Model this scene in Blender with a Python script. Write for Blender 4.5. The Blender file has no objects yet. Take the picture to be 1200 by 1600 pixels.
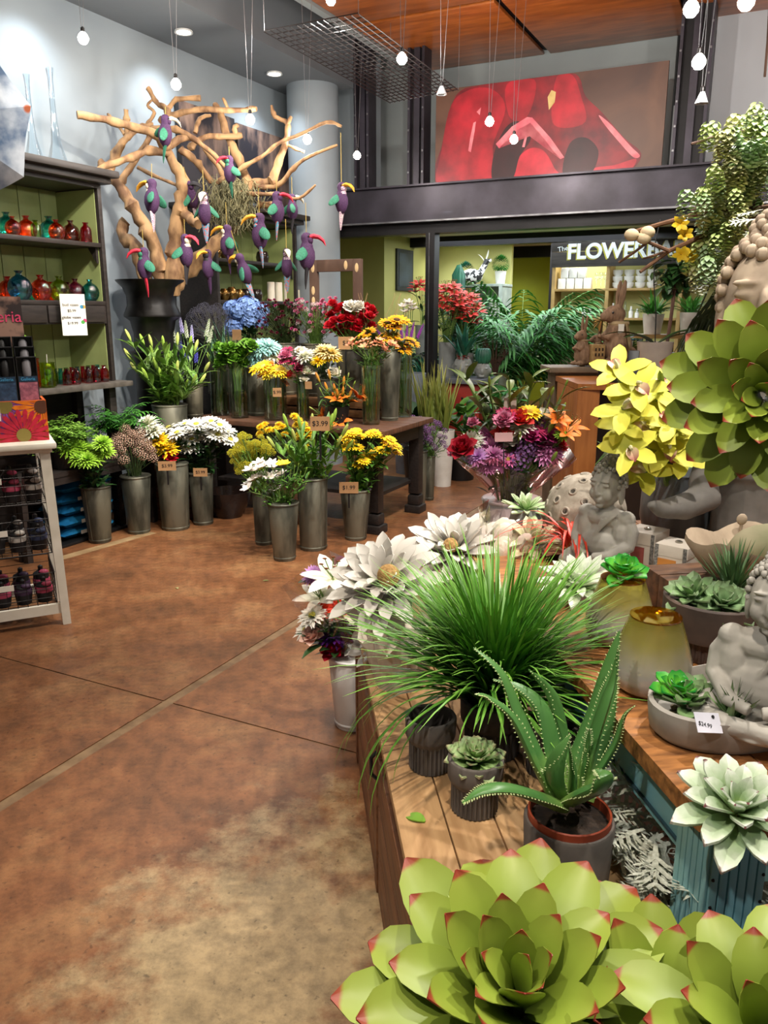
import bpy, bmesh, math, random
from mathutils import Vector, Matrix
random.seed(7)
PI = math.pi
# ------------------------------------------------------------------ camera, world, lights, exposure
sc = bpy.context.scene
COL = sc.collection
FPX, TH, HC = 1250.0, math.radians(14.0), 1.5
cam_d = bpy.data.cameras.new('camera')
cam_d.sensor_fit = 'HORIZONTAL'; cam_d.sensor_width = 36.0; cam_d.lens = 36.0 * FPX / 1200.0
cam_d.clip_start = 0.02; cam_d.clip_end = 60
cam = bpy.data.objects.new('camera', cam_d); COL.objects.link(cam)
cam.location = (0, 0, HC); cam.rotation_euler = (PI / 2 - TH, 0, 0)
sc.camera = cam
vs = sc.view_settings
vs.view_transform = 'Standard'; vs.look = 'None'; vs.gamma = 1.0; vs.use_curve_mapping = False
vs.exposure = 0.12
world = bpy.data.worlds.new('world'); sc.world = world; world.use_nodes = True
wb = world.node_tree.nodes['Background']
wb.inputs[0].default_value = (1.0, 0.93, 0.86, 1); wb.inputs[1].default_value = 0.20
D1 = Vector((0.4446, 0.8957, 0)); D2 = Vector((0.8957, -0.4446, 0)); O0 = Vector((-2.26, 5.78, 0))
YAW = math.atan2(D2.y, D2.x)
def R(a, b, z=0.0):
    p = O0 + D1 * a + D2 * b
    return Vector((p.x, p.y, z))
def spot(name, loc, target, watts, deg, col=(1, .93, .84), blend=.6, size=.04):
    l = bpy.data.lights.new(name, 'SPOT'); l.energy = watts; l.spot_size = math.radians(deg)
    l.spot_blend = blend; l.color = col; l.shadow_soft_size = size
    o = bpy.data.objects.new(name, l); COL.objects.link(o); o.location = loc
    d = Vector(target) - Vector(loc)
    o.rotation_euler = d.to_track_quat('-Z', 'Y').to_euler()
    return o
def area(name, loc, target, watts, sx, sy, col=(1, 1, 1)):
    l = bpy.data.lights.new(name, 'AREA'); l.energy = watts; l.shape = 'RECTANGLE'; l.size = sx; l.size_y = sy; l.color = col
    o = bpy.data.objects.new(name, l); COL.objects.link(o); o.location = loc
    d = Vector(target) - Vector(loc)
    o.rotation_euler = d.to_track_quat('-Z', 'Y').to_euler()
    return o
WARM = (1.0, .87, .71); NEUT = (1.0, .94, .86); COOL = (.86, .94, 1.0)
# ceiling spots of the sales floor (the shop's cable lamps over and behind the viewer, plus added fills)
spot('lamp_light_table_a', (1.15, 1.25, 3.4), (.62, 1.6, .75), 170, 56, NEUT)
spot('lamp_light_table_b', (1.5, 2.6, 3.4), (.65, 1.95, .8), 240, 58, NEUT)
spot('lamp_light_front_a', (-1.1, .25, 3.3), (.5, 1.3, .45), 130, 42, NEUT, .7)
spot('lamp_light_front_b', (.5, -.4, 3.3), (.8, 1.7, .9), 90, 42, NEUT, .7)
spot('lamp_light_floor', (-.1, .8, 3.5), (-.35, 1.6, 0), 190, 62, WARM, .9)
spot('lamp_light_floor_b', (-1.1, 2.6, 3.5), (-1.2, 3.4, 0), 150, 75, WARM, .9)
spot('lamp_light_buckets', (.6, 3.3, 3.5), (-.75, 5.0, .5), 230, 60, NEUT)
spot('lamp_light_left', (-.7, 3.6, 3.5), (-1.8, 5.2, .6), 210, 66, NEUT)
spot('lamp_light_tree', (-.2, 4.0, 3.5), (-1.4, 6.1, 2.2), 210, 62, WARM)
spot('lamp_light_centre', (.9, 4.4, 3.5), (-.2, 5.9, 1.0), 260, 66, NEUT)
spot('fill_light_upper', (.3, 4.6, 3.3), (1.4, 7.6, 3.1), 120, 80, NEUT, 1)  # added unseen spot that lifts the beam and upper wall
spot('fill_light_hutch', (-.6, 4.2, 3.4), (-2.2, 5.5, 1.5), 190, 60, NEUT)  # no fixture here: added to brighten the hutch shelves and glass
spot('fill_light_bouquet', (.7, 1.9, 3.4), (.55, 3.3, .9), 190, 50, NEUT)  # unseen spot put in to brighten the wrapped bouquet
# back room
area('back_room_fill', R(5.2, 2.0, 2.40), R(5.2, 2.0, 0), 130, 2.6, 3.6, COOL)  # invisible panel added to raise the overall brightness of this room
spot('fill_light_hops', (.25, .5, 3.2), (1.2, 2.5, 1.65), 110, 32, NEUT)  # added fill without a fixture, brightens the hop cones
spot('fill_light_side_wall', (2.3, 3.4, 3.3), R(3.45, 4.9, 3.4), 120, 80, NEUT, 1)  # unseen helper spot, makes the pale upper wall brighter
area('far_room_fill', R(8.8, 3.0, 2.40), R(8.8, 3.0, 0), 40, 1.2, 2.5, NEUT)  # area fill added so the far opening does not go dark
# ------------------------------------------------------------------ helpers
def P(px, py, Y):
    u, v = px - 600.0, py - 800.0
    fy = FPX * math.cos(TH) - v * math.sin(TH); fz = -FPX * math.sin(TH) - v * math.cos(TH)
    return Vector((u / fy * Y, Y, HC + fz / fy * Y))
def Pz(px, py, z):
    v = py - 800.0
    fy = FPX * math.cos(TH) - v * math.sin(TH); fz = -FPX * math.sin(TH) - v * math.cos(TH)
    return P(px, py, (z - HC) / fz * fy)
def S(n, p):                                  # metres spanned by n pixels at point p
    return n * (p.y * math.cos(TH) + (HC - p.z) * math.sin(TH)) / FPX
def lin(h):
    h = h.lstrip('#'); o = []
    for i in (0, 2, 4):
        c = int(h[i:i + 2], 16) / 255.0
        o.append(c / 12.92 if c <= .04045 else ((c + .055) / 1.055) ** 2.4)
    return (o[0], o[1], o[2], 1.0)
MATS = {}
def pm(name, c1, c2=None, rough=.5, metal=0.0, scale=8.0, bump=0.0, detail=4.0, spec=.5, coat=0.0, sss=0.0, stretch=None, emis=None, es=0.0, lo=.35, hi=.65, trans=0.0):
    if name in MATS: return MATS[name]
    m = bpy.data.materials.new(name); m.use_nodes = True
    nt = m.node_tree; b = nt.nodes['Principled BSDF']
    b.inputs['Roughness'].default_value = rough; b.inputs['Metallic'].default_value = metal
    b.inputs['Specular IOR Level'].default_value = spec; b.inputs['Coat Weight'].default_value = coat
    if trans: b.inputs['Transmission Weight'].default_value = trans
    if sss:
        b.inputs['Subsurface Weight'].default_value = sss; b.inputs['Subsurface Scale'].default_value = .01
    if emis:
        b.inputs['Emission Color'].default_value = lin(emis); b.inputs['Emission Strength'].default_value = es
    tc = nt.nodes.new('ShaderNodeTexCoord'); n = nt.nodes.new('ShaderNodeTexNoise')
    n.inputs['Scale'].default_value = scale; n.inputs['Detail'].default_value = detail
    src = tc.outputs['Object']
    if stretch:
        mp = nt.nodes.new('ShaderNodeMapping'); mp.inputs['Scale'].default_value = stretch
        nt.links.new(src, mp.inputs['Vector']); src = mp.outputs['Vector']
    nt.links.new(src, n.inputs['Vector'])
    r = nt.nodes.new('ShaderNodeValToRGB')
    a = lin(c1); c = lin(c2) if c2 else tuple(x * .72 for x in a[:3]) + (1,)
    r.color_ramp.elements[0].position = lo; r.color_ramp.elements[0].color = c
    r.color_ramp.elements[1].position = hi; r.color_ramp.elements[1].color = a
    nt.links.new(n.outputs['Fac'], r.inputs['Fac']); nt.links.new(r.outputs['Color'], b.inputs['Base Color'])
    if bump:
        bp = nt.nodes.new('ShaderNodeBump'); bp.inputs['Strength'].default_value = bump; bp.inputs['Distance'].default_value = .01
        nt.links.new(n.outputs['Fac'], bp.inputs['Height']); nt.links.new(bp.outputs['Normal'], b.inputs['Normal'])
    MATS[name] = m
    return m
def uvramp(name, stops, rough=.5, axis='Y', noise=.12, scale=30, spec=.4):     # colour runs along a leaf or petal (its own pigment)
    if name in MATS: return MATS[name]
    m = bpy.data.materials.new(name); m.use_nodes = True
    nt = m.node_tree; b = nt.nodes['Principled BSDF']; b.inputs['Roughness'].default_value = rough
    b.inputs['Specular IOR Level'].default_value = spec
    uv = nt.nodes.new('ShaderNodeTexCoord'); sp = nt.nodes.new('ShaderNodeSeparateXYZ')
    nt.links.new(uv.outputs['UV'], sp.inputs[0])
    n = nt.nodes.new('ShaderNodeTexNoise'); n.inputs['Scale'].default_value = scale
    nt.links.new(uv.outputs['Object'], n.inputs['Vector'])
    ma = nt.nodes.new('ShaderNodeMath'); ma.operation = 'MULTIPLY_ADD'; ma.inputs[1].default_value = noise; 
    nt.links.new(n.outputs['Fac'], ma.inputs[0]); nt.links.new(sp.outputs[axis], ma.inputs[2])
    sb = nt.nodes.new('ShaderNodeMath'); sb.operation = 'SUBTRACT'; sb.inputs[1].default_value = noise * .5
    nt.links.new(ma.outputs[0], sb.inputs[0])
    r = nt.nodes.new('ShaderNodeValToRGB'); cr = r.color_ramp
    while len(cr.elements) < len(stops): cr.elements.new(.5)
    for e, (p, c) in zip(cr.elements, stops): e.position = p; e.color = lin(c)
    nt.links.new(sb.outputs[0], r.inputs['Fac']); nt.links.new(r.outputs['Color'], b.inputs['Base Color'])
    MATS[name] = m
    return m
def glass(name, col, gloss=.12, rough=.03, tint=1.0):
    if name in MATS: return MATS[name]
    m = bpy.data.materials.new(name); m.use_nodes = True
    nt = m.node_tree; nt.nodes.remove(nt.nodes['Principled BSDF']); out = nt.nodes['Material Output']
    t = nt.nodes.new('ShaderNodeBsdfTransparent'); t.inputs[0].default_value = lin(col)
    g = nt.nodes.new('ShaderNodeBsdfGlossy'); g.inputs['Roughness'].default_value = rough; g.inputs[0].default_value = (1, 1, 1, 1)
    lw = nt.nodes.new('ShaderNodeLayerWeight'); lw.inputs[0].default_value = .35
    ma = nt.nodes.new('ShaderNodeMath'); ma.operation = 'MULTIPLY_ADD'; ma.inputs[1].default_value = .5; ma.inputs[2].default_value = gloss
    nt.links.new(lw.outputs['Fresnel'], ma.inputs[0])
    mx = nt.nodes.new('ShaderNodeMixShader')
    nt.links.new(ma.outputs[0], mx.inputs[0]); nt.links.new(t.outputs[0], mx.inputs[1]); nt.links.new(g.outputs[0], mx.inputs[2])
    nt.links.new(mx.outputs[0], out.inputs[0])
    MATS[name] = m
    return m
def emit(name, col, strength):
    if name in MATS: return MATS[name]
    m = bpy.data.materials.new(name); m.use_nodes = True
    nt = m.node_tree; b = nt.nodes['Principled BSDF']
    b.inputs['Base Color'].default_value = lin(col)
    b.inputs['Emission Color'].default_value = lin(col); b.inputs['Emission Strength'].default_value = strength
    MATS[name] = m
    return m

class MB:
    def __init__(s): s.v = []; s.f = []; s.mi = []; s.uv = []
    def add(s, vs_, fs, mi=0, M=None, uvs=None):
        o = len(s.v)
        for i, p in enumerate(vs_):
            p = Vector(p)
            if M is not None: p = M @ p
            s.v.append(p); s.uv.append(uvs[i] if uvs else (.5, .5))
        for f in fs: s.f.append([o + i for i in f]); s.mi.append(mi)
        return s
    def box(s, c, d, mi=0, M=None, bev=0.0):
        x, y, z = d[0] / 2, d[1] / 2, d[2] / 2
        if bev <= 0:
            vv = [(c[0] + sx * x, c[1] + sy * y, c[2] + sz * z) for sz in (-1, 1) for sy in (-1, 1) for sx in (-1, 1)]
            return s.add(vv, [(0, 2, 3, 1), (4, 5, 7, 6), (0, 1, 5, 4), (2, 6, 7, 3), (0, 4, 6, 2), (1, 3, 7, 5)], mi, M)
        bm = bmesh.new(); bmesh.ops.create_cube(bm, size=1)
        for v in bm.verts: v.co = Vector((c[0] + v.co.x * d[0], c[1] + v.co.y * d[1], c[2] + v.co.z * d[2]))
        bmesh.ops.bevel(bm, geom=list(bm.edges), offset=bev, segments=2, affect='EDGES', profile=.6)
        bm.verts.index_update()
        vv = [v.co.copy() for v in bm.verts]; ff = [[v.index for v in f.verts] for f in bm.faces]; bm.free()
        return s.add(vv, ff, mi, M)
    def lathe(s, prof, n=20, mi=0, M=None, ph=0.0, sq=1.0):
        vv = []; ff = []; uu = []
        for k, (r, z) in enumerate(prof):
            for i in range(n):
                a = 2 * PI * i / n + ph
                vv.append((r * math.cos(a), r * math.sin(a) * sq, z)); uu.append((i / n, k / max(1, len(prof) - 1)))
        for k in range(len(prof) - 1):
            for i in range(n):
                j = (i + 1) % n
                ff.append((k * n + i, k * n + j, (k + 1) * n + j, (k + 1) * n + i))
        if prof[0][0] > 1e-5: ff.append(list(range(n))[::-1])
        if prof[-1][0] > 1e-5: ff.append([(len(prof) - 1) * n + i for i in range(n)])
        return s.add(vv, ff, mi, M, uu)
    def tube(s, pts, rad, n=7, mi=0, M=None, flat=1.0):
        pts = [Vector(p) for p in pts]
        if not isinstance(rad, (list, tuple)): rad = [rad] * len(pts)
        vv = []; ff = []; uu = []
        t = (pts[1] - pts[0]).normalized()
        up = Vector((0, 0, 1)) if abs(t.z) < .9 else Vector((1, 0, 0))
        nx = t.cross(up).normalized()
        m = len(pts)
        for k in range(m):
            if k == 0: t = pts[1] - pts[0]
            elif k == m - 1: t = pts[-1] - pts[-2]
            else: t = pts[k + 1] - pts[k - 1]
            t = t.normalized() if t.length > 1e-9 else Vector((0, 0, 1))
            nx = (nx - t * nx.dot(t)); nx = nx.normalized() if nx.length > 1e-6 else t.orthogonal().normalized()
            ny = t.cross(nx)
            for i in range(n):
                a = 2 * PI * i / n
                vv.append(pts[k] + (nx * math.cos(a) + ny * math.sin(a) * flat) * rad[k]); uu.append((i / n, k / (m - 1)))
        for k in range(m - 1):
            for i in range(n):
                j = (i + 1) % n
                ff.append((k * n + i, k * n + j, (k + 1) * n + j, (k + 1) * n + i))
        ff.append(list(range(n))[::-1]); ff.append([(m - 1) * n + i for i in range(n)])
        return s.add(vv, ff, mi, M, uu)
    def ell(s, c, r, mi=0, M=None, nu=12, nv=8):
        if not isinstance(r, (list, tuple)): r = (r, r, r)
        vv = [(c[0], c[1], c[2] - r[2])]; ff = []; uu = [(.5, 0)]
        for k in range(1, nv):
            b = -PI / 2 + PI * k / nv
            for i in range(nu):
                a = 2 * PI * i / nu
                vv.append((c[0] + r[0] * math.cos(b) * math.cos(a), c[1] + r[1] * math.cos(b) * math.sin(a), c[2] + r[2] * math.sin(b)))
                uu.append((i / nu, k / nv))
        vv.append((c[0], c[1], c[2] + r[2])); uu.append((.5, 1)); L = len(vv) - 1
        for i in range(nu):
            j = (i + 1) % nu
            ff.append((0, 1 + j, 1 + i)); ff.append((L, L - nu + i, L - nu + j))
            for k in range(nv - 2):
                ff.append((1 + k * nu + i, 1 + k * nu + j, 1 + (k + 1) * nu + j, 1 + (k + 1) * nu + i))
        return s.add(vv, ff, mi, M, uu)
    def leaf(s, L, W, bend=0.0, fold=0.0, pw=1.0, base=.15, nL=5, nW=2, mi=0, M=None, wave=0.0, tipq=.75, thick=0.0):
        # grows along +Y, upper face +Z, bend>0 curves it down
        vv = []; uu = []; ff = []
        y = z = 0.0; cols = nW + 1
        for k in range(nL + 1):
            t = k / nL
            if k:
                a = -bend * (t - .5 / nL); y += L / nL * math.cos(a); z += L / nL * math.sin(a)
            w = W * .5 * max(base * (1 - t), math.sin(PI * min(1, t ** pw * .96 + .02)) ** tipq) if t < 1 else W * .02
            a2 = -bend * t
            for i in range(cols):
                q = -1 + 2 * i / nW
                h = fold * w * q * q + wave * w * math.sin(t * 9 + q * 2) * abs(q)
                vv.append((q * w, y - math.sin(a2) * h, z + math.cos(a2) * h)); uu.append((i / nW, t))
        for k in range(nL):
            for i in range(nW):
                o = k * cols + i
                ff.append((o, o + 1, o + 1 + cols, o + cols))
        if thick > 0:
            N = len(vv)
            vv += [(p[0] * .97, p[1] - .0, p[2] - thick) for p in vv]; uu += uu[:]
            ff2 = [tuple(N + i for i in f[::-1]) for f in ff]
            rim = [i * cols for i in range(nL + 1)] + [nL * cols + i for i in range(1, cols)] + [i * cols + nW for i in range(nL - 1, -1, -1)] + [i for i in range(nW - 1, 0, -1)]
            sd = [(rim[i], rim[(i + 1) % len(rim)], N + rim[(i + 1) % len(rim)], N + rim[i]) for i in range(len(rim))]
            s.add(vv, ff + ff2, mi, M, uu)
            o = len(s.v) - len(vv)
            for f in sd: s.f.append([o + i for i in f]); s.mi.append(mi)
            return s
        return s.add(vv, ff, mi, M, uu)
    def mesh(s, name, mats, smooth=True):
        me = bpy.data.meshes.new(name)
        me.from_pydata([tuple(p) for p in s.v], [], s.f)
        for m in (mats if isinstance(mats, (list, tuple)) else [mats]): me.materials.append(m)
        me.polygons.foreach_set('material_index', s.mi)
        if smooth: me.polygons.foreach_set('use_smooth', [True] * len(s.f))
        ul = me.uv_layers.new(name='UVMap'); idx = [0] * len(me.loops); me.loops.foreach_get('vertex_index', idx)
        fl = []
        for i in idx: fl += s.uv[i]
        ul.data.foreach_set('uv', fl)
        me.update()
        if smooth: me.set_sharp_from_angle(angle=math.radians(42))
        return me
    def build(s, name, mats, parent=None, loc=None, rot=None, smooth=True):
        return place(s.mesh(name, mats, smooth), name, parent, loc, rot)
def place(me, name, parent=None, loc=None, rot=None, scale=None, M=None):
    o = bpy.data.objects.new(name, me); COL.objects.link(o)
    if parent is not None: o.parent = parent
    if M is not None: o.matrix_basis = M
    else:
        if loc is not None: o.location = loc
        if rot is not None: o.rotation_euler = rot
        if scale is not None: o.scale = (scale,) * 3 if not isinstance(scale, (tuple, list)) else scale
    return o
def tag(o, label=None, cat=None, group=None, kind=None):
    if label: o['label'] = label
    if cat: o['category'] = cat
    if group: o['group'] = group
    if kind: o['kind'] = kind
    return o
def thing(name, label, cat, loc=(0, 0, 0), rz=0.0, group=None, rot=None):
    o = bpy.data.objects.new(name, None); COL.objects.link(o)
    o.empty_display_size = .05; o.location = loc; o.rotation_euler = rot if rot else (0, 0, rz)
    return tag(o, label, cat, group)
def dup(root, loc, rz=None, label=None, group=None, scale=None):
    r = root.copy(); COL.objects.link(r); r.location = loc
    if rz is not None: r.rotation_euler = (0, 0, rz)
    if scale: r.scale = (scale,) * 3
    if label: r['label'] = label
    if group: r['group'] = group
    for ch in list(root.children):
        c = ch.copy(); COL.objects.link(c); c.parent = r
        for g in list(ch.children):
            d = g.copy(); COL.objects.link(d); d.parent = c
    return r
def orient(loc, d, roll=0.0, s=1.0):           # +Z of the piece looks along d
    q = Vector(d).to_track_quat('Z', 'Y')
    return Matrix.Translation(loc) @ q.to_matrix().to_4x4() @ Matrix.Rotation(roll, 4, 'Z') @ Matrix.Diagonal((s, s, s, 1))
def mleaf(loc, az, el, roll=0.0, s=1.0):       # leaf grows at azimuth az, elevation el
    return Matrix.Translation(loc) @ Matrix.Rotation(az - PI / 2, 4, 'Z') @ Matrix.Rotation(el, 4, 'X') @ Matrix.Rotation(roll, 4, 'Y') @ Matrix.Diagonal((s, s, s, 1))
def text(name, body, size, mat, parent, loc, rot, ext=.0006, align='CENTER', sx=1.0, bold=0.0):
    c = bpy.data.curves.new(name, 'FONT'); c.body = body; c.size = size; c.extrude = ext; c.align_x = align; c.align_y = 'CENTER'; c.offset = bold
    c.materials.append(mat)
    o = bpy.data.objects.new(name, c); COL.objects.link(o)
    dg = bpy.context.evaluated_depsgraph_get(); me = bpy.data.meshes.new_from_object(o.evaluated_get(dg))
    bpy.data.objects.remove(o); bpy.data.curves.remove(c)
    o = place(me, name, parent, loc, rot, (sx, 1, 1))
    return o
def remeshed(mb, name, mats, voxel, parent=None, loc=None, rot=None, smooth=2):
    o = mb.build(name, mats, None)
    m = o.modifiers.new('r', 'REMESH'); m.mode = 'VOXEL'; m.voxel_size = voxel; m.use_smooth_shade = True
    if smooth:
        k = o.modifiers.new('s', 'SMOOTH'); k.iterations = smooth; k.factor = .5
    dg = bpy.context.evaluated_depsgraph_get(); me = bpy.data.meshes.new_from_object(o.evaluated_get(dg))
    bpy.data.objects.remove(o)
    me.polygons.foreach_set('use_smooth', [True] * len(me.polygons))
    return place(me, name, parent, loc, rot)
def rnd(a, b): return random.uniform(a, b)
ROOMROT = (0, 0, YAW)                          # local +X = along the back wall (D2), local +Y = along the left wall (D1)
# ------------------------------------------------------------------ structure materials
def floor_mat():
    m = bpy.data.materials.new('stained_concrete'); m.use_nodes = True; nt = m.node_tree; N = nt.nodes.new; L = nt.links.new
    b = nt.nodes['Principled BSDF']
    tc = N('ShaderNodeNewGeometry'); pos = tc.outputs['Position']
    n1 = N('ShaderNodeTexNoise'); n1.inputs['Scale'].default_value = 2.1; n1.inputs['Detail'].default_value = 9; n1.inputs['Roughness'].default_value = .68; L(pos, n1.inputs['Vector'])
    r1 = N('ShaderNodeValToRGB'); e = r1.color_ramp.elements
    e[0].position = .30; e[0].color = lin('#5f3f27'); e[1].position = .72; e[1].color = lin('#a67c52')
    k = r1.color_ramp.elements.new(.5); k.color = lin('#855635')
    L(n1.outputs['Fac'], r1.inputs['Fac'])
    # worn tan patch where the stain has been walked off
    mp = N('ShaderNodeMapping'); mp.vector_type = 'TEXTURE'; mp.inputs['Location'].default_value = (-.33, 1.55, 0); mp.inputs['Scale'].default_value = (.34, .62, 1); mp.inputs['Rotation'].default_value = (0, 0, -.25)
    L(pos, mp.inputs['Vector'])
    ln = N('ShaderNodeVectorMath'); ln.operation = 'LENGTH'; L(mp.outputs['Vector'], ln.inputs[0])
    n2 = N('ShaderNodeTexNoise'); n2.inputs['Scale'].default_value = 5; n2.inputs['Detail'].default_value = 9; n2.inputs['Roughness'].default_value = .7; L(pos, n2.inputs['Vector'])
    ad = N('ShaderNodeMath'); ad.operation = 'MULTIPLY_ADD'; ad.inputs[1].default_value = 3.4; ad.inputs[2].default_value = -1.7; L(n2.outputs['Fac'], ad.inputs[0])
    su = N('ShaderNodeMath'); su.operation = 'ADD'; L(ln.outputs['Value'], su.inputs[0]); L(ad.outputs[0], su.inputs[1])
    rm = N('ShaderNodeMapRange'); rm.inputs[1].default_value = 1.25; rm.inputs[2].default_value = .55; L(su.outputs[0], rm.inputs[0])
    mx = N('ShaderNodeMixRGB'); mx.inputs[2].default_value = lin('#b39a72'); L(rm.outputs[0], mx.inputs[0]); L(r1.outputs['Color'], mx.inputs[1])
    # dark pits and streaks
    n3 = N('ShaderNodeTexNoise'); n3.inputs['Scale'].default_value = 17; n3.inputs['Detail'].default_value = 6; n3.inputs['Roughness'].default_value = .75; L(pos, n3.inputs['Vector'])
    r3 = N('ShaderNodeMapRange'); r3.inputs[1].default_value = .36; r3.inputs[2].default_value = .60; r3.inputs[3].default_value = .62; r3.inputs[4].default_value = 1.08; L(n3.outputs['Fac'], r3.inputs[0])
    m3 = N('ShaderNodeMixRGB'); m3.blend_type = 'MULTIPLY'; m3.inputs[0].default_value = 1; L(mx.outputs[0], m3.inputs[1]); L(r3.outputs[0], m3.inputs[2])
    n4 = N('ShaderNodeTexNoise'); n4.inputs['Scale'].default_value = 48; n4.inputs['Detail'].default_value = 3; L(pos, n4.inputs['Vector'])
    r4 = N('ShaderNodeMapRange'); r4.inputs[1].default_value = .63; r4.inputs[2].default_value = .70; r4.inputs[3].default_value = 1; r4.inputs[4].default_value = .62; L(n4.outputs['Fac'], r4.inputs[0])
    m4 = N('ShaderNodeMixRGB'); m4.blend_type = 'MULTIPLY'; m4.inputs[0].default_value = 1; L(m3.outputs[0], m4.inputs[1]); L(r4.outputs[0], m4.inputs[2])
    L(m4.outputs[0], b.inputs['Base Color'])
    rr = N('ShaderNodeMapRange'); rr.inputs[3].default_value = .28; rr.inputs[4].default_value = .55; L(n2.outputs['Fac'], rr.inputs[0]); L(rr.outputs[0], b.inputs['Roughness'])
    bp = N('ShaderNodeBump'); bp.inputs['Strength'].default_value = .12; bp.inputs['Distance'].default_value = .01; L(n3.outputs['Fac'], bp.inputs['Height']); L(bp.outputs[0], b.inputs['Normal'])
    return m
FLOORM = floor_mat()
JOINT = pm('joint_filler', '#8a6f50', '#6b5238', .7, scale=14)
GREYW = pm('blue_grey_paint', '#8e979d', '#868f96', .62, scale=1.5, bump=.02)
DARKC = pm('dark_ceiling_paint', '#3c3a38', '#343230', .8, scale=2)
SOFF = pm('soffit_paint', '#6d7276', '#666b70', .7, scale=2)
STEEL = pm('blackened_steel', '#46414a', '#322e34', .42, metal=.55, scale=3.5, bump=.05, detail=8)
STEELD = pm('dark_steel', '#1d1a1c', '#141214', .5, metal=.4, scale=5)
EDGE = pm('bare_steel_edge', '#8d8d90', '#6c6a6c', .35, metal=.8, scale=9)
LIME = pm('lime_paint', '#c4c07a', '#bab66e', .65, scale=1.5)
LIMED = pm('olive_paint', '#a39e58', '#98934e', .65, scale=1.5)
WHITEC = pm('white_ceiling_paint', '#d8d4c4', '#cfcbbb', .75, scale=2)
UPW = pm('upper_wall_paint', '#99a0a0', '#8d9494', .7, scale=1.2)
PLY = pm('orange_veneer', '#b8662a', '#8f4a1c', .35, scale=3, stretch=(1, 6, 1), detail=6, coat=.2)
def room_box(mb, a0, a1, b0, b1, z0, z1, mi=0, bev=0):
    # local frame: x = b, y = a (object placed at O0 with ROOMROT)
    return mb.box(((b0 + b1) / 2, (a0 + a1) / 2, (z0 + z1) / 2), (b1 - b0, a1 - a0, z1 - z0), mi, None, bev)
def rob(name, mats, boxes, parent=None, bev=0, kind='structure'):
    mb = MB()
    for x in boxes: room_box(mb, *x, bev=bev) if len(x) == 6 else room_box(mb, *x[:6], mi=x[6], bev=bev)
    if parent is not None: return mb.build(name, mats, parent)
    o = mb.build(name, mats, None, O0, ROOMROT); o['kind'] = kind
    return o
def ab(p):                                     # world point -> (a, b)
    r = p - O0; return r.x * D1.x + r.y * D1.y, r.x * D2.x + r.y * D2.y
# floor: slabs with saw-cut joints
fl = rob('floor', JOINT, [(-9, 10, -3.2, 9, -.06, -.004)])
ga, gb = ab(Pz(262, 1097, 0))
for (a0, a1, b0, b1) in ((-9, ga - .004, -3.2, gb - .024), (-9, ga - .004, gb + .024, 9), (ga + .004, 10, -3.2, gb - .024), (ga + .004, 10, gb + .024, 9)):
    rob('slab', FLOORM, [(a0, a1, b0, b1, -.003, 0)], fl)
_p, _q = ab(Pz(90, 874, 0)), ab(Pz(238, 832, 0)); mb = MB(); _d = math.atan2(_q[0] - _p[0], _q[1] - _p[1]); mb.box((0, 0, 0), (math.hypot(_q[0] - _p[0], _q[1] - _p[1]), .075, .002)); mb.build('patch_strip', pm('bare_concrete', '#a08661', '#876c4a', .6, scale=9), fl, ((_p[1] + _q[1]) / 2, (_p[0] + _q[0]) / 2, .001), (0, 0, _d))
rob('wall_left', GREYW, [(-9, 3.3, -.15, 0, 0, 4.4)])
rob('trim_1', SOFF, [(-9, 3.05, 0, .69, 3.53, 4.4)])            # lowered soffit along the left wall
rob('ceiling', DARKC, [(-9, 9, -.15, 9, 4.4, 4.5)])
mb = MB(); mb.lathe([(.24, 0), (.24, 3.53)], 36); o = mb.build('column_round', GREYW, None, R(2.84, .37, 0)); o['kind'] = 'structure'
rob('wall_back', GREYW, [(3.30, 3.40, 0, .8, 2.3, 4.4)])
# steel beam with its posts
bm_ = rob('beam', STEEL, [(3.05, 3.20, .41, 5.6, 2.33, 2.63)])
rob('flange', STEEL, [(2.99, 3.26, .41, 5.6, 2.63, 2.645)], bm_)
rob('flange', EDGE, [(2.985, 3.26, .41, 5.6, 2.315, 2.33)], bm_)
rob('track', STEELD, [(3.08, 3.24, .46, 5.6, 2.22, 2.315)], bm_)
for bc, w in ((.77, .13), (1.33, .14), (3.70, .22)):
    p = rob('column_post', STEELD, [(3.10, 3.16, bc - w * .5, bc + w * .5, 2.645, 4.4)])
    for s in (-1, 1): rob('flange', STEEL, [(3.05, 3.21, bc + s * w * .5 - .012, bc + s * w * .5 + .012, 2.645, 4.4)], p)
    rob('channel', STEEL, [(3.07, 3.1, bc - .028, bc + .028, 2.645, 4.4)], p)
    for k in range(9):
        for s in (-1, 1): rob('bolt', EDGE, [(3.043, 3.05, bc + s * w * .5 - .007, bc + s * w * .5 + .007, 2.75 + k * .18, 2.765 + k * .18)], p)
p = rob('column_slim', STEELD, [(3.06, 3.18, 1.44, 1.53, 0, 2.22)])
rob('edge_strip', EDGE, [(3.052, 3.06, 1.475, 1.482, 0, 2.22)], p)
rob('wall_upper', UPW, [(3.8, 3.9, .5, 3.45, 2.7, 4.3)])
rob('wall_upper_side', pm('pale_wall_paint', '#ccd0d6', '#c2c6cc', .6, scale=1.2), [(3.45, 3.55, 3.8, 6.2, 2.72, 4.3)])
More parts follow.
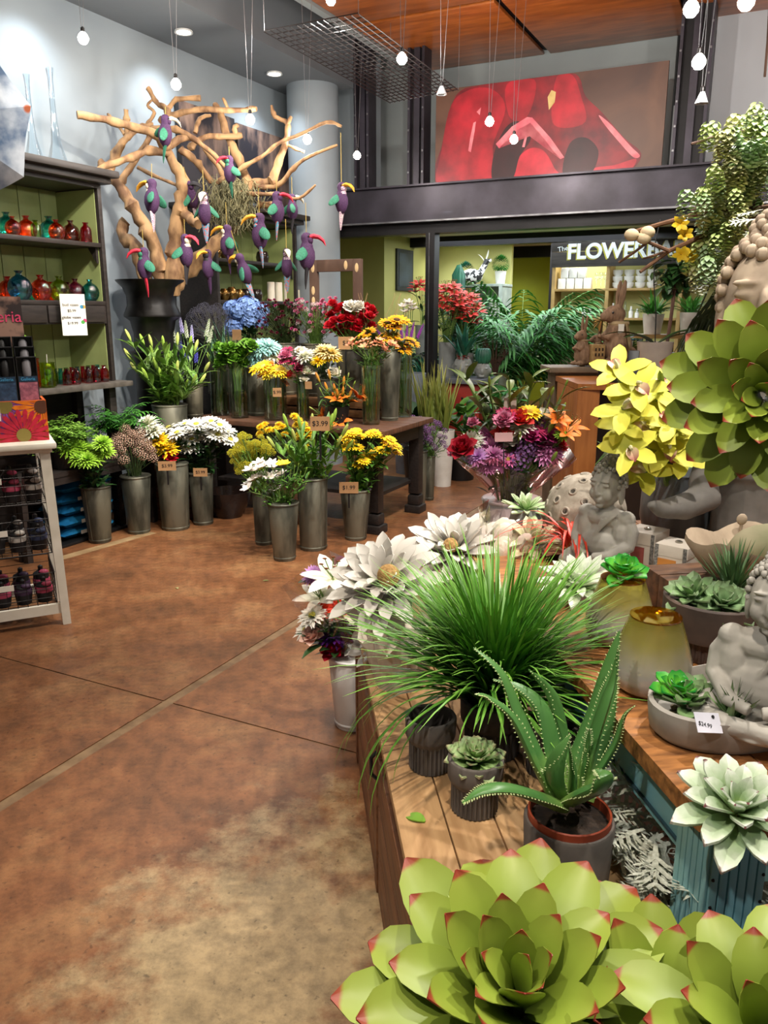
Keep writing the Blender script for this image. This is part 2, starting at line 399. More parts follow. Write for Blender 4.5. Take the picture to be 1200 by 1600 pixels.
# orange veneer ceiling panels hung under the dark ceiling
pan = rob('ceiling_grid', STEELD, [(.2, 3.8, 1.06, 1.1, 3.84, 3.9), (.2, 3.8, 2.28, 2.36, 3.84, 3.9), (.2, 3.8, 3.55, 3.63, 3.84, 3.9), (.2, 3.8, 4.85, 4.93, 3.84, 3.9)])
for bi, (b0, b1) in enumerate(((1.06, 2.29), (2.35, 3.56), (3.62, 4.86))):
    for (a0, a1) in ((.2, 1.05), (1.09, 2.3), (2.36, 3.78)):
        rob('panel', PLY, [(a0, a1, b0, b1, 3.80, 3.83)], pan, bev=.004)
rob('edge_beam', UPW, [(.2, 3.8, .98, 1.05, 3.78, 4.2)], pan)
# back room
rob('ceiling_back', WHITEC, [(3.28, 9.9, -3, 7, 2.46, 2.55)])
rob('beam_back', STEELD, [(6.0, 6.15, -.07, 7, 2.34, 2.46)])
rob('beam_far', STEELD, [(8.0, 8.15, -.07, 7, 2.30, 2.46)])
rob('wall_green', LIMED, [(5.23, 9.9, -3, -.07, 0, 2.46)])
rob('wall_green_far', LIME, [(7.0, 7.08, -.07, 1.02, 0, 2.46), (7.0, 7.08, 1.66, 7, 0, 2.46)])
rob('wall_green_end', pm('yellow_green_paint', '#9fa51d', '#959b18', .6, scale=1.5), [(9.6, 9.7, -.07, 7, 0, 2.46)])
rob('door_1', pm('pale_jamb', '#b9b48c', None, .6), [(9.5, 9.6, 1.75, 2.2, 0, 1.9)])
rob('column_door', STEELD, [(6.95, 7.0, 1.58, 1.70, 0, 2.4)])
rob('wall_green_left', LIME, [(3.35, 3.42, -2.9, .0, 0, 2.46)])
# recessed downlights
LENS = emit('downlight_lens', '#fff6e4', 9); RING = pm('white_ring', '#e6e6e4', None, .4)
def downlight(p, r, label, watts, deg, tgt=None, col=NEUT):
    t = thing('ceiling_downlight', label, 'ceiling light', p, 0, 'recessed downlights')
    mb = MB(); mb.lathe([(r, 0), (r * 1.22, -.004), (r * 1.25, 0.0), (r * 1.2, .012), (r, .012)], 24); mb.build('trim_ring', RING, t)
    mb = MB(); mb.lathe([(0, -.001), (r * .98, -.001), (r * .98, .01), (0, .01)], 24); mb.build('lens', LENS, t)
    spot('downlight_beam', p + Vector((0, 0, -.02)), tgt if tgt else p + Vector((0, 0, -2)), watts, deg, col, 1, .05)
for k, (a, lab) in enumerate(((2.29, 'round recessed ceiling light nearest the steel beam, above the driftwood'), (1.095, 'round recessed ceiling light over the driftwood branches'), (-.1, 'round recessed ceiling light above the green hutch'))):
    p = R(a, .32, 3.515); downlight(p, .055, lab, 60, 120, p + Vector((0, 0, -2)) - D2 * .25, COOL)
for a in (-1.3, -2.5):
    p = R(a, .32, 3.5); spot('downlight_beam', p, p + Vector((0, 0, -2)) - D2 * .25, 60, 120, COOL, 1, .05)
for px, py, lab in ((707, 376, 'round ceiling light of the back room beside the slim steel post'), (840, 373, 'round ceiling light of the back room before the painted sign'), (920, 366, 'round ceiling light of the back room half behind the painted sign'), (787, 394, 'small round ceiling light deepest in the back room')):
    p = Pz(px, py, 2.452); downlight(p, .10, lab, 45, 140, None, COOL)
# ------------------------------------------------------------------ shared materials
BLKW = pm('black_brown_wood', '#2e2724', '#1f1a18', .5, scale=10, stretch=(6, 1, 6), bump=.05)
GREENP = pm('sage_green_boards', '#98a568', '#86935a', .6, scale=5)
BLACK = pm('black_plastic', '#161516', '#0e0e0f', .45, scale=6)
WHITEP = pm('white_paint', '#e4dfd2', '#d2ccbc', .55, scale=8)
CARD = pm('white_card', '#efece2', '#e4e0d4', .7, scale=4)
KRAFT = pm('kraft_card', '#b48a5e', '#a57c52', .8, scale=9)
INK = pm('black_ink', '#1c1a1a', None, .8)
GALV = pm('galvanised_zinc', '#7e7c6c', '#45453b', .5, metal=.5, scale=9, bump=.05, detail=8, stretch=(1, 1, .3), lo=.38, hi=.6)
GALVD = pm('dark_zinc', '#6a6554', '#39372e', .55, metal=.4, scale=9, bump=.05, detail=8, stretch=(1, 1, .3), lo=.38, hi=.6)
STRING = pm('gold_string', '#b49a4c', None, .6)
WIRE = pm('black_wire', '#2a2829', None, .4, metal=.6)
STEMG = pm('stem_green', '#789a48', '#58783a', .5, scale=12)
STEMD = pm('dark_stem', '#3c4f25', '#2b3a1c', .5, scale=12)
LEAFG = pm('leaf_green', '#5d8a34', '#3f6a24', .42, scale=9)
LEAFD = pm('dark_leaf', '#2f5526', '#1d3a1a', .4, scale=9)
LEAFL = pm('lime_leaf', '#8fb840', '#6c9a30', .5, scale=9)
SOIL = pm('soil', '#33251a', '#1c140e', .95, scale=60, bump=.5)
def Pb(px, py, b):
    d = P(px, py, 1.0) - Vector((0, 0, HC)); c = Vector((0, 0, HC))
    n = D2; k = ((O0 - c).dot(n) + b - (Vector((0, 0, 0))).dot(n))
    return c + d * (k / d.dot(n))
def Pa(px, py, a):
    d = P(px, py, 1.0) - Vector((0, 0, HC)); c = Vector((0, 0, HC))
    k = (O0 - c).dot(D1) + a
    return c + d * (k / d.dot(D1))
# ------------------------------------------------------------------ hutches (local x = out from the wall, y = along it)
def hutch(label, a0, a1, shelves, top, deep, low, drawers):
    t = thing('hutch', label, 'shelf cabinet', R(a0, 0, 0), YAW, 'dark hutches with green backs')
    W = a1 - a0; D = .40
    n = max(3, int(round(W / .17)))
    for i in range(n):
        w = W / n
        mb = MB(); mb.box((.012, w * (i + .5), (low + top) / 2), (.016, w - .005, top - low), bev=.003); mb.build('back_board', GREENP, t)
    mb = MB(); mb.box((.03, W / 2, (low + top) / 2), (.002, W, top - low)); 
    for y in (.016, W - .016):
        mb = MB(); mb.box((D / 2, y, (low + top) / 2), (D, .032, top - low), bev=.004); s = mb.build('side_panel', BLKW, t)
        q = MB(); q.box((D / 2 - .01, y + (.018 if y < W / 2 else -.018), (low + top) / 2), (D - .04, .004, top - low - .02)); q.build('lining', GREENP, s)
    mb = MB(); mb.box((D / 2, W / 2, top + .01), (D, W, .03)); mb.box((D / 2 + .03, W / 2, top + .04), (D + .07, W + .07, .04), bev=.01); mb.box((D / 2 + .05, W / 2, top + .08), (D + .13, W + .13, .045), bev=.012); mb.build('cornice', BLKW, t)
    for z in shelves:
        mb = MB(); mb.box((D / 2, W / 2, z - .014), (D - .01, W - .06, .028), bev=.004); sh = mb.build('shelf', BLKW, t)
        for y in (.05, W - .05):
            mb = MB(); mb.add([(D - .03, y - .01, z - .03), (D - .10, y - .01, z - .03), (D - .03, y - .01, z - .13), (D - .03, y + .01, z - .03), (D - .10, y + .01, z - .03), (D - .03, y + .01, z - .13)], [(0, 1, 2), (3, 5, 4), (0, 3, 4, 1), (1, 4, 5, 2), (2, 5, 3, 0)]); mb.build('bracket', BLKW, sh, smooth=False)
    if drawers:
        z = drawers
        mb = MB(); mb.box((D / 2, W / 2, z), (D - .02, W - .06, .125)); mb.build('drawer_case', BLKW, t)
        for k in range(3):
            w = (W - .1) / 3; y = .05 + w * (k + .5)
            mb = MB(); mb.box((D - .005, y, z), (.02, w - .015, .105), bev=.004); d = mb.build('drawer', BLKW, t)
            mb = MB(); mb.lathe([(.006, 0), (.006, .012), (.017, .02), (.019, .03), (.012, .04), (0, .042)], 14, M=Matrix.Rotation(PI / 2, 4, 'Y')); mb.build('knob', pm('porcelain', '#e8e4da', None, .25), d, (D + .004, y, z))
    mb = MB(); mb.box((deep / 2, W / 2 + .03, low - .02), (deep, W + .06, .035), bev=.006); mb.build('counter', pm('grey_worn_wood', '#5a544d', '#3f3a35', .6, scale=12), t)
    if drawers:
        for y in (.04, W - .04):
            for x in (.05, D - .03):
                mb = MB(); mb.box((x, y, (low - .04) / 2), (.06, .06, low - .04), bev=.004); mb.build('leg', BLKW, t)
        mb = MB(); mb.box((.02, W / 2, (low - .04) / 2), (.02, W - .1, low - .05)); mb.build('base_back', BLKW, t)
    else:
        mb = MB(); mb.box((deep / 2 - .03, W / 2, (low - .05) / 2), (deep - .08, W - .02, low - .06), bev=.004); mb.build('base_cabinet', BLKW, t)
    return t
hutch('dark wooden hutch with green back and rows of coloured glass vases', -1.5, .06, (1.95, 1.575), 2.30, .50, 1.04, 1.49)
hutch('dark wooden hutch with green back behind the hanging toucans', 1.25, 2.46, (1.93, 1.60), 2.26, .46, .95, None)
# ------------------------------------------------------------------ coloured glass vases
GC = {k: glass('glass_' + k, c, .08) for k, c in dict(teal='#5cc6cc', orange='#ff7a34', lime='#c6dc50', magenta='#d0508c', brown='#b86a4c', red='#dc3a5c', green='#6cb452', blue='#58b0d0', amber='#e0b050').items()}
def globe_mesh(col):
    mb = MB(); r = 1.0
    pr = [(.02, 0), (.62, 0), (.85, .15)]
    for k in range(9):
        a = -.75 + k * (2.05 / 8); pr.append((math.cos(a), .95 + math.sin(a)))
    pr = [(.02, .0), (.55, .0), (.80, .28), (.95, .58), (1.0, .92), (.95, 1.28), (.78, 1.62), (.52, 1.86), (.30, 1.98), (.24, 2.1), (.25, 2.22), (.36, 2.34), (.37, 2.38), (.30, 2.38), (.20, 2.2)]
    mb.lathe(pr, 24); return mb.mesh('globe_vase', GC[col])
def bottle_mesh(col):
    mb = MB(); mb.lathe([(.02, 0), (.9, 0), (1, .15), (1, 2.2), (.85, 2.6), (.45, 2.95), (.40, 3.3), (.55, 3.4), (.55, 3.5), (.4, 3.5)], 18); return mb.mesh('bottle_vase', GC[col])
def cyl_mesh(col):
    mb = MB(); mb.lathe([(.02, 0), (.95, 0), (1, .1), (1, 4.6), (.8, 5.0), (.7, 5.6), (.85, 5.8), (.85, 5.95), (.7, 5.95)], 16); return mb.mesh('tall_bottle', GC[col])
MESHC = {}
def vase(kind, col, px, b, z, wpx, label, group):
    key = kind + col
    if key not in MESHC: MESHC[key] = {'globe': globe_mesh, 'bottle': bottle_mesh, 'tall': cyl_mesh}[kind](col)
    p = Pb(px, 430, b); r = S(wpx / 2, Vector((p.x, p.y, z))); p.z = z + .001
    o = place(MESHC[key], {'globe': 'globe_vase', 'bottle': 'bottle_vase', 'tall': 'tall_bottle'}[kind], None, p, (0, 0, rnd(0, 6)), r)
    return tag(o, label, 'vase', group)
g1 = 'glass vases on the upper hutch shelf'
for kind, col, px, b, w, lab in (('bottle', 'magenta', 2, .25, 10, 'dark magenta bottle at the outer end of the upper hutch shelf'), ('globe', 'teal', 19, .16, 32, 'teal globe vase first from the outer end of the upper hutch shelf'),
        ('globe', 'orange', 28, .32, 24, 'small orange globe vase before the first teal one on the upper hutch shelf'), ('globe', 'orange', 49, .15, 30, 'large orange globe vase at the back of the upper hutch shelf'),
        ('bottle', 'lime', 63, .32, 15, 'lime green bottle between orange and teal globes on the upper hutch shelf'), ('globe', 'teal', 84, .15, 32, 'teal globe vase in the middle of the upper hutch shelf'),
        ('globe', 'orange', 95, .33, 25, 'small orange globe vase nearest the shelf edge beside the brown one'), ('globe', 'brown', 117, .22, 28, 'reddish brown globe vase on the upper hutch shelf'),
        ('bottle', 'red', 140, .33, 17, 'small crimson bottle at the inner end of the upper hutch shelf')):
    vase(kind, col, px, b, 1.95, w, lab, g1)
g2 = 'glass vases on the middle hutch shelf'
for kind, col, px, b, w, lab in (('globe', 'orange', 10, .14, 30, 'orange globe vase behind the blue one on the middle hutch shelf'), ('globe', 'blue', 29, .27, 37, 'large blue globe vase at the front of the middle hutch shelf'),
        ('globe', 'teal', 48, .12, 20, 'small teal globe vase behind orange and blue on the middle hutch shelf'), ('globe', 'orange', 62, .25, 32, 'large orange globe vase in the middle hutch shelf row'),
        ('globe', 'orange', 78, .13, 24, 'orange globe vase behind the lime one on the middle hutch shelf'), ('globe', 'lime', 91, .26, 31, 'large lime green globe vase on the middle hutch shelf'),
        ('globe', 'magenta', 104, .13, 24, 'magenta globe vase at the back of the middle hutch shelf'), ('globe', 'magenta', 116, .26, 28, 'large magenta globe vase on the middle hutch shelf'),
        ('globe', 'teal', 139, .33, 27, 'large teal globe vase at the inner end of the middle hutch shelf')):
    vase(kind, col, px, b, 1.575, w, lab, g2)
g3 = 'bottles on the hutch counter'
for k, (px, col) in enumerate(((62, 'lime'), (71, 'green'), (80, 'teal'), (89, 'green'), (98, 'red'), (107, 'blue'), (116, 'red'), (125, 'green'), (133, 'red'), (140, 'teal'))):
    vase('tall', col, px, .29, 1.04, 8, ('outermost tall lime bottle', 'tall green bottle next to the lime one', 'tall teal bottle between two green ones', 'tall green bottle beside the first red one', 'tall red bottle beside the blue one', 'tall blue bottle', 'tall red bottle between blue and green', 'tall green bottle between two red ones', 'tall red bottle next to the innermost teal one', 'innermost tall teal bottle')[k] + ' on the hutch counter', g3)
for px, b, lab in ((90, .38, 'first squat crimson bottle on the hutch counter'), (104, .39, 'second squat crimson bottle on the hutch counter'), (124, .38, 'third squat crimson bottle on the hutch counter'), (137, .39, 'fourth squat crimson bottle on the hutch counter'), (150, .39, 'innermost squat crimson bottle at the hutch counter end')):
    vase('bottle', 'red', px, b, 1.04, 14, lab, g3)
t = thing('bud_vase', 'orange glass tube vase holding a bamboo shoot', 'vase', Pb(57, 600, .40).xy.to_3d() + Vector((0, 0, 1.045)))
mb = MB(); mb.lathe([(.02, 0), (.028, 0), (.028, .17), (.032, .18), (.026, .18)], 14); mb.build('glass', GC['orange'], t)
mb = MB(); mb.tube([(0, 0, .02), (.004, 0, .2), (-.004, 0, .25)], .007, 7); mb.leaf(.14, .02, .9, 0, M=mleaf((0, 0, .24), .3, .9)); mb.leaf(.12, .018, .5, 0, M=mleaf((0, 0, .24), 2.6, 1.1)); mb.build('bamboo_shoot', LEAFL, t)
t = thing('moss_vase', 'lime glass vase of moss and one small white flower', 'vase', Pb(76, 600, .40).xy.to_3d() + Vector((0, 0, 1.045)))
mb = MB(); mb.lathe([(.02, 0), (.05, 0), (.05, .10), (.045, .14), (.05, .15)], 16); mb.build('glass', GC['lime'], t)
mb = MB(); [mb.ell((rnd(-.02, .02), rnd(-.02, .02), .03 + k * .012), .02, nu=6, nv=4) for k in range(6)]; mb.build('moss', LEAFL, t)
mb = MB(); mb.tube([(0, 0, .08), (.01, -.01, .2)], .002, 5); mb.ell((.012, -.012, .13), (.018, .018, .012), nu=8, nv=5); mb.build('flower', CARD, t)
# price card on the drawers
t = thing('price_card', 'white hand-lettered price card hung on the hutch drawers', 'sign', Pb(115, 492, .49), math.radians(38))
mb = MB(); mb.box((0, 0, 0), (.155, .003, .16)); mb.build('sheet', CARD, t)
for body, x, z, s_ in (('bud vases', -.015, .062, .026), ('$5.99', -.01, .025, .024), ('globe vases', -.015, -.015, .026), ('$19.99', -.01, -.052, .024)):
    text('lettering', body, s_, INK, t, (x, -.003, z), (PI / 2, 0, 0))
for x, z, c in ((.055, .05, 'blue'), (.066, .05, 'amber'), (.055, -.045, 'green'), (.068, -.035, 'magenta')):
    mb = MB(); mb.lathe([(.012, 0), (.012, .001)], 12, M=Matrix.Rotation(PI / 2, 4, 'X')); mb.build('printed_vase', pm('print_' + c, {'blue': '#3a92b8', 'amber': '#d0a030', 'green': '#4fa84a', 'magenta': '#c03a70'}[c], None, .7), t, (x, -.002, z), None)
    t.children[-1].scale = (1 if z < 0 else .5, 1, 1.6)
# clear tall vases on top of the hutch
CLEAR = glass('clear_glass', '#f4fbff', .05, .02)
for px, h, w, lab in ((55, .52, 30, 'shorter clear glass vase on top of the hutch beside the umbrella'), (91, .60, 34, 'tall slender clear glass vase on top of the hutch')):
    p = Pb(px, 260, .2); p.z = 2.405
    r = S(w / 2, p)
    t = thing('clear_vase', lab, 'vase', p, 0, 'clear vases on the hutch top')
    mb = MB(); mb.lathe([(.01, 0), (r, 0), (r * .9, .05), (r * .45, .16), (r * .26, h * .55), (r * .24, h * .9), (r * .36, h), (r * .30, h)], 20); mb.build('glass', CLEAR, t)
# open printed umbrella hung by the frame edge
def print_mat():
    m = bpy.data.materials.new('sky_and_bird_print'); m.use_nodes = True; nt = m.node_tree; b = nt.nodes['Principled BSDF']; b.inputs['Roughness'].default_value = .6
    tc = nt.nodes.new('ShaderNodeTexCoord')
    n = nt.nodes.new('ShaderNodeTexNoise'); n.inputs['Scale'].default_value = 7; n.inputs['Detail'].default_value = 5; nt.links.new(tc.outputs['Object'], n.inputs[0])
    r = nt.nodes.new('ShaderNodeValToRGB'); e = r.color_ramp.elements; e[0].position = .38; e[0].color = lin('#3d5c80'); e[1].position = .66; e[1].color = lin('#c7cfd8'); nt.links.new(n.outputs['Fac'], r.inputs[0])
    v = nt.nodes.new('ShaderNodeTexVoronoi'); v.inputs['Scale'].default_value = 9; nt.links.new(tc.outputs['Object'], v.inputs[0])
    mr = nt.nodes.new('ShaderNodeMapRange'); mr.inputs[1].default_value = .30; mr.inputs[2].default_value = .24; nt.links.new(v.outputs['Distance'], mr.inputs[0])
    r2 = nt.nodes.new('ShaderNodeValToRGB'); r2.color_ramp.interpolation = 'CONSTANT'; e = r2.color_ramp.elements; e[0].color = lin('#2c2a2e'); e[1].position = .3; e[1].color = lin('#a5532c'); k = r2.color_ramp.elements.new(.55); k.color = lin('#e4e0d8'); k = r2.color_ramp.elements.new(.8); k.color = lin('#9c2f26')
    nt.links.new(v.outputs['Color'], r2.inputs[0])
    mx = nt.nodes.new('ShaderNodeMixRGB'); nt.links.new(mr.outputs[0], mx.inputs[0]); nt.links.new(r.outputs[0], mx.inputs[1]); nt.links.new(r2.outputs[0], mx.inputs[2]); nt.links.new(mx.outputs[0], b.inputs['Base Color'])
    return m
c0 = P(-104, 180, 3.7)
t = thing('hanging_umbrella', 'open umbrella printed with sky and birds hung beside the hutch top', 'umbrella', c0, 0, None, (0, 0, 0))
t.rotation_euler = (Vector((.45, -1, -.15))).to_track_quat('Z', 'Y').to_euler()
RU = .40; pmesh = print_mat()
for k in range(8):
    mb = MB(); vv = []; n = 5
    for i in range(n + 1):
        for j in range(n + 1):
            r_ = RU * i / n; a = (k + j / n) * PI / 4 + .2
            f = 1 - .10 * (i / n) * math.sin(PI * j / n)
            vv.append((r_ * f * math.cos(a), r_ * f * math.sin(a), .16 * math.cos(i / n * 1.35) - .16))
    mb.add(vv, [(i * (n + 1) + j, (i + 1) * (n + 1) + j, (i + 1) * (n + 1) + j + 1, i * (n + 1) + j + 1) for i in range(n) for j in range(n)]); mb.build('canopy_panel', pmesh, t)
    a = k * PI / 4 + .2
    mb = MB(); mb.tube([(RU * i / 6 * math.cos(a), RU * i / 6 * math.sin(a), .16 * math.cos(i / 6 * 1.35) - .165) for i in range(7)], .003, 5); mb.build('rib', WIRE, t)
mb = MB(); mb.tube([(0, 0, .04), (0, 0, -.5)], .006, 7); mb.build('shaft', WIRE, t)
mb = MB(); mb.tube([Vector(), t.rotation_euler.to_matrix().inverted() @ Vector((0, 0, 4.4 - c0.z))], .0015, 5); mb.build('hanging_cord', WIRE, t)
# ------------------------------------------------------------------ white stand with wire baskets and boxed umbrellas
SX, SY = -1.56, 3.72
SR = math.radians(27)
def SL(x, y, z):                              # stand frame -> world (origin = its front corner nearest the aisle)
    x -= .33; y += .2
    return Vector((SX + x * math.cos(SR) - y * math.sin(SR), SY + x * math.sin(SR) + y * math.cos(SR), z))
st = thing('display_stand', 'white wooden stand with three wire baskets of folded umbrellas', 'display stand', SL(0, 0, 0), SR)
for sx in (-1, 1):
    for sy in (-1, 1):
        mb = MB(); M_ = Matrix.Translation((sx * .30, sy * .17, 0))
        mb.add([(sx * .02 - .02, sy * .01 - .018, 0), (sx * .02 + .018, sy * .01 - .018, 0), (sx * .02 + .018, sy * .01 + .018, 0), (sx * .02 - .02, sy * .01 + .018, 0), (-.026, -.022, .88), (.02, -.022, .88), (.02, .022, .88), (-.026, .022, .88)],
               [(3, 2, 1, 0), (4, 5, 6, 7), (0, 1, 5, 4), (1, 2, 6, 5), (2, 3, 7, 6), (3, 0, 4, 7)], 0, M_)
        mb.build('leg', WHITEP, st, smooth=False)
mb = MB(); mb.box((0, 0, .895), (.70, .44, .028), bev=.008); mb.box((0, 0, .872), (.66, .40, .02), bev=.004); mb.build('top', WHITEP, st)
for y in (-.18, .18):
    mb = MB(); mb.box((0, y, .085), (.60, .02, .05)); mb.build('rail', WHITEP, st)
for k, z in enumerate((.62, .37, .10)):
    hgt = .17; bk = MB(); x0, x1, y0, y1 = -.285, .285, -.175, .17; r = .0016
    for zz in (0, .045, .09, .13, hgt):
        rr = .003 if zz in (0, hgt) else r
        yf = y0
        bk.tube([(x0, yf, z + zz), (x1, yf, z + zz)], rr, 5); bk.tube([(x1, y0, z + zz), (x1, y1, z + zz)], rr, 5); bk.tube([(x0, y1, z + zz), (x1, y1, z + zz)], rr, 5)
    for i in range(14):
        x = x0 + (x1 - x0) * i / 13
        bk.tube([(x, y0, z + hgt), (x, y0, z), (x, y1, z)], r, 5)
        if i < 9:
            y = y0 + (y1 - y0) * i / 8; bk.tube([(x1, y, z + hgt), (x1, y, z), (x0, y, z)], r, 5)
    b_ = bk.build('wire_basket', WIRE, st)
    hb = MB(); hb.tube([(x0 + .05, y0, z + hgt), (-.12, y0, z + hgt), (-.08, y0, z + hgt - .05), (.08, y0, z + hgt - .05), (.12, y0, z + hgt), (x1 - .05, y0, z + hgt)], .0035, 6); hb.build('dipped_rim', WIRE, b_)
    hb = MB(); hb.box((.05, y0 - .004, z + hgt - .052), (.10, .003, .028)); hb.build('price_label', CARD, b_)
FAB = [pm('umb_' + k, c, None, .6) for k, c in dict(black='#1b1a1e', pink='#c0486a', white='#cfcac4', ochre='#b98a2a', blue='#3d4c74', red='#a8203a', plum='#452c4c').items()]
for k, z in enumerate((.62, .37, .10)):
    for row in range(2):
        for i in range(6):
            x = -.235 + i * .094; y = -.10 + row * .14; ci = [2, 1, 0, 0, 1, 2, 3, 0, 4, 0, 2, 4, 5, 4, 0, 1, 6, 1][(k * 6 + i) % 18]
            t = thing('folded_umbrella', f"folded black umbrella with {['black','pink','white','ochre','blue','red','plum'][ci]} strap, {['front','rear'][row]} row {['first','second','third','fourth','fifth','sixth'][i]} from the outer end, {['top','middle','bottom'][k]} wire basket", 'umbrella', SL(x, y, z + .003), SR, 'folded umbrellas in wire baskets')
            mb = MB(); mb.lathe([(.02, 0), (.034, .004), (.040, .05), (.037, .09 + .02 * row), (.02, .1 + .02 * row)], 10); mb.build('folded_canopy', FAB[0], t)
            mb = MB(); mb.lathe([(.041, .055), (.0415, .06), (.0415, .078), (.040, .082)], 10); mb.ell((.012, -.022, .098 + .02 * row), (.024, .018, .014), nu=8, nv=5); mb.build('strap', FAB[ci], t)
            mb = MB(); mb.lathe([(.008, .09), (.012, .1), (.012, .125 + .02 * row), (0, .132 + .02 * row)], 8); mb.build('handle', BLACK, t)
# counter display of boxed umbrellas on the stand
def gerbera_print(parent, cx, cz, r, col, ctr, y, x0, x1, z0, z1):
    mb = MB()
    for i in range(22):
        a = i * 2 * PI / 22; vv = []
        pts = [(r * .22, -.5), (r * .6, -.9), (r * .9, -.6), (r, 0), (r * .9, .6), (r * .6, .9), (r * .22, .5)]
        for rr, q in pts:
            aa = a + q * .15
            vv.append((min(x1, max(x0, cx + rr * math.cos(aa))), y - (.0004 if i % 2 else .0), min(z1, max(z0, cz + rr * math.sin(aa)))))
        mb.add(vv, [list(range(7))])
    mb.build('printed_flower', col, parent, smooth=False)
    mb = MB(); vv = [(min(x1, max(x0, cx + r * .26 * math.cos(a * PI / 8))), y - .0008, min(z1, max(z0, cz + r * .26 * math.sin(a * PI / 8)))) for a in range(16)]; mb.add(vv, [list(range(16))]); mb.build('printed_centre', ctr, parent, smooth=False)
PR = dict(red=pm('print_red', '#c81f3c', '#a01430', .5, scale=30), orange=pm('print_orange', '#e8801a', '#c8600e', .5, scale=30), violet=pm('print_violet', '#8a4fa0', '#6c3a86', .5, scale=30), dark=pm('print_dark', '#5a3320', None, .5), olive=pm('print_olive', '#8a7a3a', None, .5))
dx = SX - .33
du = thing('umbrella_box_display', 'cardboard display printed with gerberas holding boxed umbrellas', 'display box', SL(.03, 0, .909), SR)
mb = MB(); mb.box((0, -.10, .095), (.60, .02, .19)); mb.box((0, .10, .095), (.60, .02, .19)); mb.box((-.294, 0, .095), (.012, .2, .19)); mb.box((.294, 0, .095), (.012, .2, .19)); mb.box((0, 0, .015), (.58, .19, .02)); mb.build('tray', pm('orange_print', '#d2601a', '#b04a10', .5, scale=12), du)
fr = -.1115; bx0, bx1, bz0, bz1 = -.299, .299, .001, .189
gerbera_print(du, .12, .17, .14, PR['violet'], PR['olive'], fr, bx0, bx1, bz0, bz1)
gerbera_print(du, .28, .16, .13, PR['orange'], PR['dark'], fr - .001, bx0, bx1, bz0, bz1)
gerbera_print(du, -.05, .06, .14, PR['orange'], PR['dark'], fr - .0016, bx0, bx1, bz0, bz1)
gerbera_print(du, .19, .03, .125, PR['red'], PR['olive'], fr - .0024, bx0, bx1, bz0, bz1)
mb = MB(); mb.box((0, fr - .005, .145), (.20, .003, .085)); pc = mb.build('price_label', CARD, du)
text('lettering', '$19.99', .034, INK, pc, (.035, fr - .0075, .145), (PI / 2, 0, 0))
mb = MB(); mb.box((-.0, .118, .545), (.50, .012, .24)); hd = mb.build('header_board', pm('header_photo', '#8a6a5c', '#2a2020', .5, scale=12, lo=.42, hi=.6), du)
text('lettering', 'Galleria', .075, pm('pink_ink', '#d8406a', None, .6), hd, (.13, .110, .57), (PI / 2, 0, 0))
PRT = [pm('print_sunflower', '#e8a020', '#c07a10', .5, scale=40), pm('print_starry', '#35506e', '#16263c', .5, scale=40), pm('print_rose', '#b06a7a', '#6a3a4a', .5, scale=40)]
for row in range(3):
    for i in range(6):
        x = -.235 + i * .094; y = -.058 + row * .056; z = .030 + row * .045; ci = [2, 0, 1][(i + row + 1) % 3] if row == 0 else 1
        t = thing('umbrella_box', f"black box with a {['sunflower','dark blue','rose'][ci]} print, {['front','middle','rear'][row]} tier, {['outermost','second','third','fourth','fifth','innermost'][i]} place in the umbrella display", 'box', SL(x + .03, y, .909 + z), SR, 'boxed umbrellas in the display')
        mb = MB(); h = .36
        mb.box((0, .022, h / 2), (.088, .004, h)); mb.box((-.042, 0, h / 2), (.004, .044, h)); mb.box((.042, 0, h / 2), (.004, .044, h)); mb.box((0, 0, .135), (.08, .044, .27)); mb.box((0, 0, h - .002), (.088, .048, .004)); mb.build('carton', BLACK, t)
        mb = MB(); mb.box((0, -.0235, .20), (.08, .001, .09)); p_ = mb.build('printed_front', PRT[ci], t)
        mb = MB(); mb.box((0, -.0245, .258), (.08, .001, .026)); mb.build('title_band', pm('navy_band', '#16324a', None, .5), t)
        if row < 2 and i > 2: text('lettering', 'Galleria', .02, pm('blue_ink', '#4aa0d0', None, .6), t, (0, -.0258, .258), (PI / 2, 0, 0))
        mb = MB(); mb.lathe([(.018, .271), (.02, .285), (.02, .335), (.012, .35), (0, .352)], 12); mb.build('handle', [pm('brown_handle', '#7a4a2e', None, .35), BLACK, pm('grey_handle', '#77757a', None, .4)][0 if ci == 0 else (2 if i % 2 else 1)], t)
# ------------------------------------------------------------------ driftwood tree in a black urn
DW = pm('driftwood', '#a8845c', '#664830', .8, scale=13, bump=.6, detail=9, stretch=(1, 1, .45), lo=.36, hi=.60)
DWL = pm('sawn_driftwood', '#cfa566', '#b5864a', .7, scale=8, bump=.1)
def Z7(x, y): return 110 + x / 2.667, 120 + y / 2.667
base = R(.55, .33, 0)
ur = thing('black_urn', 'tall flared black metal urn holding the driftwood tree', 'urn', (base.x, base.y, 0), YAW)
mb = MB(); mb.lathe([(.01, .62), (.15, .62), (.16, .8), (.15, .95), (.155, 1.1), (.185, 1.2), (.19, 1.215), (.15, 1.225), (.145, 1.35), (.165, 1.44), (.205, 1.47), (.207, 1.485), (.178, 1.55), (.18, 1.62), (.205, 1.68), (.248, 1.722), (.25, 1.732), (.235, 1.73), (.17, 1.64), (.12, 1.52), (.01, 1.52)], 32); mb.build('vessel', pm('black_patina', '#2a2725', '#171514', .38, metal=.5, scale=5, bump=.04), ur)
mb = MB(); mb.box((0, 0, .31), (.28, .28, .62), bev=.01); mb.build('plinth', BLKW, ur)
dt = thing('driftwood_tree', 'bleached branching driftwood tree standing in the black urn', 'driftwood', (base.x, base.y, 1.56))
YT = base.y
